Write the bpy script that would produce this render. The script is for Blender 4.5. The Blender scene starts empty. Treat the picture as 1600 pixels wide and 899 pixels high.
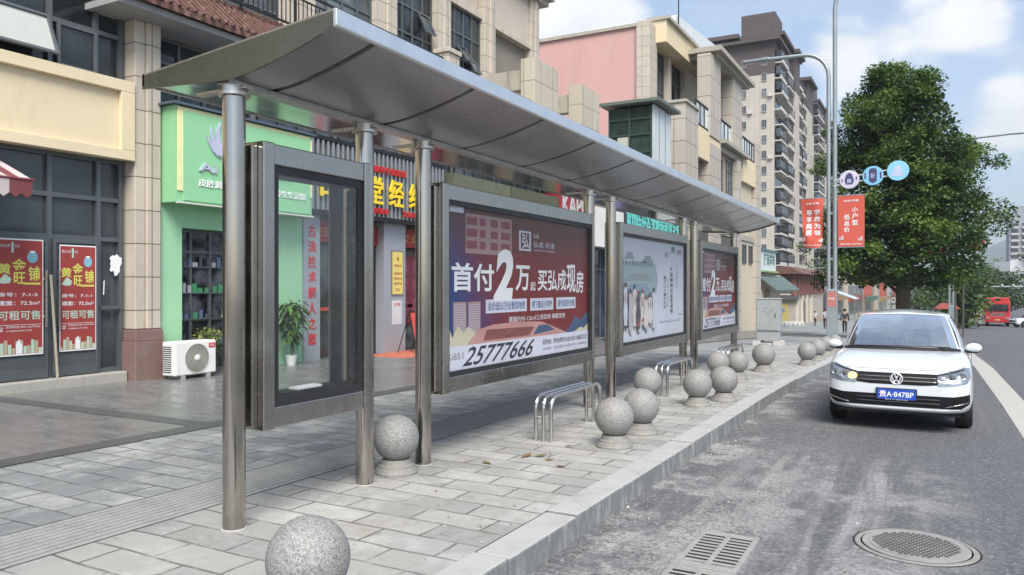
import bpy, bmesh, math, random
from mathutils import Vector, Matrix
from mathutils.bvhtree import BVHTree
random.seed(7)
R = math.radians
C = bpy.context.scene.collection
sc = bpy.context.scene

# ------------------------------------------------------------ camera, sky, sun, exposure
cam_d = bpy.data.cameras.new('camera'); cam = bpy.data.objects.new('camera', cam_d); C.objects.link(cam)
cam_d.sensor_width = 36; cam_d.lens = 27; cam_d.clip_start = .05; cam_d.clip_end = 9000
cam_d.shift_y = -0.0016
HEAD = math.atan(656/1200)
cam.location = (0, 0, 1.6); cam.rotation_euler = (R(90), 0, HEAD)
sc.camera = cam
SUN_EL, SUN_AZ = R(50), R(142)      # azimuth clockwise from +Y (street direction)
sd = Vector((math.sin(SUN_AZ)*math.cos(SUN_EL), math.cos(SUN_AZ)*math.cos(SUN_EL), math.sin(SUN_EL)))
sl = bpy.data.lights.new('sun', 'SUN'); sun = bpy.data.objects.new('sun', sl); C.objects.link(sun)
sl.energy = 2.9; sl.angle = R(34); sl.color = (1, .95, .87)
sun.rotation_euler = sd.to_track_quat('Z', 'Y').to_euler()
sc.view_settings.view_transform = 'Standard'; sc.view_settings.look = 'None'
sc.view_settings.gamma = 1; sc.view_settings.exposure = 1.0
sc.view_settings.use_curve_mapping = False

def make_world():
    w = bpy.data.worlds.new('World'); sc.world = w; w.use_nodes = True
    nt = w.node_tree; N = nt.nodes; L = nt.links; N.clear()
    out = N.new('ShaderNodeOutputWorld'); bg = N.new('ShaderNodeBackground')
    sky = N.new('ShaderNodeTexSky'); sky.sky_type = 'NISHITA'; sky.sun_disc = False
    sky.sun_elevation = SUN_EL; sky.sun_rotation = SUN_AZ; sky.altitude = 300
    sky.air_density = 1.0; sky.dust_density = 2.2; sky.ozone_density = 2.0
    tc = N.new('ShaderNodeTexCoord')
    def vm(op, a, b=None):
        n = N.new('ShaderNodeVectorMath'); n.operation = op; L.new(a, n.inputs[0])
        if b is not None:
            if hasattr(b, 'links'): L.new(b, n.inputs[1])
            else: n.inputs[1].default_value = b
        return n
    def ma(op, a, b=None, clamp=False):
        n = N.new('ShaderNodeMath'); n.operation = op; n.use_clamp = clamp
        for i, q in enumerate((a, b)):
            if q is None: continue
            if hasattr(q, 'links'): L.new(q, n.inputs[i])
            else: n.inputs[i].default_value = q
        return n.outputs[0]
    d = tc.outputs['Generated']
    mp = N.new('ShaderNodeMapping'); mp.inputs['Scale'].default_value = (1, 1, 1.9); L.new(d, mp.inputs[0])
    n1 = N.new('ShaderNodeTexNoise'); n1.inputs['Scale'].default_value = 4.2; n1.inputs['Detail'].default_value = 9
    n1.inputs['Roughness'].default_value = .56; L.new(mp.outputs[0], n1.inputs['Vector'])
    n3 = N.new('ShaderNodeTexNoise'); n3.inputs['Scale'].default_value = 13; n3.inputs['Detail'].default_value = 6
    L.new(mp.outputs[0], n3.inputs['Vector'])
    def dirv(u, v):
        xc, yc = (u-800)/1200, (447-v)/1200
        sa, ca = math.sin(HEAD), math.cos(HEAD)
        return Vector((-sa+xc*ca, ca+xc*sa, yc)).normalized()
    acc = None                                   # banks of cumulus: direction, angular size, weight
    for (u, v, r, wgt) in [(900, 60, 7, .34), (830, 40, 6, .34), (985, 45, 5, .22), (1275, 110, 5, .30), (1340, 85, 3.6, .22),
                           (1480, 30, 4.5, .27), (1570, 25, 3.5, .16), (1605, 170, 4.5, .30), (1560, 300, 6, .12)]:
        dt = vm('DOT_PRODUCT', d, dirv(u, v)).outputs['Value']
        mr = N.new('ShaderNodeMapRange'); mr.interpolation_type = 'SMOOTHSTEP'
        L.new(dt, mr.inputs[0]); mr.inputs[1].default_value = math.cos(R(r)); mr.inputs[2].default_value = 1
        mr.inputs[3].default_value = 0; mr.inputs[4].default_value = wgt
        acc = mr.outputs[0] if acc is None else ma('ADD', acc, mr.outputs[0])
    tot = ma('ADD', ma('MULTIPLY', n1.outputs['Fac'], .8), ma('MULTIPLY', acc, .85))
    tot = ma('ADD', tot, ma('MULTIPLY', ma('SUBTRACT', n3.outputs['Fac'], .5), .34))
    cl = N.new('ShaderNodeMapRange'); cl.interpolation_type = 'SMOOTHSTEP'; L.new(tot, cl.inputs[0])
    cl.inputs[1].default_value = .54; cl.inputs[2].default_value = .72
    thin = N.new('ShaderNodeMapRange'); thin.interpolation_type = 'SMOOTHSTEP'; L.new(n1.outputs['Fac'], thin.inputs[0])
    thin.inputs[1].default_value = .35; thin.inputs[2].default_value = .75; thin.inputs[3].default_value = .25; thin.inputs[4].default_value = .60
    # thin veil over the blue, thick white in the banks
    veil = N.new('ShaderNodeMix'); veil.data_type = 'RGBA'; L.new(thin.outputs[0], veil.inputs[0])
    L.new(sky.outputs[0], veil.inputs[6]); veil.inputs[7].default_value = (3.5, 4.0, 4.5, 1)
    mx = N.new('ShaderNodeMix'); mx.data_type = 'RGBA'; L.new(cl.outputs[0], mx.inputs[0])
    L.new(veil.outputs[2], mx.inputs[6])
    shade = N.new('ShaderNodeMix'); shade.data_type = 'RGBA'; L.new(n3.outputs['Fac'], shade.inputs[0])
    shade.inputs[6].default_value = (3.8, 4.0, 4.3, 1); shade.inputs[7].default_value = (6.3, 6.25, 6.2, 1)
    L.new(shade.outputs[2], mx.inputs[7])
    L.new(mx.outputs[2], bg.inputs[0]); bg.inputs[1].default_value = .11
    L.new(bg.outputs[0], out.inputs[0])
make_world()

# ------------------------------------------------------------ the lie of the land
KY = [-60, 0, 14, 22, 61, 104, 200, 500, 1200, 6000]; KZ = [.39, 0, -.09, -.25, -1.85, -2.9, -4.5, -8, -12, -30]
def gz(y):
    for i in range(len(KY)-1):
        if y <= KY[i+1]:
            t = (y-KY[i])/(KY[i+1]-KY[i]); return KZ[i]+t*(KZ[i+1]-KZ[i])
    return KZ[-1]
KERB = .16
SA, CA = math.sin(HEAD), math.cos(HEAD)
def onx(u, v, x):                       # a point of the plane X = x (facades) seen at a pixel of the 1600 px photograph
    xc = (u-800)/1200; dx, dy = -SA+xc*CA, CA+xc*SA; t = x/dx
    return dy*t, 1.6+(447-v)/1200*t
def ony(u, v, y):                       # the same for a plane Y = y
    xc = (u-800)/1200; dx, dy = -SA+xc*CA, CA+xc*SA; t = y/dy
    return dx*t, 1.6+(447-v)/1200*t

# ------------------------------------------------------------ materials
MATS = {}
def nodes(name):
    m = bpy.data.materials.new(name); m.use_nodes = True
    nt = m.node_tree; b = nt.nodes['Principled BSDF']
    return m, nt, nt.nodes, nt.links, b
def objcoord(N):
    return N.new('ShaderNodeTexCoord').outputs['Object']
def vscale(N, L, src, s):
    mp = N.new('ShaderNodeMapping'); mp.inputs['Scale'].default_value = s; L.new(src, mp.inputs[0]); return mp.outputs[0]
def noise(N, L, vec, scale, detail=5, rough=.6):
    n = N.new('ShaderNodeTexNoise'); n.inputs['Scale'].default_value = scale; n.inputs['Detail'].default_value = detail
    n.inputs['Roughness'].default_value = rough
    if vec is not None: L.new(vec, n.inputs['Vector'])
    return n.outputs['Fac']
def ramp(N, L, fac, stops):
    r = N.new('ShaderNodeValToRGB'); e = r.color_ramp.elements
    while len(e) < len(stops): e.new(.5)
    for k, (p, c) in enumerate(stops):
        e[k].position = p; e[k].color = c if len(c) == 4 else (*c, 1)
    L.new(fac, r.inputs[0]); return r.outputs[0]
def mixc(N, L, fac, a, b, mode='MIX'):
    n = N.new('ShaderNodeMix'); n.data_type = 'RGBA'; n.blend_type = mode
    for i, q in ((0, fac), (6, a), (7, b)):
        if hasattr(q, 'links'): L.new(q, n.inputs[i])
        else: n.inputs[i].default_value = q if i == 0 else (q if len(q) == 4 else (*q, 1))
    return n.outputs[2]
def maprange(N, L, v, a, b, c=0, d=1):
    n = N.new('ShaderNodeMapRange'); n.interpolation_type = 'SMOOTHSTEP'; L.new(v, n.inputs[0])
    for i, q in enumerate((a, b, c, d)): n.inputs[i+1].default_value = q
    return n.outputs[0]
def mathn(N, L, op, a, b=0.):
    n = N.new('ShaderNodeMath'); n.operation = op
    for i, q in enumerate((a, b)):
        if hasattr(q, 'links'): L.new(q, n.inputs[i])
        else: n.inputs[i].default_value = q
    return n.outputs[0]
def bumpn(N, L, b, h, strength=.3, dist=.01):
    n = N.new('ShaderNodeBump'); n.inputs['Strength'].default_value = strength; n.inputs['Distance'].default_value = dist
    L.new(h, n.inputs['Height']); L.new(n.outputs[0], b.inputs['Normal'])
def sc3(c, k): return tuple(min(1, q*k) for q in c[:3])

def pbr(name, col, rough=.6, metal=0, var=.18, scale=3., dirt=.0, bump=.0, bscale=40, coat=0, spec=.5, dirtcol=(.16, .14, .11)):
    """One plain surface: base colour with uneven tone, optional grime and fine bump."""
    if name in MATS: return MATS[name]
    m, nt, N, L, b = nodes(name)
    oc = objcoord(N)
    n1 = noise(N, L, oc, scale, 6, .65)
    c = mixc(N, L, n1, sc3(col, 1-var), sc3(col, 1+var))
    if dirt:
        st = noise(N, L, vscale(N, L, oc, (1, 1, .22)), scale*2.3, 7, .7)
        c = mixc(N, L, maprange(N, L, st, .5, .78, 0, dirt), c, dirtcol)
    L.new(c, b.inputs['Base Color'])
    rr = maprange(N, L, n1, .3, .7, max(.02, rough*.8), min(1, rough*1.2)); L.new(rr, b.inputs['Roughness'])
    b.inputs['Metallic'].default_value = metal; b.inputs['Specular IOR Level'].default_value = spec
    if coat: b.inputs['Coat Weight'].default_value = coat; b.inputs['Coat Roughness'].default_value = .04
    if bump: bumpn(N, L, b, noise(N, L, oc, bscale, 4), bump, .01)
    MATS[name] = m; return m

def cladding(name, col, tw, th, joint=.006, jcol=(.10, .095, .085), var=.14, rough=.55, dirt=.35, off=0.):
    """Stone or tile cladding on upright faces: joints, tone per slab, streaks."""
    if name in MATS: return MATS[name]
    m, nt, N, L, b = nodes(name); oc = objcoord(N)
    sx = N.new('ShaderNodeSeparateXYZ'); L.new(oc, sx.inputs[0])
    cx = N.new('ShaderNodeCombineXYZ'); L.new(mathn(N, L, 'ADD', sx.outputs[0], sx.outputs[1]), cx.inputs[0]); L.new(sx.outputs[2], cx.inputs[1])
    br = N.new('ShaderNodeTexBrick'); L.new(cx.outputs[0], br.inputs['Vector'])
    br.offset = off; br.inputs['Scale'].default_value = 1; br.inputs['Brick Width'].default_value = tw; br.inputs['Row Height'].default_value = th
    br.inputs['Mortar Size'].default_value = joint; br.inputs['Mortar Smooth'].default_value = .1
    br.inputs['Color1'].default_value = (*sc3(col, 1-var), 1); br.inputs['Color2'].default_value = (*sc3(col, 1+var), 1)
    br.inputs['Mortar'].default_value = (*jcol, 1)
    st = noise(N, L, vscale(N, L, oc, (1, 1, .18)), 3.1, 7, .72)
    c = mixc(N, L, maprange(N, L, st, .48, .8, 0, dirt), br.outputs['Color'], (.13, .115, .09))
    c = mixc(N, L, .35, c, mixc(N, L, noise(N, L, oc, 11, 5), sc3(col, .75), sc3(col, 1.15)))
    c = mixc(N, L, br.outputs['Fac'], c, jcol)
    L.new(c, b.inputs['Base Color']); b.inputs['Roughness'].default_value = rough
    bumpn(N, L, b, mathn(N, L, 'SUBTRACT', 1., br.outputs['Fac']), .5, .006)
    MATS[name] = m; return m

def steel(name='brushed_steel', col=(.52, .50, .47), rough=.27, axis=2):
    if name in MATS: return MATS[name]
    m, nt, N, L, b = nodes(name); oc = objcoord(N)
    s = [90, 90, 90]; s[axis] = 1.2
    n = noise(N, L, vscale(N, L, oc, tuple(s)), 1., 3, .6)
    sm = noise(N, L, oc, 4, 6, .7)
    L.new(mixc(N, L, sm, sc3(col, .8), sc3(col, 1.15)), b.inputs['Base Color'])
    b.inputs['Metallic'].default_value = 1
    r = mathn(N, L, 'ADD', maprange(N, L, n, .3, .7, rough*.9, rough*1.1), maprange(N, L, sm, .45, .75, 0, .10)); L.new(r, b.inputs['Roughness'])
    bumpn(N, L, b, n, .035, .001)
    MATS[name] = m; return m

def emit(name, col, s):
    if name in MATS: return MATS[name]
    m, nt, N, L, b = nodes(name)
    b.inputs['Base Color'].default_value = (*col, 1); b.inputs['Emission Color'].default_value = (*col, 1); b.inputs['Emission Strength'].default_value = s
    MATS[name] = m; return m

def window_glass(name='window_glass', col=(.030, .038, .042), var=.6, scale=.9):
    """Dark glazing: unevenly dark rooms behind, sharp reflections, dust."""
    if name in MATS: return MATS[name]
    m, nt, N, L, b = nodes(name); oc = objcoord(N)
    n = noise(N, L, oc, scale, 3, .5)
    c = mixc(N, L, maprange(N, L, n, .35, .7), sc3(col, 1-var), sc3(col, 1+var))
    L.new(c, b.inputs['Base Color'])
    d = noise(N, L, vscale(N, L, oc, (1, 1, .3)), 6, 6, .7)
    L.new(maprange(N, L, d, .4, .8, .03, .22), b.inputs['Roughness'])
    bumpn(N, L, b, noise(N, L, oc, .7, 2), .12, .02)
    MATS[name] = m; return m

def clear_glass(name='clear_glass', tint=(.86, .9, .88), refl=1.0, dust=.06):
    if name in MATS: return MATS[name]
    m = bpy.data.materials.new(name); m.use_nodes = True; nt = m.node_tree; N = nt.nodes; L = nt.links; N.clear()
    out = N.new('ShaderNodeOutputMaterial'); tr = N.new('ShaderNodeBsdfTransparent'); tr.inputs[0].default_value = (*tint, 1)
    gl = N.new('ShaderNodeBsdfGlossy'); gl.inputs['Roughness'].default_value = .02; gl.inputs[0].default_value = (.95, .97, 1, 1)
    ge = N.new('ShaderNodeNewGeometry'); dp = N.new('ShaderNodeVectorMath'); dp.operation = 'DOT_PRODUCT'; L.new(ge.outputs['Normal'], dp.inputs[0]); L.new(ge.outputs['Incoming'], dp.inputs[1])
    fr = mathn(N, L, 'ADD', .05, mathn(N, L, 'MULTIPLY', .95, mathn(N, L, 'POWER', mathn(N, L, 'SUBTRACT', 1., mathn(N, L, 'ABSOLUTE', dp.outputs['Value'])), 5.)))
    mx = N.new('ShaderNodeMixShader'); L.new(mathn(N, L, 'MINIMUM', mathn(N, L, 'MULTIPLY', fr, refl), 1.), mx.inputs[0]); L.new(tr.outputs[0], mx.inputs[1]); L.new(gl.outputs[0], mx.inputs[2])
    df = N.new('ShaderNodeBsdfDiffuse'); df.inputs[0].default_value = (.5, .5, .48, 1)
    m2 = N.new('ShaderNodeMixShader'); dn = noise(N, L, objcoord(N), 5, 6, .75)
    L.new(maprange(N, L, dn, .42, .8, 0, dust*3), m2.inputs[0]); L.new(mx.outputs[0], m2.inputs[1]); L.new(df.outputs[0], m2.inputs[2])
    L.new(m2.outputs[0], out.inputs[0]); MATS[name] = m; return m

def granite(name, col=(.235, .234, .230), fleck=.5):
    if name in MATS: return MATS[name]
    m, nt, N, L, b = nodes(name); oc = objcoord(N)
    v = N.new('ShaderNodeTexVoronoi'); v.inputs['Scale'].default_value = 180; L.new(oc, v.inputs['Vector'])
    bw = N.new('ShaderNodeRGBToBW'); L.new(v.outputs['Color'], bw.inputs[0])
    c = ramp(N, L, bw.outputs[0], [(0., sc3(col, 1-fleck*1.4)), (.3, sc3(col, 1-fleck*.6)), (.55, col), (.8, sc3(col, 1+fleck*.7))])
    c = mixc(N, L, maprange(N, L, noise(N, L, oc, 5, 6, .7), .45, .75, 0, .4), c, (.24, .22, .185))
    L.new(c, b.inputs['Base Color']); b.inputs['Roughness'].default_value = .62
    bumpn(N, L, b, noise(N, L, oc, 90, 3), .18, .004)
    MATS[name] = m; return m

# ------------------------------------------------------------ mesh builder
_tx = {}
def text_geo(body, offset=0., extrude=0.):
    k = (body, offset, extrude)
    if k not in _tx:
        cu = bpy.data.curves.new('lettering', 'FONT'); cu.body = body; cu.size = 1; cu.offset = offset; cu.extrude = extrude
        cu.resolution_u = 3
        o = bpy.data.objects.new('lettering', cu); C.objects.link(o)
        me = bpy.data.meshes.new_from_object(o.evaluated_get(bpy.context.evaluated_depsgraph_get()))
        vs = [v.co.copy() for v in me.vertices]; fs = [tuple(p.vertices) for p in me.polygons]
        bpy.data.objects.remove(o); bpy.data.curves.remove(cu); bpy.data.meshes.remove(me)
        x0 = min(v.x for v in vs); x1 = max(v.x for v in vs); y0 = min(v.y for v in vs); y1 = max(v.y for v in vs)
        _tx[k] = ([((v.x-(x0+x1)/2)/(x1-x0), (v.y-(y0+y1)/2)/(y1-y0), v.z) for v in vs], fs, (x1-x0)/(y1-y0))
    return _tx[k]

class MB:
    def __init__(s): s.v = []; s.f = []; s.m = []
    def add(s, vs, fs, m=0):
        o = len(s.v); s.v += [tuple(p) for p in vs]; s.f += [tuple(i+o for i in q) for q in fs]; s.m += [m]*len(fs); return s
    def box(s, x0, x1, y0, y1, z0, z1, m=0):
        x0, x1 = min(x0, x1), max(x0, x1); y0, y1 = min(y0, y1), max(y0, y1); z0, z1 = min(z0, z1), max(z0, z1)
        v = [(x0,y0,z0),(x1,y0,z0),(x1,y1,z0),(x0,y1,z0),(x0,y0,z1),(x1,y0,z1),(x1,y1,z1),(x0,y1,z1)]
        return s.add(v, [(0,3,2,1),(4,5,6,7),(0,1,5,4),(1,2,6,5),(2,3,7,6),(3,0,4,7)], m)
    def obox(s, c, ax, ay, az, m=0):            # oriented box: centre and three half-extent vectors
        c, ax, ay, az = map(Vector, (c, ax, ay, az)); v = []
        for k in (-1, 1):
            for i, j in ((-1,-1),(1,-1),(1,1),(-1,1)): v.append(c+ax*i+ay*j+az*k)
        return s.add(v, [(0,3,2,1),(4,5,6,7),(0,1,5,4),(1,2,6,5),(2,3,7,6),(3,0,4,7)], m)
    def poly(s, pts, m=0): return s.add(pts, [tuple(range(len(pts)))], m)
    def prism(s, pts, ext, m=0):                # polygon (3-D points) pushed along ext
        n = len(pts); e = Vector(ext); v = [Vector(p) for p in pts]+[Vector(p)+e for p in pts]
        return s.add(v, [tuple(range(n-1, -1, -1)), tuple(range(n, 2*n))]+[(i, (i+1) % n, n+(i+1) % n, n+i) for i in range(n)], m)
    def tube(s, pts, r, n=10, m=0, caps=True):
        pts = [Vector(p) for p in pts]; rs = r if isinstance(r, (list, tuple)) else [r]*len(pts)
        rings = []; prev = None
        for i, p in enumerate(pts):
            a = pts[max(i-1, 0)]; b = pts[min(i+1, len(pts)-1)]; t = (b-a).normalized()
            if prev is None: q = Vector((0, 0, 1)) if abs(t.z) < .9 else Vector((1, 0, 0))
            else: q = prev
            u = (q-t*q.dot(t)).normalized(); w = t.cross(u); prev = u
            rings.append([p+(u*math.cos(2*math.pi*k/n)+w*math.sin(2*math.pi*k/n))*rs[i] for k in range(n)])
        v = [p for ring in rings for p in ring]; f = []
        for i in range(len(rings)-1):
            for k in range(n): f.append((i*n+k, i*n+(k+1) % n, (i+1)*n+(k+1) % n, (i+1)*n+k))
        if caps: f += [tuple(range(n-1, -1, -1)), tuple((len(rings)-1)*n+k for k in range(n))]
        return s.add(v, f, m)
    def cyl(s, p0, p1, r, n=20, m=0): return s.tube([p0, p1], r, n, m)
    def lathe(s, prof, c, n=24, m=0, axis='z'):  # profile of (radius, height) from bottom to top
        v = []; f = []
        for (r, h) in prof:
            for k in range(n):
                a = 2*math.pi*k/n; x, y = r*math.cos(a), r*math.sin(a)
                p = (x, y, h) if axis == 'z' else ((x, h, -y) if axis == 'y' else (h, x, y))
                v.append((c[0]+p[0], c[1]+p[1], c[2]+p[2]))
        for i in range(len(prof)-1):
            for k in range(n): f.append((i*n+k, i*n+(k+1) % n, (i+1)*n+(k+1) % n, (i+1)*n+k))
        f += [tuple(range(n-1, -1, -1)), tuple((len(prof)-1)*n+k for k in range(n))]
        return s.add(v, f, m)
    def ball(s, c, r, n=24, k=12, m=0, sz=(1, 1, 1)):
        v = []; f = []
        for i in range(1, k):
            t = math.pi*i/k
            for j in range(n):
                a = 2*math.pi*j/n; v.append((c[0]+r*sz[0]*math.sin(t)*math.cos(a), c[1]+r*sz[1]*math.sin(t)*math.sin(a), c[2]-r*sz[2]*math.cos(t)))
        v += [(c[0], c[1], c[2]-r*sz[2]), (c[0], c[1], c[2]+r*sz[2])]; b, t = len(v)-2, len(v)-1
        for i in range(k-2):
            for j in range(n): f.append((i*n+j, i*n+(j+1) % n, (i+1)*n+(j+1) % n, (i+1)*n+j))
        for j in range(n): f += [(b, (j+1) % n, j), (t, (k-2)*n+j, (k-2)*n+(j+1) % n)]
        return s.add(v, f, m)
    def text(s, body, c, w, h, right, up, m=0, offset=.012, extrude=0., shear=0.):
        """lettering filling a w x h box centred at c; extrude is its depth in metres"""
        vs, fs, asp = text_geo(body, offset, 1. if extrude else 0.)
        if h is None: h = w/asp
        if w is None: w = h*asp
        c, right, up = Vector(c), Vector(right).normalized(), Vector(up).normalized(); n = right.cross(up)
        return s.add([c+right*((x+shear*y)*w)+up*(y*h)+n*(z*extrude/2) for x, y, z in vs], fs, m)
    def build(s, name, mats, parent=None, bevel=0., smooth=None, local=False):
        me = bpy.data.meshes.new(name)
        if parent is not None and not local:
            inv = ROOT[parent.name]; vs = [inv @ Vector(p) for p in s.v]
        else: vs = s.v
        me.from_pydata(vs, [], s.f)
        for m in (mats if isinstance(mats, (list, tuple)) else [mats]): me.materials.append(m)
        if len(me.materials) > 1: me.polygons.foreach_set('material_index', s.m)
        me.update()
        if smooth is not None:
            me.polygons.foreach_set('use_smooth', [True]*len(me.polygons)); me.set_sharp_from_angle(angle=R(smooth))
        o = bpy.data.objects.new(name, me); C.objects.link(o)
        if parent is not None: o.parent = parent; ROOT[o.name] = ROOT[parent.name]
        else: ROOT[o.name] = Matrix.Identity(4)
        if bevel:
            b = o.modifiers.new('bevel', 'BEVEL'); b.width = bevel; b.segments = 2; b.limit_method = 'ANGLE'; b.angle_limit = R(40)
        return o
ROOT = {}
def tag(o, label, cat, group=None):
    o['label'] = label; o['category'] = cat
    if group: o['group'] = group
    return o
def thing(name, label, cat, loc=(0, 0, 0), rz=0., group=None):
    o = bpy.data.objects.new(name, None); C.objects.link(o); o.empty_display_size = .2
    o.location = loc; o.rotation_euler = (0, 0, rz)
    ROOT[o.name] = (Matrix.Translation(loc) @ Matrix.Rotation(rz, 4, 'Z')).inverted()
    return tag(o, label, cat, group)
def kind(o, k='structure'): o['kind'] = k; return o
def kids(o): return [c for c in bpy.data.objects if c.parent == o]
def copy_thing(root, loc, label, rz=None, scale=None):
    r = root.copy(); C.objects.link(r); r.location = loc; r['label'] = label
    if rz is not None: r.rotation_euler = (0, 0, rz)
    if scale is not None: r.scale = (scale,)*3
    for ch in kids(root):
        if ch.parent != root: continue
        c = ch.copy(); C.objects.link(c); c.parent = r
        for g in [q for q in bpy.data.objects if q.parent == ch]:
            d = g.copy(); C.objects.link(d); d.parent = c
    return r
EAST = ((0, 1, 0), (0, 0, 1))           # lettering on a face that looks towards +X
SOUTH = ((1, 0, 0), (0, 0, 1))          # lettering on a face that looks towards -Y

# ============================================================ THE SETTING
def sxyz(N, L, v):
    s = N.new('ShaderNodeSeparateXYZ'); L.new(v, s.inputs[0]); return s.outputs
def band(N, L, v, a, b, soft):
    return mathn(N, L, 'MULTIPLY', maprange(N, L, v, a-soft, a+soft), maprange(N, L, v, b-soft, b+soft, 1, 0))

def m_asphalt():
    m, nt, N, L, b = nodes('asphalt'); oc = objcoord(N); X, Y, Z = sxyz(N, L, oc)
    fine = noise(N, L, oc, 60, 4, .7); big = noise(N, L, oc, .55, 6, .6)
    v = N.new('ShaderNodeTexVoronoi'); v.inputs['Scale'].default_value = 48; L.new(oc, v.inputs['Vector'])
    bw = N.new('ShaderNodeRGBToBW'); L.new(v.outputs['Color'], bw.inputs[0])
    c = ramp(N, L, bw.outputs[0], [(0, (.030, .031, .034)), (.5, (.082, .085, .091)), (.8, (.135, .138, .145)), (1, (.30, .30, .30))])
    c = mixc(N, L, .45, c, mixc(N, L, big, (.074, .077, .083), (.124, .127, .132)))
    # cement dust left by the works: streaks drawn along the bay, patches by the kerb
    wv = noise(N, L, oc, .8, 3)
    cb = N.new('ShaderNodeCombineXYZ'); L.new(mathn(N, L, 'ADD', mathn(N, L, 'MULTIPLY', X, 6.5), mathn(N, L, 'MULTIPLY', wv, .9)), cb.inputs[0]); L.new(mathn(N, L, 'MULTIPLY', Y, .22), cb.inputs[1])
    streak = noise(N, L, cb.outputs[0], 1., 5, .62)
    patch = noise(N, L, oc, 1.3, 7, .68)
    area = mathn(N, L, 'MULTIPLY', band(N, L, X, -2.3, .15, .35), band(N, L, Y, 2., 8.7, 1.3))
    area2 = mathn(N, L, 'MULTIPLY', band(N, L, X, -1.75, -.15, .5), band(N, L, Y, 2.5, 8.8, .8))
    s1 = mathn(N, L, 'MULTIPLY', mathn(N, L, 'MULTIPLY', maprange(N, L, streak, .42, .66), maprange(N, L, noise(N, L, oc, 2.1, 7, .75), .36, .58, .15, 1)), area2)
    kd = mathn(N, L, 'MULTIPLY', band(N, L, X, -2.4, -1.72, .16), maprange(N, L, Y, 9, 26, 1, .25))
    s2 = mathn(N, L, 'MULTIPLY', maprange(N, L, patch, .46, .60), mathn(N, L, 'MAXIMUM', kd, mathn(N, L, 'MULTIPLY', area, .75)))
    drain = mathn(N, L, 'MULTIPLY', mathn(N, L, 'MULTIPLY', band(N, L, X, -1.75, -.8, .12), band(N, L, Y, 3., 6., .25)), maprange(N, L, patch, .34, .6))
    d = mathn(N, L, 'MAXIMUM', mathn(N, L, 'MAXIMUM', mathn(N, L, 'MULTIPLY', s1, .80), mathn(N, L, 'MULTIPLY', s2, .85)), mathn(N, L, 'MULTIPLY', drain, .75))
    gr = noise(N, L, oc, 34, 9, .82); d = mathn(N, L, 'MULTIPLY', d, mathn(N, L, 'MULTIPLY', maprange(N, L, fine, .36, .58, .45, 1), maprange(N, L, gr, .42, .56, .35, 1)))
    kz = mathn(N, L, 'MULTIPLY', band(N, L, X, -2.3, -.9, .4), maprange(N, L, noise(N, L, oc, 2.4, 5), .42, .6)); c = mixc(N, L, mathn(N, L, 'MULTIPLY', kz, .8), c, ramp(N, L, gr, [(.38, (.022, .022, .024)), (.5, (.10, .10, .105)), (.62, (.34, .335, .325))]))
    far = noise(N, L, cb.outputs[0], .5, 4); c = mixc(N, L, maprange(N, L, far, .5, .75, 0, .28), c, (.17, .172, .175))
    c = mixc(N, L, d, c, (.40, .40, .39)); L.new(c, b.inputs['Base Color'])
    b.inputs['Roughness'].default_value = .86; bumpn(N, L, b, bw.outputs[0], .55, .006); return m

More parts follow.
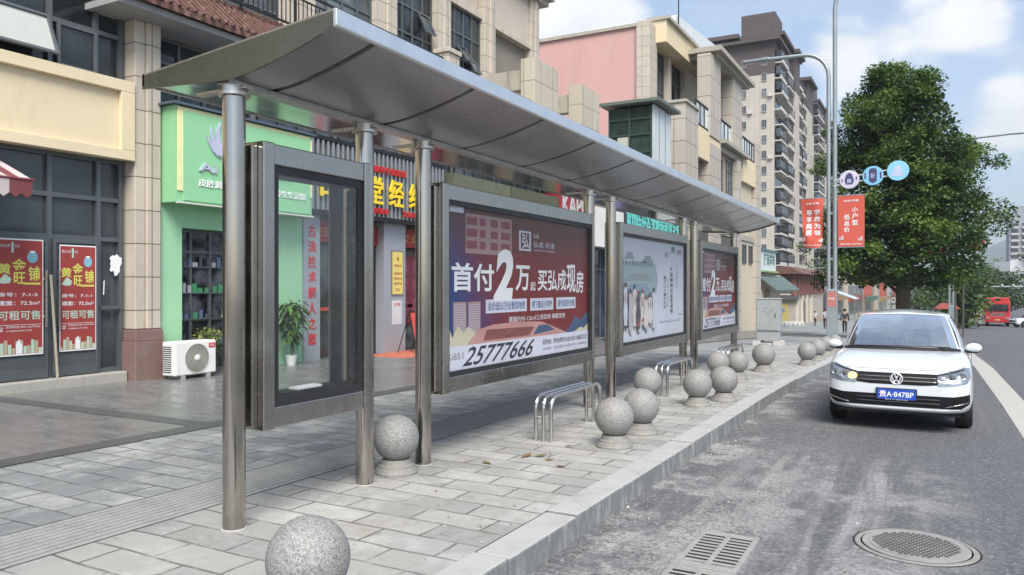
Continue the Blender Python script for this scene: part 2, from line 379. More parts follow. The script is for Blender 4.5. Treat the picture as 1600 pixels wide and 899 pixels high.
def m_pavers():
    m, nt, N, L, b = nodes('sandstone_pavers'); oc = objcoord(N); X, Y, Z = sxyz(N, L, oc)
    w = N.new('ShaderNodeTexNoise'); w.inputs['Scale'].default_value = 2.2; L.new(oc, w.inputs['Vector'])
    vm = N.new('ShaderNodeVectorMath'); vm.operation = 'MULTIPLY_ADD'; L.new(w.outputs['Color'], vm.inputs[0]); vm.inputs[1].default_value = (.055, .055, 0); L.new(oc, vm.inputs[2])
    def bricks(ms):
        br = N.new('ShaderNodeTexBrick'); L.new(vm.outputs[0], br.inputs['Vector']); br.inputs['Scale'].default_value = 1
        br.inputs['Brick Width'].default_value = .58; br.inputs['Row Height'].default_value = .275; br.inputs['Mortar Size'].default_value = ms
        br.inputs['Mortar Smooth'].default_value = .35; br.inputs['Bias'].default_value = -.1; br.offset = .5; br.offset_frequency = 2
        br.inputs['Color1'].default_value = (0, 0, 0, 1); br.inputs['Color2'].default_value = (1, 1, 1, 1); br.inputs['Mortar'].default_value = (.5, .5, .5, 1); return br
    br = bricks(.012)
    bw = N.new('ShaderNodeRGBToBW'); L.new(br.outputs['Color'], bw.inputs[0])
    big = noise(N, L, oc, .8, 6, .62); fine = noise(N, L, oc, 22, 6, .7)
    # greyer between the tactile strip and the plaza, paler and dusty towards the kerb
    inn = maprange(N, L, mathn(N, L, 'ADD', X, mathn(N, L, 'MULTIPLY', mathn(N, L, 'SUBTRACT', big, .5), 1.6)), -5.2, -4.3)
    slab = ramp(N, L, bw.outputs[0], [(0, (.15, .168, .178)), (.35, (.215, .233, .240)), (.7, (.255, .265, .262)), (1, (.315, .318, .305))])
    slab2 = ramp(N, L, bw.outputs[0], [(0, (.232, .235, .232)), (.4, (.295, .294, .285)), (.75, (.33, .322, .30)), (1, (.395, .392, .38))])
    c = mixc(N, L, inn, slab, slab2)
    c = mixc(N, L, maprange(N, L, fine, .38, .66, 0, .65), c, mixc(N, L, inn, (.19, .20, .20), (.30, .295, .28)))
    c = mixc(N, L, maprange(N, L, noise(N, L, oc, 1.7, 7, .72), .46, .68, 0, .6), c, (.47, .47, .46))        # dried dust
    c = mixc(N, L, maprange(N, L, noise(N, L, vscale(N, L, oc, (1, .6, 1)), 2.6, 7, .75), .52, .70, 0, .55), c, (.235, .215, .175))  # mud stains
    spots = noise(N, L, oc, 7.5, 8, .78); c = mixc(N, L, maprange(N, L, spots, .56, .70, 0, .6), c, (.12, .12, .115))                # old stains and gum
    c = mixc(N, L, maprange(N, L, noise(N, L, oc, 55, 4, .8), .56, .72, 0, .45), c, (.13, .13, .125))
    jm = mathn(N, L, 'MULTIPLY', br.outputs['Fac'], mathn(N, L, 'MULTIPLY', maprange(N, L, noise(N, L, oc, 2.6, 5, .7), .34, .56, .25, 1.), maprange(N, L, inn, 0, 1, 1, .8)))
    c = mixc(N, L, jm, c, (.078, .077, .072)); L.new(c, b.inputs['Base Color'])
    L.new(maprange(N, L, fine, .3, .7, .55, .85), b.inputs['Roughness'])
    h = mathn(N, L, 'ADD', mathn(N, L, 'MULTIPLY', mathn(N, L, 'SUBTRACT', 1., br.outputs['Fac']), 1.), mathn(N, L, 'MULTIPLY', fine, .35))
    bumpn(N, L, b, h, .5, .008); return m

def m_plaza():
    m, nt, N, L, b = nodes('plaza_slabs'); oc = objcoord(N)
    br = N.new('ShaderNodeTexBrick'); L.new(oc, br.inputs['Vector']); br.inputs['Scale'].default_value = 1; br.offset = 0
    br.inputs['Brick Width'].default_value = .8; br.inputs['Row Height'].default_value = .8; br.inputs['Mortar Size'].default_value = .004
    br.inputs['Color1'].default_value = (.125, .128, .128, 1); br.inputs['Color2'].default_value = (.160, .161, .158, 1); br.inputs['Mortar'].default_value = (.09, .09, .088, 1)
    st = noise(N, L, vscale(N, L, oc, (.8, 2.5, 1)), 2.2, 7, .7)
    c = mixc(N, L, maprange(N, L, st, .42, .72, 0, .7), br.outputs['Color'], (.20, .203, .20))
    c = mixc(N, L, maprange(N, L, noise(N, L, oc, .9, 5), .5, .75, 0, .22), c, (.12, .125, .127))
    L.new(c, b.inputs['Base Color']); L.new(maprange(N, L, st, .35, .7, .20, .5), b.inputs['Roughness'])
    bumpn(N, L, b, mathn(N, L, 'SUBTRACT', 1., br.outputs['Fac']), .2, .003); return m

M_ASPH, M_PAVE, M_PLAZA = m_asphalt(), m_pavers(), m_plaza()
M_BAND = pbr('dark_granite_band', (.075, .08, .085), .45, var=.35, scale=9, dirt=.35, dirtcol=(.2, .195, .18))
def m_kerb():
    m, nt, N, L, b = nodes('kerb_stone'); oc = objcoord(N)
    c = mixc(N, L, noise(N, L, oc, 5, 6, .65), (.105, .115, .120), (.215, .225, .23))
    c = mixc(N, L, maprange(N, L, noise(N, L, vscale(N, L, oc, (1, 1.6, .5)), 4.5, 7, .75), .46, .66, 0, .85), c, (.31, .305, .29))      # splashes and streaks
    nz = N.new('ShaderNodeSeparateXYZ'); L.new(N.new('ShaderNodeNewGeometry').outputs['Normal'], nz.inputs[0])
    top = mathn(N, L, 'MULTIPLY', maprange(N, L, nz.outputs[2], .5, .95), maprange(N, L, noise(N, L, oc, 3.2, 7, .7), .25, .55, .55, 1))   # upper face paler: cement dust, and painted light so the sides look shaded
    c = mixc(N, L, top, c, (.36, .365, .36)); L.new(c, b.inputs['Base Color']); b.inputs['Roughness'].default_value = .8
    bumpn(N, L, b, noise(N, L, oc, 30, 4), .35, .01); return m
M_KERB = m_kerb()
M_TACT0 = pbr('tactile_base', (.085, .087, .085), .85, var=.4, scale=4, dirt=.6, dirtcol=(.26, .255, .24))
M_TACT = pbr('tactile_paving', (.255, .26, .255), .75, var=.3, scale=5, dirt=.5, bump=.3, dirtcol=(.36, .35, .33))
M_STRIP = pbr('pale_lane_marking', (.37, .36, .335), .8, var=.15, scale=4, dirt=.35, bump=.3, dirtcol=(.27, .26, .24))
M_EARTH = pbr('earth', (.12, .12, .10), .95, var=.3, scale=.05)
M_HILL = pbr('hill_woods', (.055, .085, .05), .95, var=.4, scale=.02)
M_DARK = pbr('dark_void', (.012, .012, .013), .8, var=.1)

def ylist(a, b):
    s = [a]; y = a
    while y < b:
        y += .5 if y < 40 else (4 if y < 220 else 60); s.append(min(y, b))
    return s
def sheet(name, xl, xr, y0, y1, off, mat, nx=1):
    b = MB(); ys = ylist(y0, y1); v = []; f = []
    fl = xl if callable(xl) else (lambda y: xl); fr = xr if callable(xr) else (lambda y: xr)
    for y in ys:
        for i in range(nx+1): v.append((fl(y)+(fr(y)-fl(y))*i/nx, y, gz(y)+off))
    for j in range(len(ys)-1):
        for i in range(nx):
            a = j*(nx+1)+i; f.append((a, a+1, a+nx+2, a+nx+1))
    return kind(b.add(v, f).build(name, mat))
def kerb_x(y):                                   # the bus bay closes 26 to 36 m away
    if y < 12: return -2.2
    if y < 26: return -2.2+.2*(y-12)/14
    if y < 36: t = (y-26)/10; return -2.0+2.85*(t*t*(3-2*t))
    return .85
g = MB(); vs = []; fs = []; ys = [-400, -60, 0, 14, 22, 40, 61, 104, 150, 200, 350, 500, 850, 1200, 2500, 6000]; xs = [-5000, -300, -40, -6, 0, 8, 40, 300, 5000]
for y in ys:
    for x in xs: vs.append((x, y, gz(y)-.45))
for j in range(len(ys)-1):
    for i in range(len(xs)-1): a = j*len(xs)+i; fs.append((a, a+1, a+len(xs)+1, a+len(xs)))
kind(g.add(vs, fs).build('ground', M_EARTH))
sheet('road', -4.0, 34, -14, 420, -KERB, M_ASPH, 6)
sheet('pavement', -12.7, lambda y: kerb_x(y)-.25, -14, 170, 0, M_PAVE, 4)
sheet('plaza', -12.55, -7.42, -14, 62, .004, M_PLAZA, 3)
b = MB()
def band_quad(x0, x1, y0, y1, off):
    ys = ylist(y0, y1)
    for a, c in zip(ys, ys[1:]): b.poly([(x0, a, gz(a)+off), (x1, a, gz(a)+off), (x1, c, gz(c)+off), (x0, c, gz(c)+off)])
band_quad(-7.6, -7.3, -14, 62, .008)
for yb in (-3.2, 6.05, 15.3, 24.6, 33.9): band_quad(-12.5, -7.602, yb, yb+.28, .008)
kind(b.build('plaza_border_band', M_BAND))
# tactile strip: a slab with raised ribs that run along the street
b = MB(); ys = ylist(-6, 46)
for a, c in zip(ys, ys[1:]): b.poly([(-5.28, a, gz(a)+.004), (-4.64, a, gz(a)+.004), (-4.64, c, gz(c)+.004), (-5.28, c, gz(c)+.004)])
for k in range(9):
    x = -5.235+k*.068; a = -5.
    while a < 44:
        c = a+.2965
        b.prism([(x, a, gz(a)+.003), (x+.040, a, gz(a)+.003), (x+.034, a, gz(a)+.012), (x+.006, a, gz(a)+.012)], (0, c-a, gz(c)-gz(a)), 1); a += .30
kind(b.build('tactile_strip', [M_TACT0, M_TACT]))
# kerb stones, each a little out of line with the next
b = MB(); y = -8.; rk = random.Random(4)
while y < 60:
    l = 1.0-.022; x = kerb_x(y); x2 = kerb_x(y+l); j = rk.uniform(-.008, .008); t = rk.uniform(.0, .012); z0, z1 = gz(y), gz(y+l)
    P = [(x-.25+j, y, z0-.34), (x+j, y, z0-.34), (x2+j, y+l, z1-.34), (x2-.25+j, y+l, z1-.34),
         (x-.25+j, y, z0+.004+t), (x-.012+j, y, z0+.004+t), (x2-.012+j, y+l, z1+.004+t), (x2-.25+j, y+l, z1+.004+t)]
    P[5] = (x-.006+j, y, z0+.002+t); P[6] = (x2-.006+j, y+l, z1+.002+t)
    b.add(P, [(0,3,2,1),(4,5,6,7),(0,1,5,4),(1,2,6,5),(2,3,7,6),(3,0,4,7)]); y += 1.0 if y < 20 else 1.0
ys = ylist(-8, 60)
for a, c in zip(ys, ys[1:]):
    P = [(kerb_x(a)-.245, a, gz(a)-.36), (kerb_x(a)-.06, a, gz(a)-.36), (kerb_x(a)-.06, a, gz(a)-.05), (kerb_x(a)-.245, a, gz(a)-.05)]; d = (kerb_x(c)-kerb_x(a), c-a, gz(c)-gz(a)); b.prism(P, d, 1)
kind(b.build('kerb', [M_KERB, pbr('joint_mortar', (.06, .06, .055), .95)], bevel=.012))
# lane edge: pale strip beside the bay, then dashes
b = MB(); ys = ylist(-6, 35.5)
for a, c in zip(ys, ys[1:]): b.poly([(1.0-.003*a, a, gz(a)-KERB+.004), (1.31, a, gz(a)-KERB+.004), (1.31, c, gz(c)-KERB+.004), (1.0-.003*c, c, gz(c)-KERB+.004)])
for k in range(5):
    a = 36.6+k*2.0; c = a+.9; b.poly([(1.0, a, gz(a)-KERB+.004), (1.5, a, gz(a)-KERB+.004), (1.5, c, gz(c)-KERB+.004), (1.0, c, gz(c)-KERB+.004)])
kind(b.build('lane_edge_marking', M_STRIP))
# wooded hills far behind
def hill(y, x0, x1, prof, seed):
    r = random.Random(seed); n = 60; b = MB(); v = []; f = []
    for k in range(n+1):
        x = x0+(x1-x0)*k/n; h = prof(k/n)+12*r.random()+18*math.sin(k*.7+seed)
        v += [(x, y, -60), (x, y+h*.8, h*.75-20), (x, y+h*1.8+200, h-20), (x, y+h*4+800, -60)]
    for k in range(n):
        for q in range(3): f.append((k*4+q, (k+1)*4+q, (k+1)*4+q+1, k*4+q+1))
    return kind(b.add(v, f).build('hills', M_HILL, smooth=60))
hill(3000, -1500, 1600, lambda t: 50+150*math.exp(-((t-.60)/.10)**2)+60*math.exp(-((t-.9)/.12)**2), 2)

# manhole and drain in the road
def road_z(y): return gz(y)-KERB
t = thing('manhole_cover', 'round cast iron manhole cover with a raised stud pattern in the dusty road', 'manhole', (-.1, 5.98, road_z(5.98)))
M_IRON = pbr('cast_iron', (.29, .288, .275), .6, .25, var=.3, scale=8, dirt=.5, dirtcol=(.36, .355, .34))
M_RUST = pbr('rusty_iron', (.25, .245, .235), .75, .2, var=.35, scale=9, dirt=.6, dirtcol=(.38, .36, .33))
b = MB(); cx, cy, cz = -.1, 5.98, road_z(5.98)
b.lathe([(.345, .004), (.347, .007), (.378, .007), (.384, .002)], (cx, cy, cz), 56); b.build('rim', M_RUST, t, smooth=30)
b = MB(); b.lathe([(.335, .0), (.335, .004), (.346, .004), (.346, .0)], (cx, cy, cz), 56); b.lathe([(.384, .0), (.384, .004), (.396, .003), (.396, .0)], (cx, cy, cz), 56); b.build('gap_ring', M_DARK, t)
b = MB(); b.lathe([(.335, .002), (.335, .010), (.325, .012)], (cx, cy, cz), 56)
b.lathe([(.275, .0), (.275, .016), (.290, .016), (.290, .0)], (cx, cy, cz), 56)
for i in range(-9, 10):
    for j in range(-9, 10):
        x, y = i*.034+(j % 2)*.017, j*.034
        if math.hypot(x, y) < .262: b.box(cx+x-.011, cx+x+.011, cy+y-.007, cy+y+.007, cz+.011, cz+.021, 1)
b.build('lid', [M_IRON, pbr('iron_studs', (.12, .118, .112), .5, .3, var=.4, scale=9)], t)
t = thing('drain_grate', 'two part slotted iron drain grate set in the dusty road beside the kerb', 'drain', (-1.27, 4.9, road_z(4.9)))
for (ya, yb) in ((4.05, 4.83), (4.86, 5.62)):
    b = MB(); z = road_z((ya+yb)/2)+.008; x0, x1 = -1.47, -1.07
    b.box(x0, x0+.035, ya, yb, z-.03, z); b.box(x1-.035, x1, ya, yb, z-.03, z); b.box(-1.287, -1.253, ya, yb, z-.03, z-.001)
    n = 12; st = (yb-ya)/n
    for k in range(n+1):
        w = .012 if 0 < k < n else .022; yy = min(max(ya+k*st, ya+w), yb-w); b.box(x0+.034, x1-.034, yy-w, yy+w, z-.03, z-.002)
    b.build('grate', pbr('drain_iron', (.30, .295, .28), .7, .2, var=.25, scale=9, dirt=.4, dirtcol=(.2, .19, .17)), t, bevel=.004)
    b = MB(); b.box(x0+.01, x1-.01, ya+.01, yb-.01, z-.0075, z-.0065); b.build('pit', M_DARK, t)

# ============================================================ THE BUS SHELTER
ST = steel(); ST_H = steel('brushed_steel_rails', axis=1); ST_PALE = steel('pale_steel_fascia', (.82, .83, .84), .36, 1)
ST_UNDER = pbr('roof_soffit_panel', (.42, .425, .435), .32, .85, var=.05, scale=.8)
ST_POST = steel('post_steel', (.42, .395, .36), .13)
PX = -4.1
SLOPE = .0066
def sy(y): return -SLOPE*y
t = thing('bus_shelter', 'long stainless steel bus shelter with a curved cantilevered roof on round posts', 'bus shelter', (PX, 11, gz(11)))
Y0, Y1 = 3.5, 18.6; XF, XB, XV = -3.13, -4.885, -4.05
def soffit(x):                                    # underside height along the section
    if x > XV: return 2.995+.205*((x-XV)/(XF-XV))**1.55
    return 2.995+.045*((XV-x)/(XV-XB))
seams = [3.93+1.235*k for k in range(12)]
edges = [Y0]+seams+[Y1]
xsF = [XV+(XF-XV)*k/10 for k in range(11)]
for a, c in zip(edges, edges[1:]):               # soffit panels between the seams
    b = MB(); a2, c2 = a+.028, c-.028
    if a == Y0: a2 = a+.02
    n = len(xsF); v = [(x, y, soffit(x)+sy(y)) for y in (a2, c2) for x in xsF]+[(x, y, soffit(x)+sy(y)+.012) for y in (a2, c2) for x in xsF]
    f = []
    for i in range(n-1): f += [(i, i+n, i+n+1, i+1), (2*n+i, 2*n+i+1, 3*n+i+1, 3*n+i)]
    f += [tuple([i for i in range(n)]+[2*n+i for i in range(n-1, -1, -1)]), tuple([n+i for i in range(n-1, -1, -1)]+[3*n+i for i in range(n)])]
    b.add(v, f); b.build('soffit_panel', ST_UNDER, t, smooth=40)
for y in seams+[Y0+.06]:                          # bright strips behind the seams
    b = MB()
    for x0, x1 in zip(xsF, xsF[1:]): b.poly([(x0, y-.05, soffit(x0)+sy(y)+.010), (x0, y+.05, soffit(x0)+sy(y)+.010), (x1, y+.05, soffit(x1)+sy(y)+.010), (x1, y-.05, soffit(x1)+sy(y)+.010)])
    b.build('seam_strip', pbr('seam_gap', (.16, .15, .145), .12, .9), t)
b = MB()                                          # rear wing plate
for a, c in zip(edges, edges[1:]):
    a2, c2 = a+.004, c-.004
    P = [(XB+.02, a2, soffit(XB)+sy(a2)), (XV-.03, a2, soffit(XV)+sy(a2)), (XV-.03, c2, soffit(XV)+sy(c2)), (XB+.02, c2, soffit(XB)+sy(c2))]
    b.prism(P, (0, 0, .012))
b.build('rear_wing', steel('mirror_steel', (.6, .6, .58), .12, 1), t)
b = MB()                                          # top skin, straight from rear edge to front edge
P = [(XB, Y0, 3.10+sy(Y0)), (XF, Y0, 3.262+sy(Y0)), (XF, Y1, 3.262+sy(Y1)), (XB, Y1, 3.10+sy(Y1))]
b.prism(P, (0, 0, .012)); b.build('roof_sheet', ST, t)
b = MB()                                          # end fascias follow the curve below and are straight above
for y, th in ((Y0, .012), (Y1-.012, .012)):
    b = MB()
    xs_ = [XB, XB+.3, -4.4, XV-.1, XV]+xsF[1:]
    pts = [(x, y, soffit(x)-.03+sy(y)) if x not in (XF,) else (x, y, soffit(x)-.012+sy(y)) for x in xs_]+[(XF, y, 3.262+sy(y)), (XB, y, 3.10+sy(y))]
    b.prism(pts, (0, th, 0))
    b.build('end_fascia', steel('end_fascia_steel', (.20, .215, .19), .26, 0), t)
b = MB(); P = [(XF, Y0, 3.165+sy(Y0)), (XF+.03, Y0, 3.172+sy(Y0)), (XF+.03, Y0, 3.275+sy(Y0)), (XF, Y0, 3.28+sy(Y0))]
b.prism(P, (0, Y1-Y0, sy(Y1)-sy(Y0)), 0); b.build('front_fascia', ST_PALE, t, bevel=.006)
b = MB(); P = [(XB, Y0, 3.03+sy(Y0)), (XB+.02, Y0, 3.03+sy(Y0)), (XB+.02, Y0, 3.115+sy(Y0)), (XB, Y0, 3.115+sy(Y0))]
b.prism(P, (0, Y1-Y0, sy(Y1)-sy(Y0))); b.build('rear_fascia', ST, t)
b = MB()                                          # beam over the posts
P = [(PX-.05, Y0+.03, 2.955), (PX+.05, Y0+.03, 2.955), (PX+.05, Y0+.03, 2.992), (PX-.05, Y0+.03, 2.992)]
P = [(x, y, z+sy(y)) for x, y, z in P]; b.prism(P, (0, Y1-Y0-.06, sy(Y1)-sy(Y0))); b.build('beam', ST_H, t)
POSTS = [3.62, 4.97, 5.80, 9.68, 10.5, 14.2, 14.95, 18.42]
for y in POSTS:
    b = MB(); z0 = gz(y); zt = 2.93+sy(y); r = .074
    b.tube([(PX, y, z0-.05), (PX, y, zt)], r, 28); p = b.build('post', ST_POST, t, smooth=40)
    b = MB(); b.lathe([(r+.003, -.045), (.105, -.04), (.105, -.022), (.085, -.018), (.085, .03)], (PX, y, zt), 28); b.build('capital', ST, p, smooth=35)
    b = MB(); b.box(PX-.34, PX+.13, y-.03, y+.03, zt-.004, zt+.02); b.build('bracket', ST, p, bevel=.004)
    b = MB(); b.lathe([(.085, .0), (.085, .004), (.077, .008)], (PX, y, z0), 28); b.build('grout_ring', pbr('grout', (.36, .35, .33), .9), p)

# lettering and artwork of the posters
WHITE = pbr('print_white', (.74, .74, .76), .5, var=.06); INK = pbr('print_ink', (.03, .03, .04), .5, var=.1)
GREYINK = pbr('print_grey', (.22, .22, .25), .5)
def m_poster_red():
    m, nt, N, L, b = nodes('sales_poster_print'); oc = objcoord(N); X, Y, Z = sxyz(N, L, oc)
    # printed backdrop: red field, blue to the left edge, darker brown top
    u = maprange(N, L, mathn(N, L, 'ADD', Y, mathn(N, L, 'MULTIPLY', Z, .55)), -1.75, -.55)
    c = mixc(N, L, u, (.014, .042, .17), (.16, .010, .010))
    c = mixc(N, L, maprange(N, L, Z, .15, .85), c, mixc(N, L, u, (.10, .06, .10), (.085, .022, .012)))
    n = noise(N, L, oc, 30, 3); c = mixc(N, L, mathn(N, L, 'MULTIPLY', maprange(N, L, n, .62, .74), maprange(N, L, Y, -.4, 1.4, 0, .6)), c, (.4, .22, .12))
    L.new(c, b.inputs['Base Color']); b.inputs['Roughness'].default_value = .45; return m
M_PRED = m_poster_red()
ADGLASS = clear_glass('display_glass', (.97, .98, .975), .30, .006); DARKFRAME = pbr('black_gasket', (.018, .018, .02), .45)
ZB, ZT = .64, 2.615
def display(y0, y1, label, poster):
    """hanging display case between two posts: steel case, black gasket, glass, print"""
    zc = (ZB+ZT)/2; s0 = sy(y0)
    e = thing('poster_display', label, 'display case', (PX, (y0+y1)/2, zc+sy((y0+y1)/2)), 0, 'display cases under the shelter roof')
    x0, x1 = PX-.13, PX+.13; zb, zt = ZB+sy((y0+y1)/2), ZT+sy((y0+y1)/2)
    b = MB(); fw = .115
    b.box(x0, x1, y0, y0+.10, zb, zt); b.box(x0, x1, y1-.06, y1, zb, zt)
    b.box(x0+.02, x1-.012, y0+.10, y1-.06, zt-.15, zt-.005); b.box(x0+.02, x1-.012, y0+.10, y1-.06, zb+.005, zb+.15)
    b.box(PX-.07, PX+.07, y0-.05, y0+.0, zb+.03, zt-.03)
    b.build('case_frame', steel('case_steel', (.40, .385, .36), .24), e, bevel=.008)
    a0, a1, c0, c1 = y0+.10, y1-.06, zb+.15, zt-.15
    b = MB(); g = .045 if y1-y0 > 2 else .06
    b.box(x1-.06, x1-.028, a0, a0+g, c0, c1); b.box(x1-.06, x1-.028, a1-g, a1, c0, c1); b.box(x1-.06, x1-.028, a0+g, a1-g, c0, c0+g); b.box(x1-.06, x1-.028, a0+g, a1-g, c1-g, c1)
    b.build('gasket', DARKFRAME, e)
    b = MB(); b.poly([(x1-.036, a0, c0), (x1-.036, a1, c0), (x1-.036, a1, c1), (x1-.036, a0, c1)]); b.build('glass', ADGLASS if y1-y0 > 2 else clear_glass('bare_display_glass', (.88, .92, .91), 1.6, .02), e)
    poster(e, x0, x1, a0+g, a1-g, c0+g, c1-g)
    return e
def poster_empty(e, x0, x1, a0, a1, c0, c1):
    b = MB(); b.poly([(x0+.033, a0-.03, c0-.03), (x0+.033, a1+.03, c0-.03), (x0+.033, a1+.03, c1+.03), (x0+.033, a0-.03, c1+.03)]); b.build('rear_glass', ADGLASS, e)
    b = MB(); b.box(x0+.10, x1-.09, a1-.17, a1-.125, c0, c1)
    b.box(x0+.04, x1-.065, a0-.04, a0+.0, c0-.04, c1+.04); b.box(x0+.04, x1-.065, a0, a1, c1-.0, c1+.04); b.box(x0+.04, x1-.065, a0, a1, c0-.04, c0+.02)
    b.build('inner_frame', DARKFRAME, e)
    b = MB(); b.box(x0+.04, x0+.06, a1-.122, a1+.03, c0, c1); b.build('inner_panel', pbr('grey_board', (.15, .165, .175), .4, .3, var=.3, scale=4), e)  # narrow grey board at the far end of the case
    b = MB(); b.box(x0+.08, x1-.09, a0+.25, a0+.5, c0+.02, c0+.035); b.build('lamp_strip', WHITE, e)
def poster_sale(e, x0, x1, a0, a1, c0, c1):
    X = x1-.066; W, H = a1-a0, c1-c0; ym = (a0+a1)/2
    P = lambda u, v, k=0: (X+.0012*k, a0+W*u, c0+H*(1-v))
    b = MB(); b.box(X-.01, X, a0-.03, a1+.03, c0-.03, c1+.03, 0)
    def T(s, u0, u1, v0, v1, m, off=.02, k=2, sh=0): b.text(s, P((u0+u1)/2, (v0+v1)/2, k), W*(u1-u0), H*(v1-v0), *EAST, m, off, shear=sh)
    def Q(u0, u1, v0, v1, m, k=1): b.poly([P(u0, v1, k), P(u1, v1, k), P(u1, v0, k), P(u0, v0, k)], m)
    # drawn apartment block in the upper left, small towers to the left
    Q(.10, .38, .03, .28, 5, 1); Q(0, .09, 0, .035, 8, 1)
    for r in range(3):
        for (u0, u1) in ((.105, .165), (.18, .215), (.245, .29), (.31, .37)): Q(u0, u1, .05+r*.075, .05+r*.075+.05, 6, 2)
    for (u0) in (.035, .115):
        Q(u0, u0+.07, .585, .80, 5, 1)
        for r in range(13): Q(u0+.004, u0+.066, .60+r*.015, .606+r*.015, 7, 2)
    # foothills, saloon car, white footer
    b.poly([P(0, .86, 3), P(.42, .86, 3), P(.33, .80, 3), P(.27, .79, 3), P(.24, .755, 3), P(.18, .80, 3), P(.11, .74, 3), P(.09, .78, 3), P(.06, .73, 3), P(.03, .80, 3), P(0, .70, 3)], 9)
    b.poly([P(.84, .86, 3), P(1, .86, 3), P(1, .80, 3), P(.96, .835, 3), P(.93, .82, 3), P(.88, .85, 3)], 9)
    b.poly([P(.10, .86, 4), P(.82, .86, 4), P(.72, .81, 4), P(.60, .75, 4), P(.42, .735, 4), P(.26, .74, 4), P(.17, .765, 4)], 10)
    b.poly([P(.20, .84, 5), P(.50, .84, 5), P(.54, .78, 5), P(.22, .77, 5)], 11)
    b.poly([P(.53, .84, 5), P(.70, .82, 5), P(.64, .775, 5), P(.57, .775, 5)], 12)
    b.poly([P(.78, .86, 1), P(1.0, .86, 1), P(1.0, .70, 1), P(.93, .76, 1), P(.88, .73, 1), P(.84, .80, 1)], 12)
    Q(0, 1, .855, 1.0, 8, 6)
    # seal and name of the estate
    Q(.43, .515, .095, .235, 8, 2); Q(.442, .503, .108, .222, 0, 3); T('弘', .449, .497, .115, .215, 8, .02, 5)
    T('弘成·天境', .535, .70, .16, .205, 8, .0); T('弘成', .535, .575, .105, .14, 8, 0); T('HONG CHENG', .54, .70, .218, .232, 8, 0)
    T('首付', .025, .265, .34, .52, 1, .022, 3); T('2', .275, .395, .235, .585, 1, .05, 3, .25); T('万', .405, .505, .34, .52, 1, .022, 3); T('起', .51, .55, .455, .52, 1, .01, 3)
    T('买弘成', .565, .80, .36, .525, 1, .017, 3); T('现', .805, .885, .315, .54, 1, .018, 3); T('房', .89, .96, .36, .545, 1, .018, 3)
    for (u0, u1, s) in ((.215, .485, '总价低55万全景双地铁'), (.51, .69, '楼下重点小学校'), (.715, .885, '首付低首付分期')):
        Q(u0, u1, .575, .665, 8, 2); T(s, u0+.012, u1-.012, .592, .648, 4, .01, 4)
    T('建面约95-126㎡三房四房 臻藏发售', .36, .79, .695, .735, 1, .0)
    T('0851', .01, .085, .895, .935, 3, 0, 8); T('25777666', .10, .53, .868, .985, 2, .012, 8, .1)
    T('项目地址：贵州省贵阳市弘成大道与兴城路交汇处', .60, .985, .885, .925, 2, .0, 8); T('开发商：弘成置业有限公司  全程策划', .60, .985, .945, .968, 3, 0, 8)
    b.build('poster', [M_PRED, WHITE, INK, GREYINK, pbr('print_blue_ink', (.10, .12, .30), .5), pbr('print_facade', (.34, .22, .22), .5), pbr('print_window', (.22, .06, .08), .5),
                       pbr('print_tower', (.42, .40, .48), .5), pbr('print_lilac', (.56, .57, .66), .5), pbr('print_foothill', (.52, .48, .36), .5),
                       pbr('print_car', (.46, .24, .22), .5), pbr('print_car_glass', (.20, .06, .05), .4), pbr('print_navy', (.05, .08, .17), .5)], e)
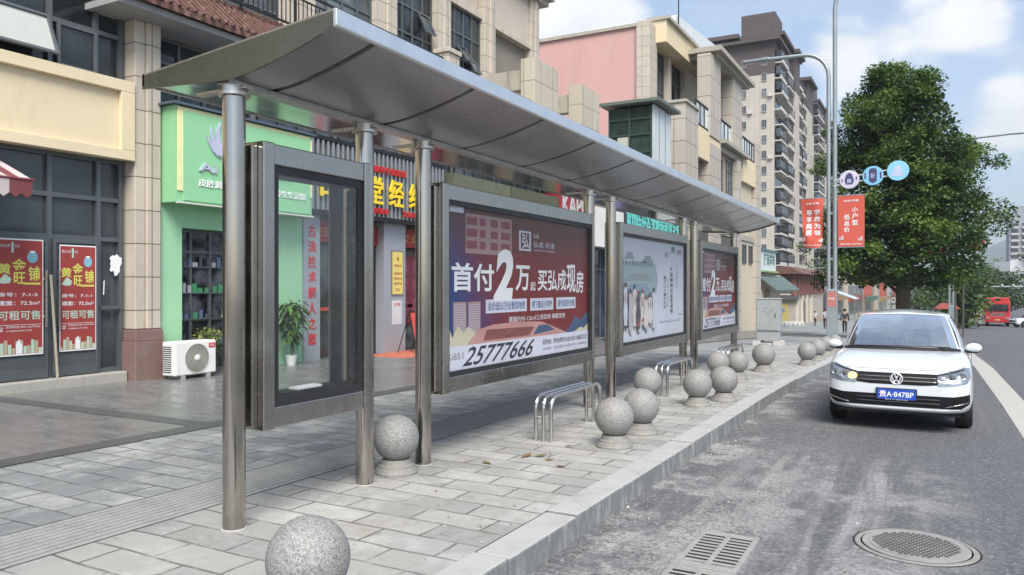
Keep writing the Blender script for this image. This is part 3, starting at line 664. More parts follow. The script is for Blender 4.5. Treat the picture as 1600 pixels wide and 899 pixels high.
def poster_dance(e, x0, x1, a0, a1, c0, c1):
    X = x1-.066; W, H = a1-a0, c1-c0
    P = lambda u, v, k=0: (X+.00022*k+(.0005 if k else 0), a0+W*u, c0+H*(1-v))
    b = MB(); b.box(X-.01, X, a0-.03, a1+.03, c0-.03, c1+.03, 0); rr = random.Random(3)
    def T(s, u0, u1, v0, v1, m, off=.0, k=30): b.text(s, P((u0+u1)/2, (v0+v1)/2, k), W*(u1-u0), H*(v1-v0), *EAST, m, off)
    # hall roofs, trees, a crowd in pale dress walking towards us
    for (u, v, w, h, m) in [(.0, .22, .50, .10, 1), (.0, .34, .50, .08, 2), (.0, .44, .50, .10, 3), (.28, .16, .20, .07, 2), (.04, .14, .16, .07, 2)]:
        b.poly([P(u, v+h, 1), P(u+w, v+h, 1), P(u+w*.80, v+h*.5, 1), P(u+w*.72, v, 1), P(u+w*.28, v, 1), P(u+w*.2, v+h*.5, 1)], m)
    b.poly([P(0, .62, .4), P(.5, .62, .4), P(.54, .4, .4), P(.5, .24, .4), P(.36, .20, .4), P(.2, .26, .4), P(0, .2, .4)], 1)
    for k in range(11): b.poly([P(.03+k*.04, .27, 2), P(.045+k*.04, .27, 2), P(.045+k*.04, .23, 2), P(.03+k*.04, .23, 2)], 4)
    for k in range(15):
        u = .03+.46*((k*.618) % 1); s = .30+.22*((k*.37) % 1)*(1-abs(u-.24)*1.6); w = .020+.010*((k*.71) % 1); yb = .93-.10*((k*.53) % 1); q = 3+k*8
        b.poly([P(u-w*.8, yb, q), P(u+w*.9, yb, q), P(u+w*1.3, yb-s*.35, q), P(u+w*.8, yb-s*.6, q), P(u+w*1.1, yb-s*.78, q), P(u+w*.4, yb-s*.86, q), P(u-w*.4, yb-s*.86, q), P(u-w*1.1, yb-s*.78, q), P(u-w*.7, yb-s*.6, q), P(u-w*1.2, yb-s*.35, q)], (5, 0, 5, 8, 5, 4, 0)[k % 7])
        b.poly([P(u+w*.45*math.cos(a), yb-s*.9+.020*math.sin(a), q+1) for a in [j*math.pi/4 for j in range(8)]], 7)
        b.poly([P(u-w*.5, yb-s*.9, q+2), P(u+w*.5, yb-s*.9, q+2), P(u+w*.3, yb-s*.9-.03, q+2), P(u-w*.3, yb-s*.9-.03, q+2)], 4 if k % 3 else 6)
        if k % 3 == 0: b.poly([P(u-w*.8, yb-.10*s, q+3), P(u+w*.7, yb-.02, q+3), P(u+w*.9, yb-s*.25, q+3), P(u, yb-s*.18, q+3)], 6)
        if k % 2: b.poly([P(u-w*.2, yb-s*.5, q+3), P(u+w*.3, yb-s*.5, q+3), P(u+w*.2, yb-s*.75, q+3), P(u-w*.1, yb-s*.75, q+3)], 6 if k % 4 == 1 else 7)
        b.poly([P(u-w*.6, yb+.03, q+2), P(u-w*.1, yb+.03, q+2), P(u-w*.1, yb, q+2), P(u-w*.6, yb, q+2)], 4)
    T('贵', .76, .84, .03, .10, 4); T('州', .87, .95, .05, .12, 6); T('匠', .66, .72, .10, .15, 3)
    for k, ch in enumerate('多彩贵州文化艺术节'): T(ch, .745, .795, .26+k*.058, .31+k*.058, 4, .02)
    for k, ch in enumerate('一城山水一城歌舞'): T(ch, .635, .67, .36+k*.045, .395+k*.045, 7)
    for k, ch in enumerate('民族团结共建家园'): T(ch, .69, .715, .38+k*.04, .41+k*.04, 3)
    for k in range(9): T('二〇二三年夏季展演'[k], .85, .885, .22+k*.03, .245+k*.03, 3)
    T('贵州省文化馆', .56, .93, .84, .865, 3); T('承办单位', .90, .97, .78, .80, 4)
    b.build('poster', [pbr('print_pale_paper', (.52, .54, .62), .5, var=.12, scale=2), pbr('print_mist_green', (.28, .36, .38), .5), pbr('print_roof_grey', (.24, .28, .30), .5),
                       pbr('print_slate', (.22, .29, .38), .5), pbr('print_dark', (.07, .07, .09), .5), pbr('print_cream_dress', (.58, .54, .54), .5),
                       pbr('print_red_dress', (.35, .08, .07), .5), pbr('print_brown', (.20, .13, .12), .5), pbr('print_lilac_dress', (.40, .38, .44), .5)], e)
display(3.76, 4.88, 'empty steel and glass display case, narrowest one at the near end of the shelter', poster_empty)
display(5.94, 9.58, 'large display case with a red and blue housing poster showing 25777666, behind the first bench', poster_sale)
display(10.58, 14.1, 'display case with a pale lilac poster of people in costume, between two red posters', poster_dance)
display(15.03, 18.34, 'display case with a red housing poster at the far end of the shelter', poster_sale)

# benches: three bent tubes in a row
def make_bench(y0):
    e = thing('bench', 'polished steel tube bench, nearest of three, beside the large housing poster', 'bench', (-3.6, y0+.68, gz(y0+.68)), 0, 'tube benches under the shelter')
    zg = gz(y0+.68); h = .485; L_ = 1.36; r = .0215
    for k in range(3):
        x = -3.69+k*.09; pts = [(x, y0, zg-.03), (x, y0, zg+h-.13)]
        for q in range(1, 7): a = math.pi/2*q/6; pts.append((x, y0+.13*(1-math.cos(a)), zg+h-.13+.13*math.sin(a)))
        for q in range(0, 7): a = math.pi/2*q/6; pts.append((x, y0+L_-.13+.13*math.sin(a), zg+h-.13+.13*math.cos(a)))
        pts.append((x, y0+L_, zg-.03))
        b = MB(); b.tube(pts, r, 14); b.build('bent_tube', steel('bench_steel', (.62, .61, .6), .16, 1), e, smooth=50)
    for y in (y0, y0+L_):
        b = MB(); b.tube([(-3.68, y, zg+.26), (-3.52, y, zg+.26)], .011, 10); b.build('tie_bar', ST, e, smooth=50)
    return e
bench = make_bench(7.28)
copy_thing(bench, (-3.6, 12.0, gz(12.0)), 'polished steel tube bench, middle one of three, beside the pale lilac poster')
copy_thing(bench, (-3.6, 15.9, gz(15.9)), 'polished steel tube bench, farthest of three, behind a ball bollard')

# granite balls on turned bases
GR, GRB = granite('granite'), granite('granite_base', (.225, .22, .205), .35)
def make_ball(x, y, label):
    e = thing('ball_bollard', label, 'bollard', (x, y, gz(y)), 0, 'granite ball bollards along the pavement')
    z = gz(y)
    b = MB(); b.lathe([(.185, -.03), (.19, .0), (.19, .018), (.178, .03), (.175, .045), (.160, .055), (.158, .072), (.135, .085), (.125, .125)], (x, y, z), 40); b.build('base', GRB, e, smooth=35)
    b = MB(); b.ball((x, y, z+.305), .2, 48, 24); b.build('ball', GR, e, smooth=180)
    return e
B0 = make_ball(-2.64, 2.78, 'speckled granite ball bollard nearest of all, cut by the bottom of the photo')
for i, (x, y, s, lab) in enumerate([
        (-4.12, 5.42, 1.0, 'granite ball bollard standing between two steel posts right of the empty display case'),
        (-2.86, 7.42, 1.0, 'granite ball bollard in front of the far leg of the first bench'),
        (-2.86, 8.25, 1.0, 'granite ball bollard just behind the one that stands at the first bench'),
        (-3.55, 10.52, 1.0, 'granite ball bollard close to the near legs of the second bench'),
        (-2.87, 10.64, 1.0, 'granite ball bollard left one of the pair beyond the second bench'),
        (-2.66, 11.3, 1.0, 'granite ball bollard nearest to the kerb in the pair beyond the second bench'),
        (-3.4, 14.0, 1.0, 'granite ball bollard half hidden behind the pair beyond the second bench'),
        (-3.12, 14.3, 1.0, 'granite ball bollard in front of the third bench'),
        (-2.98, 16.05, 1.13, 'wide granite ball bollard alone between the third bench and the kerb'),
        (-2.46, 18.3, 1.0, 'granite ball bollard first of the row left of the white car'),
        (-2.45, 20.0, 1.0, 'granite ball bollard second of the row left of the white car'),
        (-2.46, 21.9, 1.0, 'granite ball bollard third of the row left of the white car'),
        (-2.52, 24.6, 1.0, 'granite ball bollard last of the row, behind the wing mirror of the white car')]):
    copy_thing(B0, (x, y, gz(y)), lab, rz=i*1.3, scale=s)

# ============================================================ BUILDINGS
GL = window_glass(); GL2 = window_glass('window_glass_pale', (.10, .12, .13), .5); ALU = pbr('grey_aluminium', (.115, .13, .14), .45, .4, var=.12, dirt=.25)
BEIGE = cladding('beige_stone', (.47, .42, .35), .62, .585, .009, (.12, .105, .09), .08, .6, .45)
PLASTER = pbr('beige_plaster', (.47, .42, .355), .85, var=.10, scale=.8, dirt=.45, bump=.15, dirtcol=(.22, .20, .17))
CREAM = pbr('cream_paint', (.64, .54, .37), .75, var=.07, scale=1.2, dirt=.30, bump=.1, dirtcol=(.34, .28, .19))
GRAN_RED = granite('red_granite', (.20, .125, .11), .4)
CONC = pbr('stained_concrete', (.36, .34, .29), .88, var=.25, scale=1.5, dirt=.9, bump=.3, dirtcol=(.09, .085, .065))
BLACKRAIL = pbr('black_railing', (.018, .018, .02), .5, .3)
GREYSOF = pbr('grey_soffit', (.27, .275, .28), .85, var=.15, scale=1.2, dirt=.4)
def m_rooftile():
    m, nt, N, L, b = nodes('old_roof_tile'); oc = objcoord(N)
    w = N.new('ShaderNodeTexWave'); w.wave_type = 'BANDS'; w.bands_direction = 'Y'; w.inputs['Scale'].default_value = 1.4; L.new(oc, w.inputs['Vector'])
    n = noise(N, L, vscale(N, L, oc, (3, 1, 3)), 4.5, 7, .75)
    c = ramp(N, L, n, [(.3, (.03, .025, .022)), (.43, (.085, .042, .034)), (.55, (.13, .062, .048)), (.68, (.24, .19, .17))])
    L.new(c, b.inputs['Base Color']); b.inputs['Roughness'].default_value = .85; bumpn(N, L, b, w.outputs['Fac'], .8, .05); return m
ROOFT = m_rooftile()

def window(parent, X, y0, y1, z0, z1, ys=(), zs=(), glass=None, frame=None, w=.05, d=.06, name='window'):
    """glazing on a wall that faces the street: pane, with its frame and mullions as a sub-part"""
    b = MB(); b.box(X-.02, X+.004, y0, y1, z0, z1); p = b.build(name, glass or GL, parent)
    b = MB(); f0, f1 = X-.01, X+d
    b.box(f0, f1, y0, y0+w, z0, z1); b.box(f0, f1, y1-w, y1, z0, z1); b.box(f0, f1, y0+w, y1-w, z0, z0+w); b.box(f0, f1, y0+w, y1-w, z1-w, z1)
    for y in ys: b.box(f0, f1-.008, y-w/2, y+w/2, z0+w, z1-w)
    for z in zs: b.box(f0, f1-.014, y0+w, y1-w, z-w/2, z+w/2)
    b.build('window_frame', frame or ALU, p); return p
def sash(parent, X, y0, y1, z0, z1, tilt=0., w=.045, glass=None):
    """top-hung sash pushed open by tilt"""
    c, s = math.cos(tilt), math.sin(tilt)
    def q(y, k, o): return (X+s*k+c*o, y, z1-c*k+s*o)
    h = z1-z0; b = MB(); b.poly([q(y0, h, .01), q(y1, h, .01), q(y1, 0, .01), q(y0, 0, .01)]); p = b.build('open_sash' if tilt else 'sash', glass or GL, parent)
    b = MB()
    for (a0, a1, k0, k1) in ((y0, y0+w, 0, h), (y1-w, y1, 0, h), (y0+w, y1-w, 0, w), (y0+w, y1-w, h-w, h)):
        b.prism([q(a0, k0, -.0), q(a1, k0, -.0), q(a1, k1, -.0), q(a0, k1, -.0)], (c*.045, 0, s*.045))
    b.build('sash_frame', ALU, p); return p

B1 = thing('shop_building', 'long beige shop building behind the bus shelter, stone pilasters and a black terrace railing', 'building', (-14, 12, 0))
b = MB(); b.box(-40, -14.5, -12, 28.2, -1.2, 13.2); b.build('upper_wall', PLASTER, B1)
b = MB(); b.box(-14.49, -12.62, -12, 29.8, -1.2, 6.24); b.box(-14.49, -12.56, -12, 29.8, 6.24, 7.2); b.build('lower_wall', PLASTER, B1)
b = MB(); b.box(-40, -14.0, -12, 28.8, 13.2, 13.45); b.box(-40, -13.8, -12, 29, 13.45, 13.6); b.build('cornice', CONC, B1)
# pilasters of the upper storey
for (y0, y1) in ((11.2, 11.9), (14.1, 15.2), (17.75, 18.7), (20.85, 21.65), (23.9, 24.65), (27.55, 28.25)):
    b = MB(); m_ = (y0+y1)/2; b.box(-14.5, -14.16, y0, m_-.09, 7.2, 13.2); b.box(-14.5, -14.10, m_-.08, m_+.08, 7.2, 13.2); b.box(-14.5, -14.16, m_+.09, y1, 7.2, 13.2); b.build('pilaster', BEIGE, B1, bevel=.02)
for i, (y0, y1, g_) in enumerate(((11.9, 14.1, GL2), (15.2, 17.75, GL2), (18.7, 20.85, GL), (21.65, 23.9, GL))):
    m_ = (y1-y0)/4; window(B1, -14.44, y0, y1, 7.3, 11.25, [y0+m_, y0+2*m_, y0+3*m_], [8.4, 9.5, 10.35], g_, ALU, .06)
    b = MB(); b.box(-14.49, -14.28, y0+.002, y1-.002, 11.25, 11.5); b.build('lintel', BEIGE, B1)
sash(B1, -14.36, 20.0, 20.55, 9.55, 10.3, .45); sash(B1, -14.36, 22.3, 22.85, 9.2, 9.9, .6); sash(B1, -14.36, 23.0, 23.5, 9.05, 9.6, .5, glass=GL2)
b = MB(); b.box(-14.49, -14.3, 24.66, 27.54, 11.3, 13.18); b.build('wall_panel', PLASTER, B1)
b = MB(); b.box(-14.495, -14.2, 24.66, 27.54, 11.15, 11.3); b.build('lintel', BEIGE, B1)
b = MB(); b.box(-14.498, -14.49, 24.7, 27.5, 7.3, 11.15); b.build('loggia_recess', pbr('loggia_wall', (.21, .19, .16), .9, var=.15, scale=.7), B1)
# terrace: slab edge, tiled eave, railing, stone piers and beams
b = MB(); b.prism([(-12.6, 7.9, 6.25), (-11.62, 7.9, 6.25), (-11.62, 7.9, 6.36), (-12.6, 7.9, 6.36)], (0, 21.9, 0)); b.build('eave_soffit', GREYSOF, B1)
b = MB(); b.prism([(-12.55, 7.85, 7.22), (-11.52, 7.85, 6.36), (-11.52, 7.85, 6.48), (-12.55, 7.85, 7.34)], (0, 22, 0))
yy = 7.95
while yy < 29.7:
    b.tube([(-12.55, yy, 7.35), (-11.50, yy, 6.48)], .035, 6); yy += .17
b.build('tiled_eave', ROOFT, B1)
def railing(parent, X, y0, y1, z0, z1, step=.13):
    b = MB(); b.box(X-.03, X+.03, y0, y1, z1-.05, z1); b.box(X-.02, X+.02, y0, y1, z0+.08, z0+.12); b.box(X-.02, X+.02, y0, y1, z1-.2, z1-.17)
    y = y0+.06
    while y < y1: b.box(X-.009, X+.009, y-.009, y+.009, z0+.12, z1-.17); y += step
    y = y0
    while y <= y1: b.box(X-.025, X+.025, y-.025, y+.025, z0, z1); y += 1.5
    return b.build('railing', BLACKRAIL, parent)
railing(B1, -12.25, 8, 18.3, 7.2, 8.12); railing(B1, -12.25, 19.05, 23.85, 7.2, 8.05); railing(B1, -12.25, 25.95, 27.95, 7.2, 8.0)
b = MB(); b.box(-12.55, -12.1, 18.35, 18.95, 7.2, 8.28); b.box(-12.6, -12.05, 18.3, 19.0, 8.281, 8.42); b.build('stone_pier', BEIGE, B1, bevel=.02)
for y in (23.9, 27.95):
    b = MB(); b.box(-12.72, -12.18, y, y+1.95, 7.2, 9.6); b.build('stone_fin', cladding('weathered_stone', (.45, .41, .33), .95, .8, .012, (.16, .145, .12), .1, .7, .85), B1, bevel=.02)
    b = MB(); b.box(-14.5, -12.73, y+.1, y+.5, 8.55, 9.25); b.build('beam', CONC, B1)
# first storey strip of windows over the shop signs
for k in range(8):
    y0 = 9.15+k*2.55; y1 = y0+2.35
    window(B1, -12.58, y0, y1, 4.9, 6.2, [y0+.6, y0+1.18, y0+1.77], [5.75], GL2 if k in (1, 2, 4, 5) else GL, ALU, .055)
# ground bay on the left: glazed shopfront, cream band, windows above
b = MB(); b.box(-12.6, -12.22, -12, 8.54, 3.78, 5.08); b.build('cream_band', CREAM, B1)
b = MB()
for (y0, y1, z0, z1) in ((-12, 8.55, 4.93, 5.12), (-12, 8.55, 3.76, 3.93), (8.30, 8.55, 3.931, 4.929)): b.box(-12.218, -12.12, y0, y1, z0, z1)
b.build('band_moulding', CREAM, B1, bevel=.008)
window(B1, -12.52, -3, 8.54, 5.12, 9.2, [6.05, 7.28, 8.06], [5.92], GL, ALU, .075, .08)
sash(B1, -12.42, 7.36, 8.02, 5.17, 5.88, 0)
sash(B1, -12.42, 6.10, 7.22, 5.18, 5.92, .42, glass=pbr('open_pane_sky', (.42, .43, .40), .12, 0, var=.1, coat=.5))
SHOPGL = window_glass('shop_glass', (.052, .064, .070), .3, .5)
window(B1, -12.52, -3, 8.54, .12, 3.78, [7.27, 8.10], [3.08, 2.40], SHOPGL, ALU, .075, .08, 'shopfront')
b = MB(); b.box(-12.6, -12.25, -12, 8.5, -.2, .12); b.build('door_step', pbr('step_concrete', (.34, .33, .30), .9, var=.25, scale=4, dirt=.6), B1, bevel=.02)
for (y0, y1) in ((6.36, 7.22), (7.30, 8.06)):
    b = MB(); b.box(-12.47, -12.43, y0, y1, .14, 2.36); d_ = b.build('door', pbr('door_grey_glass', (.075, .088, .092), .25, var=.2, scale=1.5, dirt=.2), B1)
    b = MB(); f = .05
    for (a0, a1, c0, c1) in ((y0, y0+f, .14, 2.36), (y1-f, y1, .14, 2.36), (y0+f, y1-f, .14, .3), (y0+f, y1-f, 2.3, 2.36)): b.box(-12.44, -12.40, a0, a1, c0, c1)
    b.build('door_frame', ALU, d_)
    b = MB(); yh = y1-.07 if y0 < 7 else y0+.06; b.tube([(-12.33, yh, .95), (-12.33, yh, 1.85)], .018, 8); b.box(-12.4, -12.33, yh-.01, yh+.01, 1.1, 1.13); b.box(-12.4, -12.33, yh-.01, yh+.01, 1.7, 1.73); b.build('handle', ST, d_)
b = MB(); b.box(-12.45, -12.40, 8.12, 8.46, 1.2, 1.26); b.build('glazing_bar', ALU, B1)
# torn notice on the narrow pane
rr = random.Random(11); b = MB(); pts = []
for k in range(22):
    a = 2*math.pi*k/22; r_ = rr.uniform(.65, 1.1); pts.append((-12.44, 8.40+.13*r_*math.cos(a), 1.98+.19*r_*math.sin(a)))
b.prism(pts, (.003, 0, 0)); b.prism([(-12.44, 8.17, 1.45), (-12.44, 8.19, 1.45), (-12.44, 8.2, 1.7), (-12.44, 8.18, 1.68)], (.003, 0, 0)); b.build('torn_notice', WHITE, B1)
# stone pilaster between the left bay and the green shop
b = MB(); b.box(-12.62, -12.17, 8.58, 8.78, .84, 6.25); b.box(-12.62, -12.12, 8.785, 9.06, .84, 6.25); b.build('pilaster', BEIGE, B1, bevel=.015)
b = MB(); b.box(-12.62, -12.07, 8.52, 9.12, -.15, .62); b.box(-12.62, -12.10, 8.55, 9.09, .621, .83); b.build('pilaster_base', GRAN_RED, B1, bevel=.012)

# shop posters on the doors
POSTR = pbr('poster_red', (.30, .045, .04), .55, var=.2, scale=3); PALEG = pbr('print_pale_green', (.42, .55, .45), .6); YEL = pbr('print_yellow', (.62, .62, .12), .5)
ORN = pbr('print_orange', (.55, .30, .08), .5); LBL = pbr('print_light_blue', (.20, .42, .52), .5)
def door_poster(y0, y1, z0, z1, num, label):
    X = -12.405; b = MB(); b.box(X, X+.006, y0, y1, z0, z1, 0); W, H = y1-y0, z1-z0
    P = lambda u, v, k=0: (X+.007+.0012*k, y0+W*u, z1-H*v)
    def T(s, u0, u1, v0, v1, m, off=.0, k=1): b.text(s, P((u0+u1)/2, (v0+v1)/2, k), W*(u1-u0), H*(v1-v0), *EAST, m, off)
    def Q(u0, u1, v0, v1, m, k=0): b.poly([P(u0, v1, k), P(u1, v1, k), P(u1, v0, k), P(u0, v0, k)], m)
    for q in ((.0, 1, 0, .012), (0, 1, .988, 1), (0, .02, .012, .988), (.98, 1, .012, .988)): Q(*q, 1)
    Q(.33, .38, .03, .12, 2); T('置业公司', .06, .30, .05, .075, 1); T('物业', .40, .5, .05, .075, 1)
    b.poly([P(.77+.115*math.cos(a), .155+.05*math.sin(a), 0) for a in [k*math.pi/8 for k in range(16)]], 4)
    b.poly([P(.70, .1, 1), P(.84, .1, 1), P(.80, .12, 1), P(.74, .12, 1)], 1)
    T('黄', .04, .32, .215, .305, 3, .018); T('金', .34, .64, .17, .28, 3, .018); T('旺', .38, .62, .285, .385, 3, .018); T('铺', .68, .93, .235, .36, 3, .018); Q(.58, .94, .375, .392, 3)
    b.poly([P(.05, .37), P(.2, .30), P(.33, .34), P(.30, .38), P(.16, .385)], 2)
    T('房号：'+num, .06, .88, .46, .495, 1, .01); T('建面：72.5m²', .06, .93, .53, .57, 1, .012); T('可租可售', .06, .94, .615, .695, 2, .016)
    Q(.04, .96, .735, .738, 1); T('☎', .05, .17, .75, .79, 1); T('招商热线 0851-25777666', .22, .94, .745, .765, 1); T('兴城商业步行街', .22, .76, .78, .795, 1)
    for k in range(12):
        h = .03+.09*abs(math.sin(k*2.3)); Q(.02+k*.08, .02+k*.08+.07, .985-h, .985, 2 if k % 2 else 5)
    Q(.42, .55, .90, .985, 1, 2); b.poly([P(.44, .90, 2), P(.53, .90, 2), P(.485, .855, 2)], 1)
    o = b.build('poster', [POSTR, WHITE, PALEG, YEL, LBL, pbr('print_skyline', (.40, .36, .25), .6)]); tag(o, label, 'poster', 'letting posters on the glass doors'); return o
door_poster(6.42, 7.14, .52, 2.33, '7-1-2', 'red shop letting poster on the left glass door leaf, numbered 7-1-2')
door_poster(7.40, 8.02, .53, 2.27, '7-1-1', 'red shop letting poster on the right glass door leaf, numbered 7-1-1')
t = tag(MB().tube([(-12.28, 7.30, .12), (-12.33, 7.22, 1.78)], .022, 8).build('wooden_pole', pbr('worn_wood', (.36, .32, .25), .8, var=.3, scale=12), smooth=50), 'thin worn pole leaning on the handles of the glass doors', 'pole')

# striped awning at the edge of the frame
e = thing('shop_awning', 'maroon and white striped awning edge at the far left', 'awning', (-11.6, 6.0, 3.1))
MAR = pbr('maroon_canvas', (.16, .04, .045), .85); CANW = pbr('white_canvas', (.45, .40, .40), .85)
b = MB(); n = 16; ya, yb = 3.9, 6.46
for k in range(n):
    y0, y1 = ya+(yb-ya)*k/n, ya+(yb-ya)*(k+1)/n
    b.prism([(-12.4, y0, 3.5), (-11.5, y0, 3.13), (-11.5, y1, 3.13), (-12.4, y1, 3.5)], (0, 0, .02), k % 2)
b.build('canopy', [MAR, CANW], e)
b = MB()
for k in range(n):
    y0, y1 = ya+(yb-ya)*k/n, ya+(yb-ya)*(k+1)/n; m_ = (y0+y1)/2
    b.prism([(-11.5, y0, 3.16), (-11.5, y1, 3.16), (-11.5, y1, 2.93), (-11.5, m_, 2.87), (-11.5, y0, 2.93)], (.015, 0, 0), 1 if k % 3 == 1 else 0)
b.poly([(-12.4, yb, 3.5), (-11.5, yb, 3.13), (-11.5, yb, 2.93), (-12.4, yb, 3.4)], 0)
b.build('valance', [MAR, CANW], e)
b = MB(); b.tube([(-11.49, 3.9, 3.14), (-11.49, 6.48, 3.14)], .02, 8); b.build('front_bar', MAR, e)

# air conditioner
e = thing('air_conditioner', 'white outdoor air conditioner unit with round fan grille at the foot of the stone pilaster', 'air conditioner', (-11.75, 9.4, gz(9.4)))
z0 = gz(9.4)+.07; WP = pbr('white_enamel', (.70, .71, .70), .4, var=.04, dirt=.15)
b = MB(); b.box(-11.95, -11.60, 8.95, 9.83, z0, z0+.60); b.build('casing', WP, e, bevel=.025)
cx, cz = 9.40, z0+.30
b = MB(); b.lathe([(.245, .0), (.245, .006)], (-11.598, cx, cz), 40, axis='x'); fd = b.build('fan_recess', pbr('fan_dark', (.10, .10, .085), .6), e)
b = MB()
for k in range(7): r_ = .05+k*.033; b.lathe([(r_-.006, .008), (r_-.006, .016), (r_+.006, .016), (r_+.006, .008)], (-11.6, cx, cz), 32, axis='x')
for k in range(16):
    a = 2*math.pi*k/16; a2 = a+.5
    b.tube([(-11.586, cx+.05*math.cos(a), cz+.05*math.sin(a)), (-11.586, cx+.16*math.cos(a+.2), cz+.16*math.sin(a+.2)), (-11.586, cx+.245*math.cos(a2), cz+.245*math.sin(a2))], .005, 5)
b.build('fan_grille', pbr('grille_grey', (.42, .42, .37), .5), e)
b = MB(); b.lathe([(.055, .0), (.055, .02), (.04, .03)], (-11.588, cx, cz), 24, axis='x'); b.build('hub', WP, e, smooth=40)
b = MB(); b.box(-11.597, -11.592, 9.66, 9.80, z0+.47, z0+.55, 0); b.text('TCL', (-11.590, 9.73, z0+.51), .10, .035, *EAST, 1, .02); b.build('badge', [pbr('badge_red', (.5, .04, .05), .4), WHITE], e)
b = MB()
for k in range(13): b.box(-11.93, -11.70, 8.944, 8.949, z0+.06+k*.037, z0+.075+k*.037)
b.build('side_louvre', DARKFRAME, e)
for y in (9.12, 9.66): b = MB(); b.box(-11.97, -11.58, y-.03, y+.03, gz(9.4), z0); b.build('foot', pbr('foot_grey', (.3, .3, .29), .7), e)

# ------------------------------------------------------------ green shop
GREEN = pbr('mint_green_panel', (.235, .50, .265), .45, var=.06, scale=.9, dirt=.22, dirtcol=(.16, .26, .15)); GREEN2 = pbr('mint_green_wall', (.30, .56, .34), .6, var=.08, scale=1.2, dirt=.3, dirtcol=(.19, .29, .18))
e = thing('green_shopfront', 'mint green shopfront with glazed doors under the green sign', 'shopfront', (-12.3, 10.8, gz(10.8)))
zg = gz(11)-.02
b = MB(); b.box(-12.58, -12.2, 9.12, 9.56, zg, 3.1); b.build('pier', GREEN2, e)
b = MB(); b.box(-12.58, -12.2, 11.95, 12.66, zg, 3.1); b.build('pier', GREEN2, e)
b = MB(); b.box(-12.58, -12.2, 9.561, 11.949, 2.68, 3.1); b.build('header', GREEN2, e)
b = MB(); b.box(-12.56, -12.24, 10.86, 11.16, zg, 2.679); b.build('inner_pier', GREEN2, e)
window(e, -12.5, 9.57, 10.85, zg+.03, 2.67, [9.95, 10.4], [2.25, .95], window_glass('shop_interior_glass', (.055, .06, .075), .8, 3.2), ALU, .05)
window(e, -12.5, 11.17, 11.94, zg+.03, 2.67, [11.5], [2.2], window_glass('shop_door_glass', (.12, .16, .17), .6, 2.2), ALU, .05, name='glass_door')
b = MB(); rg = random.Random(5)
for r_ in range(4):                                   # shelves and goods behind the glass
    z = .45+r_*.5; b.box(-12.46, -12.44, 9.62, 10.8, z, z+.02, 0)
    y = 9.65
    while y < 10.75:
        w = rg.uniform(.05, .12); h = rg.uniform(.08, .2); b.box(-12.47, -12.445, y, y+w, z+.02, z+.02+h, rg.choice((1, 2, 3, 4, 1))); y += w+rg.uniform(.01, .12)
b.build('shelf_goods', [ALU, pbr('goods_dark', (.06, .07, .09), .5), pbr('goods_blue', (.10, .13, .22), .5), pbr('goods_green', (.05, .22, .10), .5), pbr('goods_white', (.35, .35, .37), .5)], e)
e = thing('green_sign', 'mint green shop sign box with a pale aloe leaf emblem and white lettering', 'shop sign', (-11.95, 10.8, 3.9))
b = MB(); b.box(-12.55, -11.77, 9.10, 12.5, 3.1, 4.82); b.build('sign_box', GREEN, e)
b = MB(); b.box(-11.769, -11.74, 9.24, 12.42, 3.14, 4.74); b.build('sign_panel', pbr('mint_green_face', (.25, .53, .29), .4, var=.05, scale=.8, dirt=.14, dirtcol=(.18, .32, .18)), e)
b = MB(); LY = pbr('lit_edge', (.72, .70, .38), .5)
for (y0, y1, z0, z1) in ((9.12, 9.235, 3.3, 4.8), (9.236, 12.44, 4.742, 4.80), (12.425, 12.49, 3.5, 4.74)): b.box(-11.768, -11.75, y0, y1, z0, z1)
b.build('edge_strip', LY, e)
b = MB(); b.box(-11.80, -11.70, 9.11, 12.5, 3.075, 3.10); b.build('lower_lip', pbr('lip_white', (.6, .6, .55), .5, dirt=.4), e)
b = MB(); b.box(-12.6, -11.68, 9.0, 12.55, 4.83, 4.87); b.build('top_sheet', pbr('blue_grey_sheet', (.10, .13, .18), .5, .4), e)
SIL = pbr('silver_letter', (.50, .52, .66), .35, .3, var=.05); SHD = pbr('letter_side', (.07, .12, .16), .5); WL = pbr('white_letter', (.78, .80, .78), .4, var=.03)
cy_, cz_ = 9.98, 4.02
b = MB()
def leaf(pts, x):                                     # one aloe blade given by its spine and widths
    L_ = []; R_ = []
    for i, (y, z, w) in enumerate(pts):
        a = pts[min(i+1, len(pts)-1)]; c = pts[max(i-1, 0)]; dy, dz = a[0]-c[0], a[1]-c[1]; l = math.hypot(dy, dz) or 1
        L_.append((y-dz/l*w, z+dy/l*w)); R_.append((y+dz/l*w, z-dy/l*w))
    o = L_+R_[::-1]; n = len(pts)
    for i in range(n-1): b.prism([(x, cy_+q[0], cz_+q[1]) for q in (L_[i], R_[i], R_[i+1], L_[i+1])], (.025, 0, 0), 0)
for k, pts in enumerate([[(0, 0, .01), (-.10, .12, .045), (-.20, .25, .03), (-.27, .36, .004)], [(.0, .02, .02), (-.08, .20, .05), (-.15, .38, .035), (-.17, .54, .004)],
                         [(.0, .05, .03), (.0, .25, .055), (-.02, .45, .045), (.05, .66, .004)], [(.02, .03, .02), (.09, .2, .05), (.14, .34, .035), (.24, .49, .004)],
                         [(.03, .0, .01), (.13, .11, .04), (.22, .22, .025), (.29, .31, .004)]]): leaf(pts, -11.735+.002*k)
b.build('emblem', SIL, e)
def sign_text(parent, s, X, y0, y1, z0, z1, m, off=.012, ext=.03, side=None):
    b = MB(); b.text(s, (X+ext/2, (y0+y1)/2, (z0+z1)/2), y1-y0, z1-z0, *EAST, 0, off, ext); return b.build('lettering', m, parent)
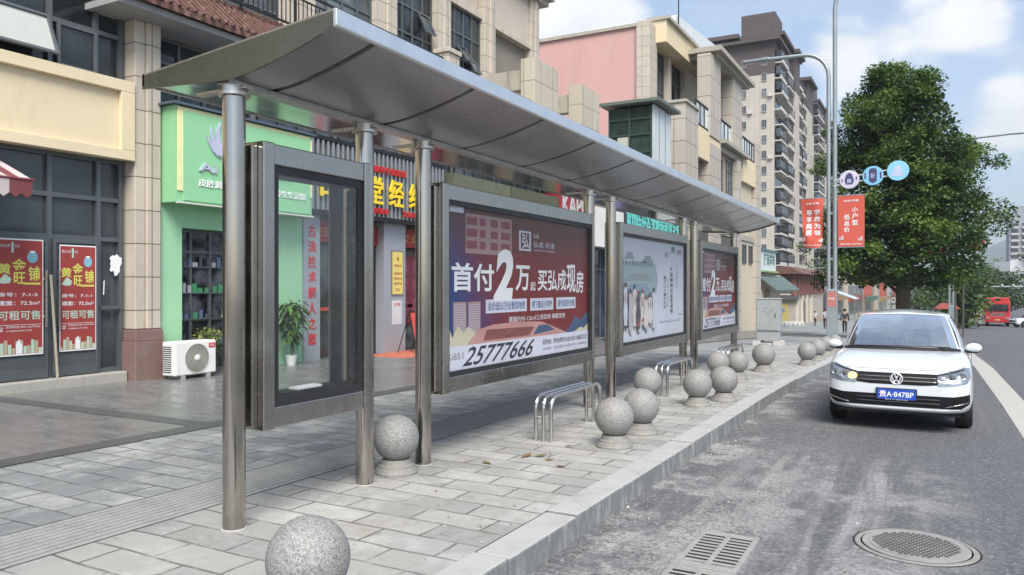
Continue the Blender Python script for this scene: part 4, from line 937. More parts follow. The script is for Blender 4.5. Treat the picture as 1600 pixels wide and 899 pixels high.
sign_text(e, 'Ai · Aloe', -11.739, 9.55, 11.2, 3.70, 3.86, SIL, .015); sign_text(e, '云', -11.739, 11.46, 11.82, 3.78, 4.05, SIL, .02); sign_text(e, 'CLOUD', -11.739, 11.5, 11.8, 4.09, 4.13, SIL)
sign_text(e, '皮肤调理·祛痘护肤·健康养生生活馆', -11.739, 9.55, 12.28, 3.42, 3.56, WL, .012, .015)

# plants by the green shop
LEAFA = pbr('leaf_green', (.07, .15, .03), .5, var=.4, scale=14); LEAFB = pbr('leaf_yellow_green', (.22, .25, .06), .5, var=.4, scale=14); LEAFD = pbr('leaf_dark', (.03, .075, .02), .45, var=.4, scale=14)
def plant(loc, h, spread, n, mats, label, pot, stems=4, droop=.3, leaf_l=.14, seed=1):
    r = random.Random(seed); e = thing('potted_plant', label, 'plant', loc); x, y, z = loc
    b = MB(); b.lathe([(.09, 0), (.125, .2), (.13, .22), (.115, .22), (.11, .2)], (x, y, z), 20); b.build('pot', pot, e, smooth=40)
    sb = MB(); lb = MB()
    for k in range(stems):
        a = 2*math.pi*k/stems+r.uniform(-.4, .4); sp = spread*r.uniform(.3, 1)
        pts = [(x, y, z+.18)]+[(x+math.cos(a)*sp*q*q, y+math.sin(a)*sp*q*q, z+.18+(h-.18)*q*(1-.15*q)) for q in (.3, .6, .85, 1)]
        sb.tube(pts, [.014, .012, .01, .007, .004], 6)
        for j in range(n//stems):
            q = r.uniform(.3, 1); i = min(3, int(q*4)); p = Vector(pts[i]).lerp(Vector(pts[i+1]), r.random())
            d = Vector((r.gauss(0, 1), r.gauss(0, 1), r.gauss(.1, .5))).normalized(); l = leaf_l*r.uniform(.6, 1.3)
            p = p+d*r.uniform(.02, .12); t_ = p+d*l+Vector((0, 0, -droop*l)); s_ = d.cross(Vector((r.random(), r.random(), 1))).normalized()*l*.2; m_ = p.lerp(t_, .5)+Vector((0, 0, .1*l))
            lb.poly([p, m_+s_, t_, m_-s_], r.randrange(len(mats)))
    sb.build('stem', pbr('stem_brown', (.10, .08, .05), .8), e, smooth=60); lb.build('foliage', mats, e); return e
WPOT = pbr('white_pot', (.62, .61, .6), .4); DPOT = pbr('dark_pot', (.12, .10, .09), .6)
plant((-11.85, 11.98, gz(12)), 1.5, .36, 300, [LEAFA, LEAFD], 'tall potted plant with drooping leaves in a white pot before the green shop pier', WPOT, 5, .8, .22, 3)
plant((-12.0, 10.0, gz(10)), .9, .28, 420, [LEAFB, LEAFA, LEAFB], 'small bushy yellow green potted plant behind the air conditioner', DPOT, 8, .2, .09, 5)
plant((-11.95, 10.72, gz(10.7)), 1.55, .28, 420, [LEAFA, LEAFB], 'tall narrow potted plant at the green shop window beside the first steel post', DPOT, 5, .5, .15, 8)

# ------------------------------------------------------------ massage shop with slatted sign
SILVER = pbr('silver_panel', (.37, .39, .43), .4, .35, var=.06, scale=1); REDL = pbr('red_letter', (.55, .025, .03), .45, var=.05); YELL = pbr('yellow_letter', (.78, .56, .02), .45, var=.06)
e = thing('massage_shopfront', 'shopfront with silver pilasters, red vertical characters and dark glass doors', 'shopfront', (-12.3, 15, gz(15)))
for (y0, y1) in ((12.68, 13.2), (15.52, 16.42)):
    b = MB(); b.box(-12.58, -12.18, y0, y1, gz(15)-.15, 3.3); b.build('pilaster', SILVER, e)
b = MB()
for k, ch in enumerate('古法技术解人之愁'): b.text(ch, (-12.172, 12.94, 2.83-k*.345), .25, .26, *EAST, 0, .016, .012)
b.build('lettering', REDL, e)
for (y0, y1) in ((13.21, 15.51), (16.43, 18.2)):
    window(e, -12.5, y0, y1, gz(15)-.12, 2.62, [y0+.15, (y0+y1)/2, y1-.15], [], window_glass('massage_glass', (.045, .05, .048), .7, 1.8), BLACKRAIL, .06, name='glass_door')
    b = MB(); b.box(-12.46, -12.38, y0, y1, 2.63, 3.1, 0); b.text('三招调理 推拿 正骨 经络' if y0 < 14 else '艾灸 理疗', (-12.374, (y0+y1)/2, 2.86), (y1-y0)*.85, .24, *EAST, 1, .01); b.build('lintel_sign', [pbr('sign_red', (.32, .03, .03), .5), ORN], e)
    b = MB(); b.box(-12.435, -12.43, y0+.1, y1-.1, 1.02, 1.1, 0); b.build('door_stripe', pbr('stripe_red', (.5, .06, .04), .5), e)
b = MB(); b.box(-12.45, -12.43, 13.95, 14.35, .1, .78); b.build('door_notice', pbr('notice_grey', (.25, .26, .25), .6), e)
b = MB(); b.box(-12.178, -12.16, 15.80, 16.32, 1.35, 2.52, 0); b.box(-12.159, -12.157, 15.84, 16.28, 1.39, 2.48, 1); b.lathe([(.05, 0), (.05, .004)], (-12.157, 16.06, 2.3), 20, 2, 'x')
b.text('荣誉证书', (-12.154, 16.06, 2.12), .3, .08, *EAST, 2)
for k, s in enumerate(('百草堂经络养生', '授牌单位', '诚信经营示范店')): b.text(s, (-12.154, 16.06, 1.92-k*.13), .34, .07, *EAST, 2)
b.text('2023', (-12.154, 16.06, 1.5), .2, .07, *EAST, 2); b.build('certificate', [pbr('plaque_rim', (.25, .25, .24), .4, .5), pbr('plaque_yellow', (.66, .52, .16), .5), pbr('plaque_ink', (.35, .12, .04), .5)], e)
b = MB(); b.box(-12.178, -12.172, 15.85, 16.25, .6, 1.22, 0); b.text('公告', (-12.17, 16.05, 1.12), .28, .1, *EAST, 1); b.build('paper_notice', [pbr('paper', (.55, .56, .58), .7), REDL], e)
b = MB(); b.box(-12.44, -12.43, 16.5, 18.1, .6, 2.4, 0)
for k, s in enumerate(('肩周炎', '颈椎病', '腰腿痛')): 
    for j, ch in enumerate(s): b.text(ch, (-12.427, 16.72+k*.5, 2.1-j*.5), .34, .36, *EAST, 1)
b.build('window_lettering', [pbr('film_maroon', (.12, .02, .03), .5), pbr('film_purple', (.25, .05, .12), .5)], e)
e = thing('slatted_sign', 'black and silver slatted shop sign with big yellow characters between the display cases', 'shop sign', (-11.95, 15, 4))
b = MB(); b.box(-12.5, -12.0, 12.62, 17.9, 3.22, 4.9); b.build('backing', pbr('black_board', (.015, .016, .018), .6), e)
b = MB(); y = 12.66
while y < 17.85: b.box(-11.998, -11.92, y, y+.075, 3.30, 4.86); y += .165
b.build('slats', pbr('slat_silver', (.34, .36, .37), .35, .6, var=.2, scale=3), e)
b = MB(); b.box(-12.02, -11.90, 12.6, 17.9, 4.865, 4.95); b.box(-12.02, -11.90, 12.6, 17.9, 3.19, 3.295); b.build('frame', BLACKRAIL, e)
def chars(parent, s, y0, z0, w, h, step, m): 
    b = MB()
    for k, ch in enumerate(s): b.text(ch, (-11.88, y0+k*step, z0), w, h, *EAST, 0, .016, .05)
    return b.build('lettering', m, parent)
chars(e, '百草堂经络', 12.72+.4, 3.93, .58, .66, .84, YELL)
for (s_, y_, z_, w_, h_) in (('新源康养生馆连锁', 15.2, 4.46, 1.7, .17), ('中医推拿', 14.95, 3.44, .8, .15), ('艾灸理疗', 16.3, 3.44, .8, .15)): b = MB(); b.text(s_, (-11.89, y_, z_), w_, h_, *EAST, 0, .012, .03); b.build('small_lettering', REDL, e)
# free-trial board
e = thing('folding_board', 'red folding signboard with yellow characters on the pavement in front of the massage shop', 'signboard', (-11.5, 16.4, gz(16.4)))
zg = gz(16.4)
ym = 16.05
b = MB(); u_ = Vector((-.22, 0, 1)).normalized()
def bp(y, k, o=0): return Vector((-11.35, y, zg+.12))+u_*k+Vector((o, 0, 0))
b.prism([bp(ym-.27, 0), bp(ym+.27, 0), bp(ym+.27, .95), bp(ym-.27, .95)], (-.015, 0, -.003), 0)
for k, ch in enumerate('免费体验'): b.text(ch, bp(ym+.02, .80-k*.215, .006), .24, .19, (0, 1, 0), u_, 1, .016)
b.build('panel', [pbr('board_red', (.55, .06, .05), .5), YELL], e)
b = MB()
for y in (ym-.28, ym+.28): b.tube([bp(y, -.12), bp(y, 1.02)], .012, 6); b.tube([bp(y, 1.0), (-11.95, y, zg)], .012, 6)
b.tube([bp(ym-.28, 1.0), bp(ym+.28, 1.0)], .012, 6); b.build('stand', BLACKRAIL, e)
tag(MB().box(-12.15, -10.9, 13.4, 17.6, gz(15)-.05, gz(15)+.012).build('door_mat', pbr('red_carpet', (.42, .12, .07), .95, var=.25, scale=6, dirt=.3)), 'faded red carpet laid on the pavement before the massage shop', 'carpet')

# ------------------------------------------------------------ further shops down the row (seen between and above the display cases)
def shop(y0, y1, label, wall, sign, text, tcol, z0=3.2, z1=4.8, door=GL, tz=None):
    e = thing('shopfront', label, 'shopfront', (-12.3, (y0+y1)/2, gz((y0+y1)/2))); zg = gz(y1)-.1
    
    for (ya, yb) in ((y0, y0+.35), (y1-.35, y1-.01)): b = MB(); b.box(-12.58, -12.2, ya, yb, zg, z0); b.build('pier', wall, e)
    window(e, -12.5, y0+.36, y1-.36, zg+.05, z0-.02, [y0+.36+(y1-y0-.72)*q for q in (.33, .66)], [2.3], door, ALU, .06, name='glass_door')
    b = MB(); b.box(-12.5, -11.85, y0+.01, y1-.02, z0, z1); s = b.build('sign_box', sign, e)
    if text: b = MB(); b.text(text, (-11.835, (y0+y1)/2, tz or (z0+z1)/2), (y1-y0)*.84, min((z1-z0)*.5, .8), *EAST, 0, .016, .02); b.build('lettering', tcol, s)
    return e
shop(18.25, 21.6, 'dark brown shopfront behind the large housing poster', pbr('brown_wall', (.12, .09, .07), .7), pbr('camo_sign', (.11, .12, .08), .6, var=.5, scale=3), '户外装备', YELL)
shop(21.65, 25.2, 'olive shopfront with hedge-like trim behind the large housing poster', pbr('olive_wall', (.10, .11, .07), .7), pbr('olive_sign', (.08, .085, .05), .6, var=.5, scale=4), '农家菜馆', WL)
shop(25.25, 28.6, 'shopfront with a red sign and white letters above the right end of the large poster', pbr('red_wall', (.30, .05, .05), .6), pbr('bright_red_sign', (.26, .025, .035), .45), 'KAPPY', pbr('dull_white_letter', (.45, .45, .45), .5), 3.2, 5.0, tz=4.62)
shop(28.65, 31.9, 'white and royal blue shopfront in the gap between the first two posters', pbr('royal_blue', (.03, .10, .36), .5), pbr('white_sign', (.62, .62, .60), .5), None, None)
e = shop(31.95, 41.9, 'shopfront with a long turquoise character sign over the pale poster', pbr('dark_wall', (.07, .07, .07), .7), pbr('dark_sign', (.035, .04, .04), .5), None, None, 3.9, 5.4)
b = MB(); b.text('贵州民兵公安服装装备专卖汇', (-11.83, 36.6, 4.72), 8.8, 1.05, *EAST, 0, .02, .03); b.build('lettering', emit('turquoise_led', (.10, .40, .38), .16), e)
t = thing('advert_stand', 'orange and white advertising stand on the pavement seen between the first two posters', 'signboard', (-10.6, 27.0, gz(27)))
b = MB(); zz = gz(27); b.box(-10.62, -10.58, 26.7, 27.5, zz+.1, zz+1.9, 0); b.lathe([(.22, 0), (.22, .01)], (-10.578, 27.1, zz+1.5), 20, 1, 'x'); b.text('促销', (-10.565, 27.1, zz+1.5), .3, .16, *EAST, 2); b.text('火热招商', (-10.575, 27.1, zz+.8), .6, .2, *EAST, 1)
b.build('panel', [pbr('orange_board', (.55, .20, .07), .5), WHITE, REDL], t); b = MB(); b.box(-10.75, -10.45, 26.75, 27.45, zz, zz+.1); b.build('foot', DARKFRAME, t)

# ------------------------------------------------------------ blocks behind the shops, the lift, the pink building
e = thing('low_shop_block', 'low flat block over the shops between the beige building and the pink building', 'building', (-16, 36, gz(36)))
b = MB(); b.box(-22, -12.61, 29.85, 42.4, -2, 5.6); b.build('wall', PLASTER, e)
window(e, -12.58, 30.2, 41.8, 5.11, 5.55, [32, 34, 36, 38, 40], [], GL, ALU, .05)
tc = kind
LIFTG = window_glass('lift_green_glass', (.030, .055, .045), .5, .8)
e = thing('lift_tower', 'glass and white panel lift tower with a flat roof in front of the pink wall', 'lift tower', (-13.4, 38.4, gz(38)))
b = MB(); b.box(-14.53, -12.27, 37.1, 39.9, 5.7, 10.63); b.build('glass_shaft', LIFTG, e)
b = MB(); b.box(-12.26, -12.18, 37.04, 39.96, -1, 10.68)
b.build('white_panel', pbr('white_steel_panel', (.56, .60, .60), .35, .2, var=.08, scale=.7, dirt=.3), e)
b = MB()
for x in (-14.58, -13.5, -12.37): b.box(x, x+.1, 37.0, 37.099, 5.7, 10.63)
for z in (6.2, 7.3, 8.3, 9.2, 10.0): b.box(-14.48, -12.38, 37.02, 37.098, z, z+.09)
for y in (37.9, 38.9): b.box(-12.3, -12.17, y, y+.03, 5.7, 10.6)
b.build('steel_frame', pbr('dark_green_steel', (.04, .07, .06), .5, .4), e)
b = MB(); b.box(-14.1, -13.4, 37.03, 37.097, 8.4, 9.15); b.build('notice', pbr('notice_cream', (.40, .40, .33), .6), e)
b = MB(); b.box(-14.9, -11.75, 36.55, 40.3, 10.75, 10.9); b.build('roof', pbr('lift_roof', (.12, .15, .13), .6, .3), e)

B2 = thing('pink_building', 'pink sided commercial building with stone columns, glass balcony rails and a flat canopy roof', 'building', (-16, 52, gz(52)))
PINK = pbr('pink_render', (.52, .315, .29), .85, var=.06, scale=.35, dirt=.32, bump=.1, dirtcol=(.33, .19, .165))
b = MB(); b.box(-46, -14.92, 42.9, 64, -3, 16.75); b.build('side_wall', PINK, B2)
b = MB(); b.box(-46, -14.9, 42.75, 64.1, 16.751, 16.95); b.build('parapet_cap', CONC, B2)
b = MB(); b.box(-23.3, -23.2, 42.84, 42.9, 2, 16.7); b.build('downpipe', pbr('pale_pipe', (.55, .42, .39), .5), B2)
b = MB(); b.box(-14.915, -14.5, 50.6, 64, -3, 16.9); b.box(-14.915, -14.5, 42.9, 44.3, -3, 16.9); b.build('front_wall', PLASTER, B2)
b = MB(); b.box(-15.1, -14.3, 42.7, 43.5, -3, 17.0); b.box(-15.05, -14.35, 43.51, 44.3, -3, 17.0); b.build('corner_pilaster', BEIGE, B2, bevel=.02)
b = MB(); b.box(-14.91, -13.7, 44.0, 50.6, 16.0, 17.3); b.build('cornice_block', CREAM, B2); b = MB(); b.box(-14.91, -13.5, 43.9, 50.7, 17.301, 17.5); b.build('cornice_cap', CONC, B2)
window(B2, -14.85, 44.31, 46.95, 11.0, 16.0, [45.2, 46.05], [12.2, 13.6, 14.8], GL, ALU, .09)
b = MB(); b.box(-14.9, -14.5, 46.96, 47.6, 11, 15.99); b.build('pilaster', PLASTER, B2)
window(B2, -14.85, 47.61, 50.58, 11.0, 15.99, [48.6, 49.6], [12.2, 13.6, 14.8], GL, ALU, .09)
window(B2, -14.49, 51.6, 54.2, 11.1, 14.0, [52.5, 53.3], [12.6], GL, ALU, .09)
b = MB(); b.prism([(-14.6, 47.4, 17.6), (-14.6, 49.2, 19.3), (-14.6, 62, 20.3), (-14.6, 62, 16.9), (-14.6, 47.4, 16.9)], (-6, 0, 0)); b.build('gable', pbr('gable_grey_white', (.60, .64, .66), .6, .1, var=.06, scale=.6, dirt=.25), B2)
b = MB(); b.tube([(-14.5, 49.2, 17.5), (-14.5, 49.2, 20.6)], .04, 6); b.build('mast', BLACKRAIL, B2)
CANOPY = pbr('canopy_concrete', (.34, .315, .27), .85, var=.15, scale=.6, dirt=.4)
b = MB(); b.box(-14.49, -11.6, 48.6, 59.2, 16.45, 16.75); b.box(-14.49, -11.9, 49.2, 58.6, 16.2, 16.449); b.build('canopy', CANOPY, B2)
# storeys of the open front
b = MB(); b.box(-14.49, -12.3, 42.9, 64, 10.6, 11.0); b.box(-14.49, -12.3, 42.9, 64, 5.0, 5.4); b.build('floor_slab', CANOPY, B2)
b = MB(); b.box(-14.9, -14.5, 44.31, 50.6, -3, 10.6); b.build('rear_wall', PLASTER, B2)
for (y0, y1, zb, zt) in ((42.5, 45.25, -2.5, 11.95), (48.0, 50.9, -2.5, 10.59), (48.1, 50.8, 11.01, 16.2), (54.3, 57.3, 11.01, 16.2), (55.9, 56.9, -2.5, 10.59), (62.4, 64.3, -2.5, 12.95)):
    b = MB(); b.box(-13.2 if zt < 12 else -13.0, -12.15, y0, y1, zb, zt); b.build('stone_column', cladding('beige_stone_large', (.43, .39, .335), .9, 1.25, .022, (.15, .135, .115), .08, .6, .4), B2, bevel=.02)
b = MB(); b.box(-13.3, -12.05, 42.4, 45.35, 11.951, 12.1); b.build('column_cap', CONC, B2)
for (y0, y1) in ((45.26, 51.0), (58.0, 62.38)):
    b = MB(); b.box(-12.45, -12.22, y0, y1, 9.35, 11.2); b.build('cream_balcony_front', CREAM, B2)
b = MB(); b.box(-12.9, -11.9, 51.2, 59.0, 11.05, 11.3); b.build('balcony_slab', CANOPY, B2)
b = MB(); b.box(-14.4, -12.7, 42.88, 42.96, 9.3, 11.0); b.build('pink_band', PINK, B2)
RAILG = window_glass('rail_glass', (.48, .54, .56), .3, .6)
for (y0, y1) in ((45.3, 50.1), (51.4, 56.6), (57.9, 62.3)):
    n = 5; st = (y1-y0)/n
    b = MB()
    for k in range(n): b.box(-12.34, -12.32, y0+k*st+.09, y0+(k+1)*st-.09, 11.42, 12.55)
    p = b.build('rail_glass', RAILG, B2)
    b = MB(); b.box(-12.37, -12.27, y0, y1, 12.62, 12.72); b.box(-12.36, -12.28, y0, y1, 11.3, 11.38)
    for k in range(n+1): b.box(-12.36, -12.28, y0+k*st-.04, y0+k*st+.04, 11.2, 12.62)
    b.build('rail_frame', BLACKRAIL, p)
b = MB(); b.box(-14.49, -12.6, 51.2, 55.85, 5.41, 10.59); b.build('bay_wall', pbr('tan_wall', (.36, .28, .20), .8, var=.1), B2)
window(B2, -12.58, 54.1, 55.8, 8.0, 10.4, [54.95], [9.6], GL2, ALU, .08); window(B2, -12.58, 51.5, 52.9, 6.4, 10.2, [52.2], [8.6], GL2, ALU, .08)
window(B2, -14.46, 45.4, 48, 5.5, 9.8, [46.2, 47.1], [7, 8.4], GL, ALU, .09)
b = MB(); b.box(-14.49, -12.4, 57.0, 62.39, -3, 5.0); b.box(-14.49, -12.5, 58.2, 62.3, 5.41, 10.0); b.build('end_wall', pbr('cream_wall_end', (.50, .45, .34), .8, var=.08, dirt=.3), B2)
for (y0, y1, z0, z1) in ((58.3, 59.6, 5.9, 7.4), (60.6, 61.9, 5.9, 7.4), (58.3, 59.6, 3.3, 4.7), (60.6, 61.9, 3.3, 4.7)): window(B2, -12.46 if z0 > 5 else -12.37, y0, y1, z0, z1, [(y0+y1)/2], [], GL, ALU, .07)
b = MB(); b.box(-12.5, -12.25, 43, 57, -3, 4.9); b.build('ground_front', pbr('shop_dark_front', (.09, .085, .08), .7), B2)

# house end with a green awning beyond the shelter
e = thing('corner_shop', 'cream corner shop with green sloping awning beyond the far end of the shelter', 'shop', (-13, 69, gz(69)))
zz = gz(69); CW = pbr('cream_wall', (.46, .42, .34), .8, var=.08, dirt=.35)
b = MB(); b.box(-20, -12.6, 65.2, 76, zz-1, 2.6); b.build('wall', CW, e)
b = MB(); b.prism([(-12.59, 65, 2.4), (-12.59, 77, 2.4), (-11.0, 77, 1.15), (-11.0, 65, 1.15)], (0, 0, .12)); b.build('awning', pbr('green_awning', (.085, .12, .11), .6, var=.15, dirt=.3), e)
b = MB(); b.box(-12.59, -12.5, 66.6, 68.6, zz, 1.0); p = b.build('door', GL2, e); b = MB()
for y in (66.5, 67.55, 68.55): b.box(-12.5, -12.4, y, y+.12, zz, 1.05)
b.build('door_frame', CW, p)
for (ya, yb) in ((65.21, 66.4), (69, 70.2)): b = MB(); b.box(-12.59, -12.3, ya, yb, zz-.5, 1.2); b.build('pier', CW, e)
b = MB(); b.box(-13, -11.8, 65.5, 70.5, zz-.3, zz+.15); b.build('step', CONC, e)
e = thing('shop_sign_box', 'white box sign with dark green lettering above the green awning', 'shop sign', (-13, 66, 4))
b = MB(); b.box(-14.2, -12.55, 66.2, 73.4, 2.9, 4.6, 0); b.box(-14.3, -12.3, 66.1, 73.5, 2.75, 2.9, 1); b.box(-14.3, -12.4, 66.1, 73.5, 4.6, 4.75, 2); b.build('box', [pbr('sign_pale', (.56, .60, .62), .5), pbr('lime_edge', (.20, .34, .14), .5), pbr('teal_edge', (.05, .16, .15), .5)], e)
b = MB(); b.text('便民超市', (-12.53, 70.2, 3.9), 5.2, 1.0, *EAST, 0, .02); b.build('lettering', pbr('teal_letter', (.02, .14, .13), .5), e); b = MB(); b.text('水果', (-13.4, 66.18, 3.8), .9, .7, *SOUTH, 0, .02); b.build('lettering', pbr('teal_letter', (.02, .14, .13), .5), e)

# ------------------------------------------------------------ apartment towers
TWB = cladding('tower_beige', (.47, .435, .375), 1.0, .5, .03, (.36, .33, .29), .05, .8, .25); TWD = cladding('tower_brown', (.090, .070, .068), 1.0, .5, .03, (.06, .048, .047), .12, .8, .2)
TGL = window_glass('tower_glass', (.06, .07, .08), .5, .3); TWW = pbr('tower_white_trim', (.50, .48, .45), .8, var=.1, dirt=.3); TDK = pbr('balcony_dark_frame', (.085, .085, .09), .6)  # last one: dark grey for frames, ledge, studs and handle
def tower(label, x0, x1, y0, segs, zb, zbrown, ztop, fh=3.05, cols=(.36, .80), floors=18, detail=True):
    """segs: list of (length, 'b' balcony bay or 'p' pier) along the street face"""
    e = thing('apartment_tower', label, 'apartment tower', ((x0+x1)/2, y0, zb))
    L_ = sum(s[0] for s in segs)
    b = MB(); b.box(x0, x1, y0, y0+L_, zb, zbrown); b.build('wall', TWB, e)
    b = MB(); b.box(x0-.1, x1+.1, y0-.1, y0+L_, zbrown+.001, ztop-.6); b.build('brown_storeys', TWD, e)
    b = MB(); b.box(x0-1.6, x1+1.3, y0-1.4, y0+14, ztop-.6, ztop); b.box(x0-3.5, x0+5, y0-1.6, y0+8, ztop+.6, ztop+1.4); b.box(x0+1, x1+1.6, y0+2, y0+L_*.6, ztop+1.1, ztop+1.8); b.build('roof_slab', TWD, e)
    b = MB(); b.box(x0+4.6, x1-.3, y0+3, y0+11, ztop+.01, ztop+6.2); b.build('roof_house', TWD, e)
    for k in range(floors):                                            # narrow windows on the end wall
        z = zb+4+k*fh
        if z > ztop-3: break
        for c in cols:
            xw = x0+(x1-x0)*c; b = MB(); b.box(xw-.42, xw+.42, y0-.13, y0-.1 if z > zbrown else y0+.01, z, z+1.45); w = b.build('window', TGL if (k*7+int(c*10)) % 3 else GL2, e)
            if detail and (k*5+int(c*10)) % 4 == 1: b = MB(); b.box(xw+.75, xw+1.6, y0-.55, y0-.02, z-.2, z+.45); b.build('air_conditioner', TWW, e)
            if detail:
                b = MB(); yb = y0-.2
                for (a0, a1, c0, c1) in ((-.46, -.42, -.08, 1.49), (.42, .46, -.08, 1.49), (-.42, .42, -.08, 0), (-.42, .42, 1.45, 1.49), (-.02, .02, 0, 1.45)): b.box(xw+a0, xw+a1, yb, y0-.08, z+c0, z+c1)
                b.build('window_frame', TWW, w)
    y = y0; rt = random.Random(int(abs(x0)*7))
    for (l, kd) in segs:
        top = ztop-2 if kd == 'b' else (zbrown if kd == 'p' else ztop+1)
        if kd in 'pq':
            b = MB(); b.box(x1, x1+1.5, y+.05, y+l, zb, zbrown); b.build('pier', TWB, e)
            b = MB(); b.box(x1, x1+1.6, y, y+l+.05, zbrown+.001, ztop+(.8 if kd == 'q' else -.7)); b.box(x1-.6, x1+2.6, y-1.4, y+l+1.2, ztop+(.8 if kd == 'q' else -.7), ztop+(1.5 if kd == 'q' else 0)); b.build('brown_pier', TWD, e)
        else:
            n = int((ztop-2-zb)/fh)
            for k in range(n):
                z = zb+1.2+k*fh; h = l/2-.5
                for j in range(2):
                    ya = y+.4+j*(l/2); out = 1.5 if (j+k) % 2 == 0 or not detail else 1.2
                    b = MB(); b.box(x1, x1+out, ya, ya+h, z, z+.22, 0); b.box(x1+out-.12, x1+out, ya, ya+h, z+.22, z+(.75 if rt.random() < .75 else .4), 0); bal = b.build('balcony', TWW, e)
                    b = MB(); b.box(x1+.02, x1+.1, ya, ya+h, z+.22, z+2.6)
                    if rt.random() < .6: b.box(x1+.3, x1+out-.2, ya+.3, ya+h-.1, z+1.0, z+2.5)
                    b.build('glazing', TGL, bal)
                    b = MB()
                    for q in range(4): b.box(x1+out-.1, x1+out-.02, ya+h*q/3.-.05, ya+h*q/3.+.05, z+.7, z+2.75)
                    b.box(x1+out-.1, x1+out-.02, ya, ya+h, z+1.15, z+1.25); b.build('balcony_frame', TDK, bal)
        y += l
    return e
tower('tall beige apartment tower with dark brown top, nearest of the towers', -38.5, -27, 156, [(16, 'b'), (6, 'q'), (12, 'b'), (9, 'p')], gz(160)-1, 43.2, 50, cols=(.50, .84))
tower('second beige and brown apartment tower, standing right behind the nearest tower', -45, -33.2, 262, [(16, 'b'), (8, 'q')], gz(260)-1, 50, 60, cols=(.6, .9), floors=20, detail=False)
tower('farthest and most distant slim apartment tower beside the lamp post', -52, -41.5, 380, [(14, 'b'), (9, 'q')], gz(380)-1, 60, 76, cols=(.6, .9), floors=20, detail=False)
def far_tower():
    dx = -7.4
    e = thing('apartment_tower', 'grey apartment tower on the horizon at the right edge of the photo', 'apartment tower', (38, 420, gz(420)))
    zb, zt = gz(420)-3, 35
    b = MB(); b.box(38.6+dx, 48+dx, 420, 436, zb, zt); b.box(41+dx, 48+dx, 423, 434, zt, zt+3.5); b.build('wall', pbr('hazy_grey_render', (.30, .32, .36), .85, var=.08), e)
    b = MB(); b.box(48.01+dx, 62+dx, 418, 438, zb, zt+6); b.build('white_block', pbr('hazy_white_render', (.46, .48, .51), .85, var=.08), e)
    for k in range(9):
        z = zb+14+k*3
        for j in range(2): b = MB(); b.box(dx+39.3+j*4.2, dx+42.3+j*4.2, 419.1, 419.98, z, z+.9, 0); bl = b.build('balcony', TWW, e); b = MB(); b.box(dx+39.3+j*4.2, dx+42.3+j*4.2, 419.9, 419.97, z+.9, z+2.4); b.build('glazing', TGL, bl)
        for j in range(3): b = MB(); b.box(dx+49.2+j*3, dx+50.6+j*3, 417.9, 418.01, z, z+1.6); b.build('window', TGL, e)
far_tower()

# ------------------------------------------------------------ gate building with tiled roof, far street
TILE = pbr('red_roof_tile', (.125, .062, .052), .8, var=.3, scale=2, dirt=.3); BRN = pbr('red_brown_boards', (.17, .07, .06), .7, var=.2)
e = thing('gate_building', 'two storey building with red tiled roof and vertical red brown boards beyond the cabinet', 'building', (-16, 90, gz(90)))
zz = gz(88)
b = MB(); b.box(-22, -13, 88, 112, zz-1, 2.9); b.build('wall', pbr('gate_wall', (.38, .34, .29), .8, var=.1, dirt=.3), e)
b = MB(); b.prism([(-22.8, 87, 2.9), (-12, 87, 2.9), (-13.5, 87, 3.7), (-21, 87, 3.7)], (0, 26, 0)); b.build('roof', TILE, e)
b = MB()
for k in range(16): b.box(-12.99, -12.7, 88.3+k*1.48, 88.3+k*1.48+.65, .55, 2.9)
for x in (-15.6, -13.35): b.box(x, x+.35, 87.7, 87.99, .55, 2.9)
b.box(-15.9, -12.9, 87.72, 87.98, 2.45, 2.88); b.build('boards', BRN, e)
b = MB(); b.box(-14.95, -13.5, 87.95, 87.99, .75, 2.4); w = b.build('window', GL2, e); b = MB(); b.box(-15.15, -14.95, 87.8, 87.985, .6, 2.4); b.box(-15.15, -13.4, 87.75, 87.985, .58, .74); b.build('window_frame', TWW, w)
b = MB(); b.box(-16, -12.6, 87.5, 87.99, .1, .5); b.build('ledge', TDK, e)
b = MB(); b.box(-15.3, -13.75, 87.9, 87.985, zz, -.35, 0); b.box(-15.0, -14.1, 87.88, 87.9, -1.3, -.85, 1); b.build('shutter_door', [pbr('ochre_shutter', (.42, .34, .12), .6), pbr('shutter_blue', (.12, .22, .32), .5)], e)
for y in (88.0, 91.6, 95, 99): b = MB(); b.box(-12.99, -12.75, y+.05, y+.9, zz-1, .5); b.build('pier', pbr('pale_pier', (.52, .48, .40), .8), e)
b = MB()
for k, ch in enumerate('社区服务中心'): b.text(ch, (-12.74, 92.05, 0-k*.42), .55, .36, *EAST, 0, .016)
b.build('lettering', INK, e)
b = MB(); b.box(-12.99, -12.9, 93, 94.9, zz-.5, -.2); b.build('door', pbr('brown_door', (.14, .10, .075), .6), e)
e = thing('garden_wall', 'low white wall with dark studs in front of the gate building', 'wall', (-14, 80, gz(80)))
b = MB(); b.box(-22, -11.0, 79.6, 79.95, gz(80)-.3, gz(80)+.42); b.build('coping_wall', pbr('white_render', (.58, .57, .55), .8, dirt=.3), e)
b = MB()
for k in range(9): b.box(-14.4+k*.4, -14.32+k*.4, 79.55, 79.6, gz(80)+.05, gz(80)+.2)
b.build('studs', TDK, e)
rs = random.Random(21)
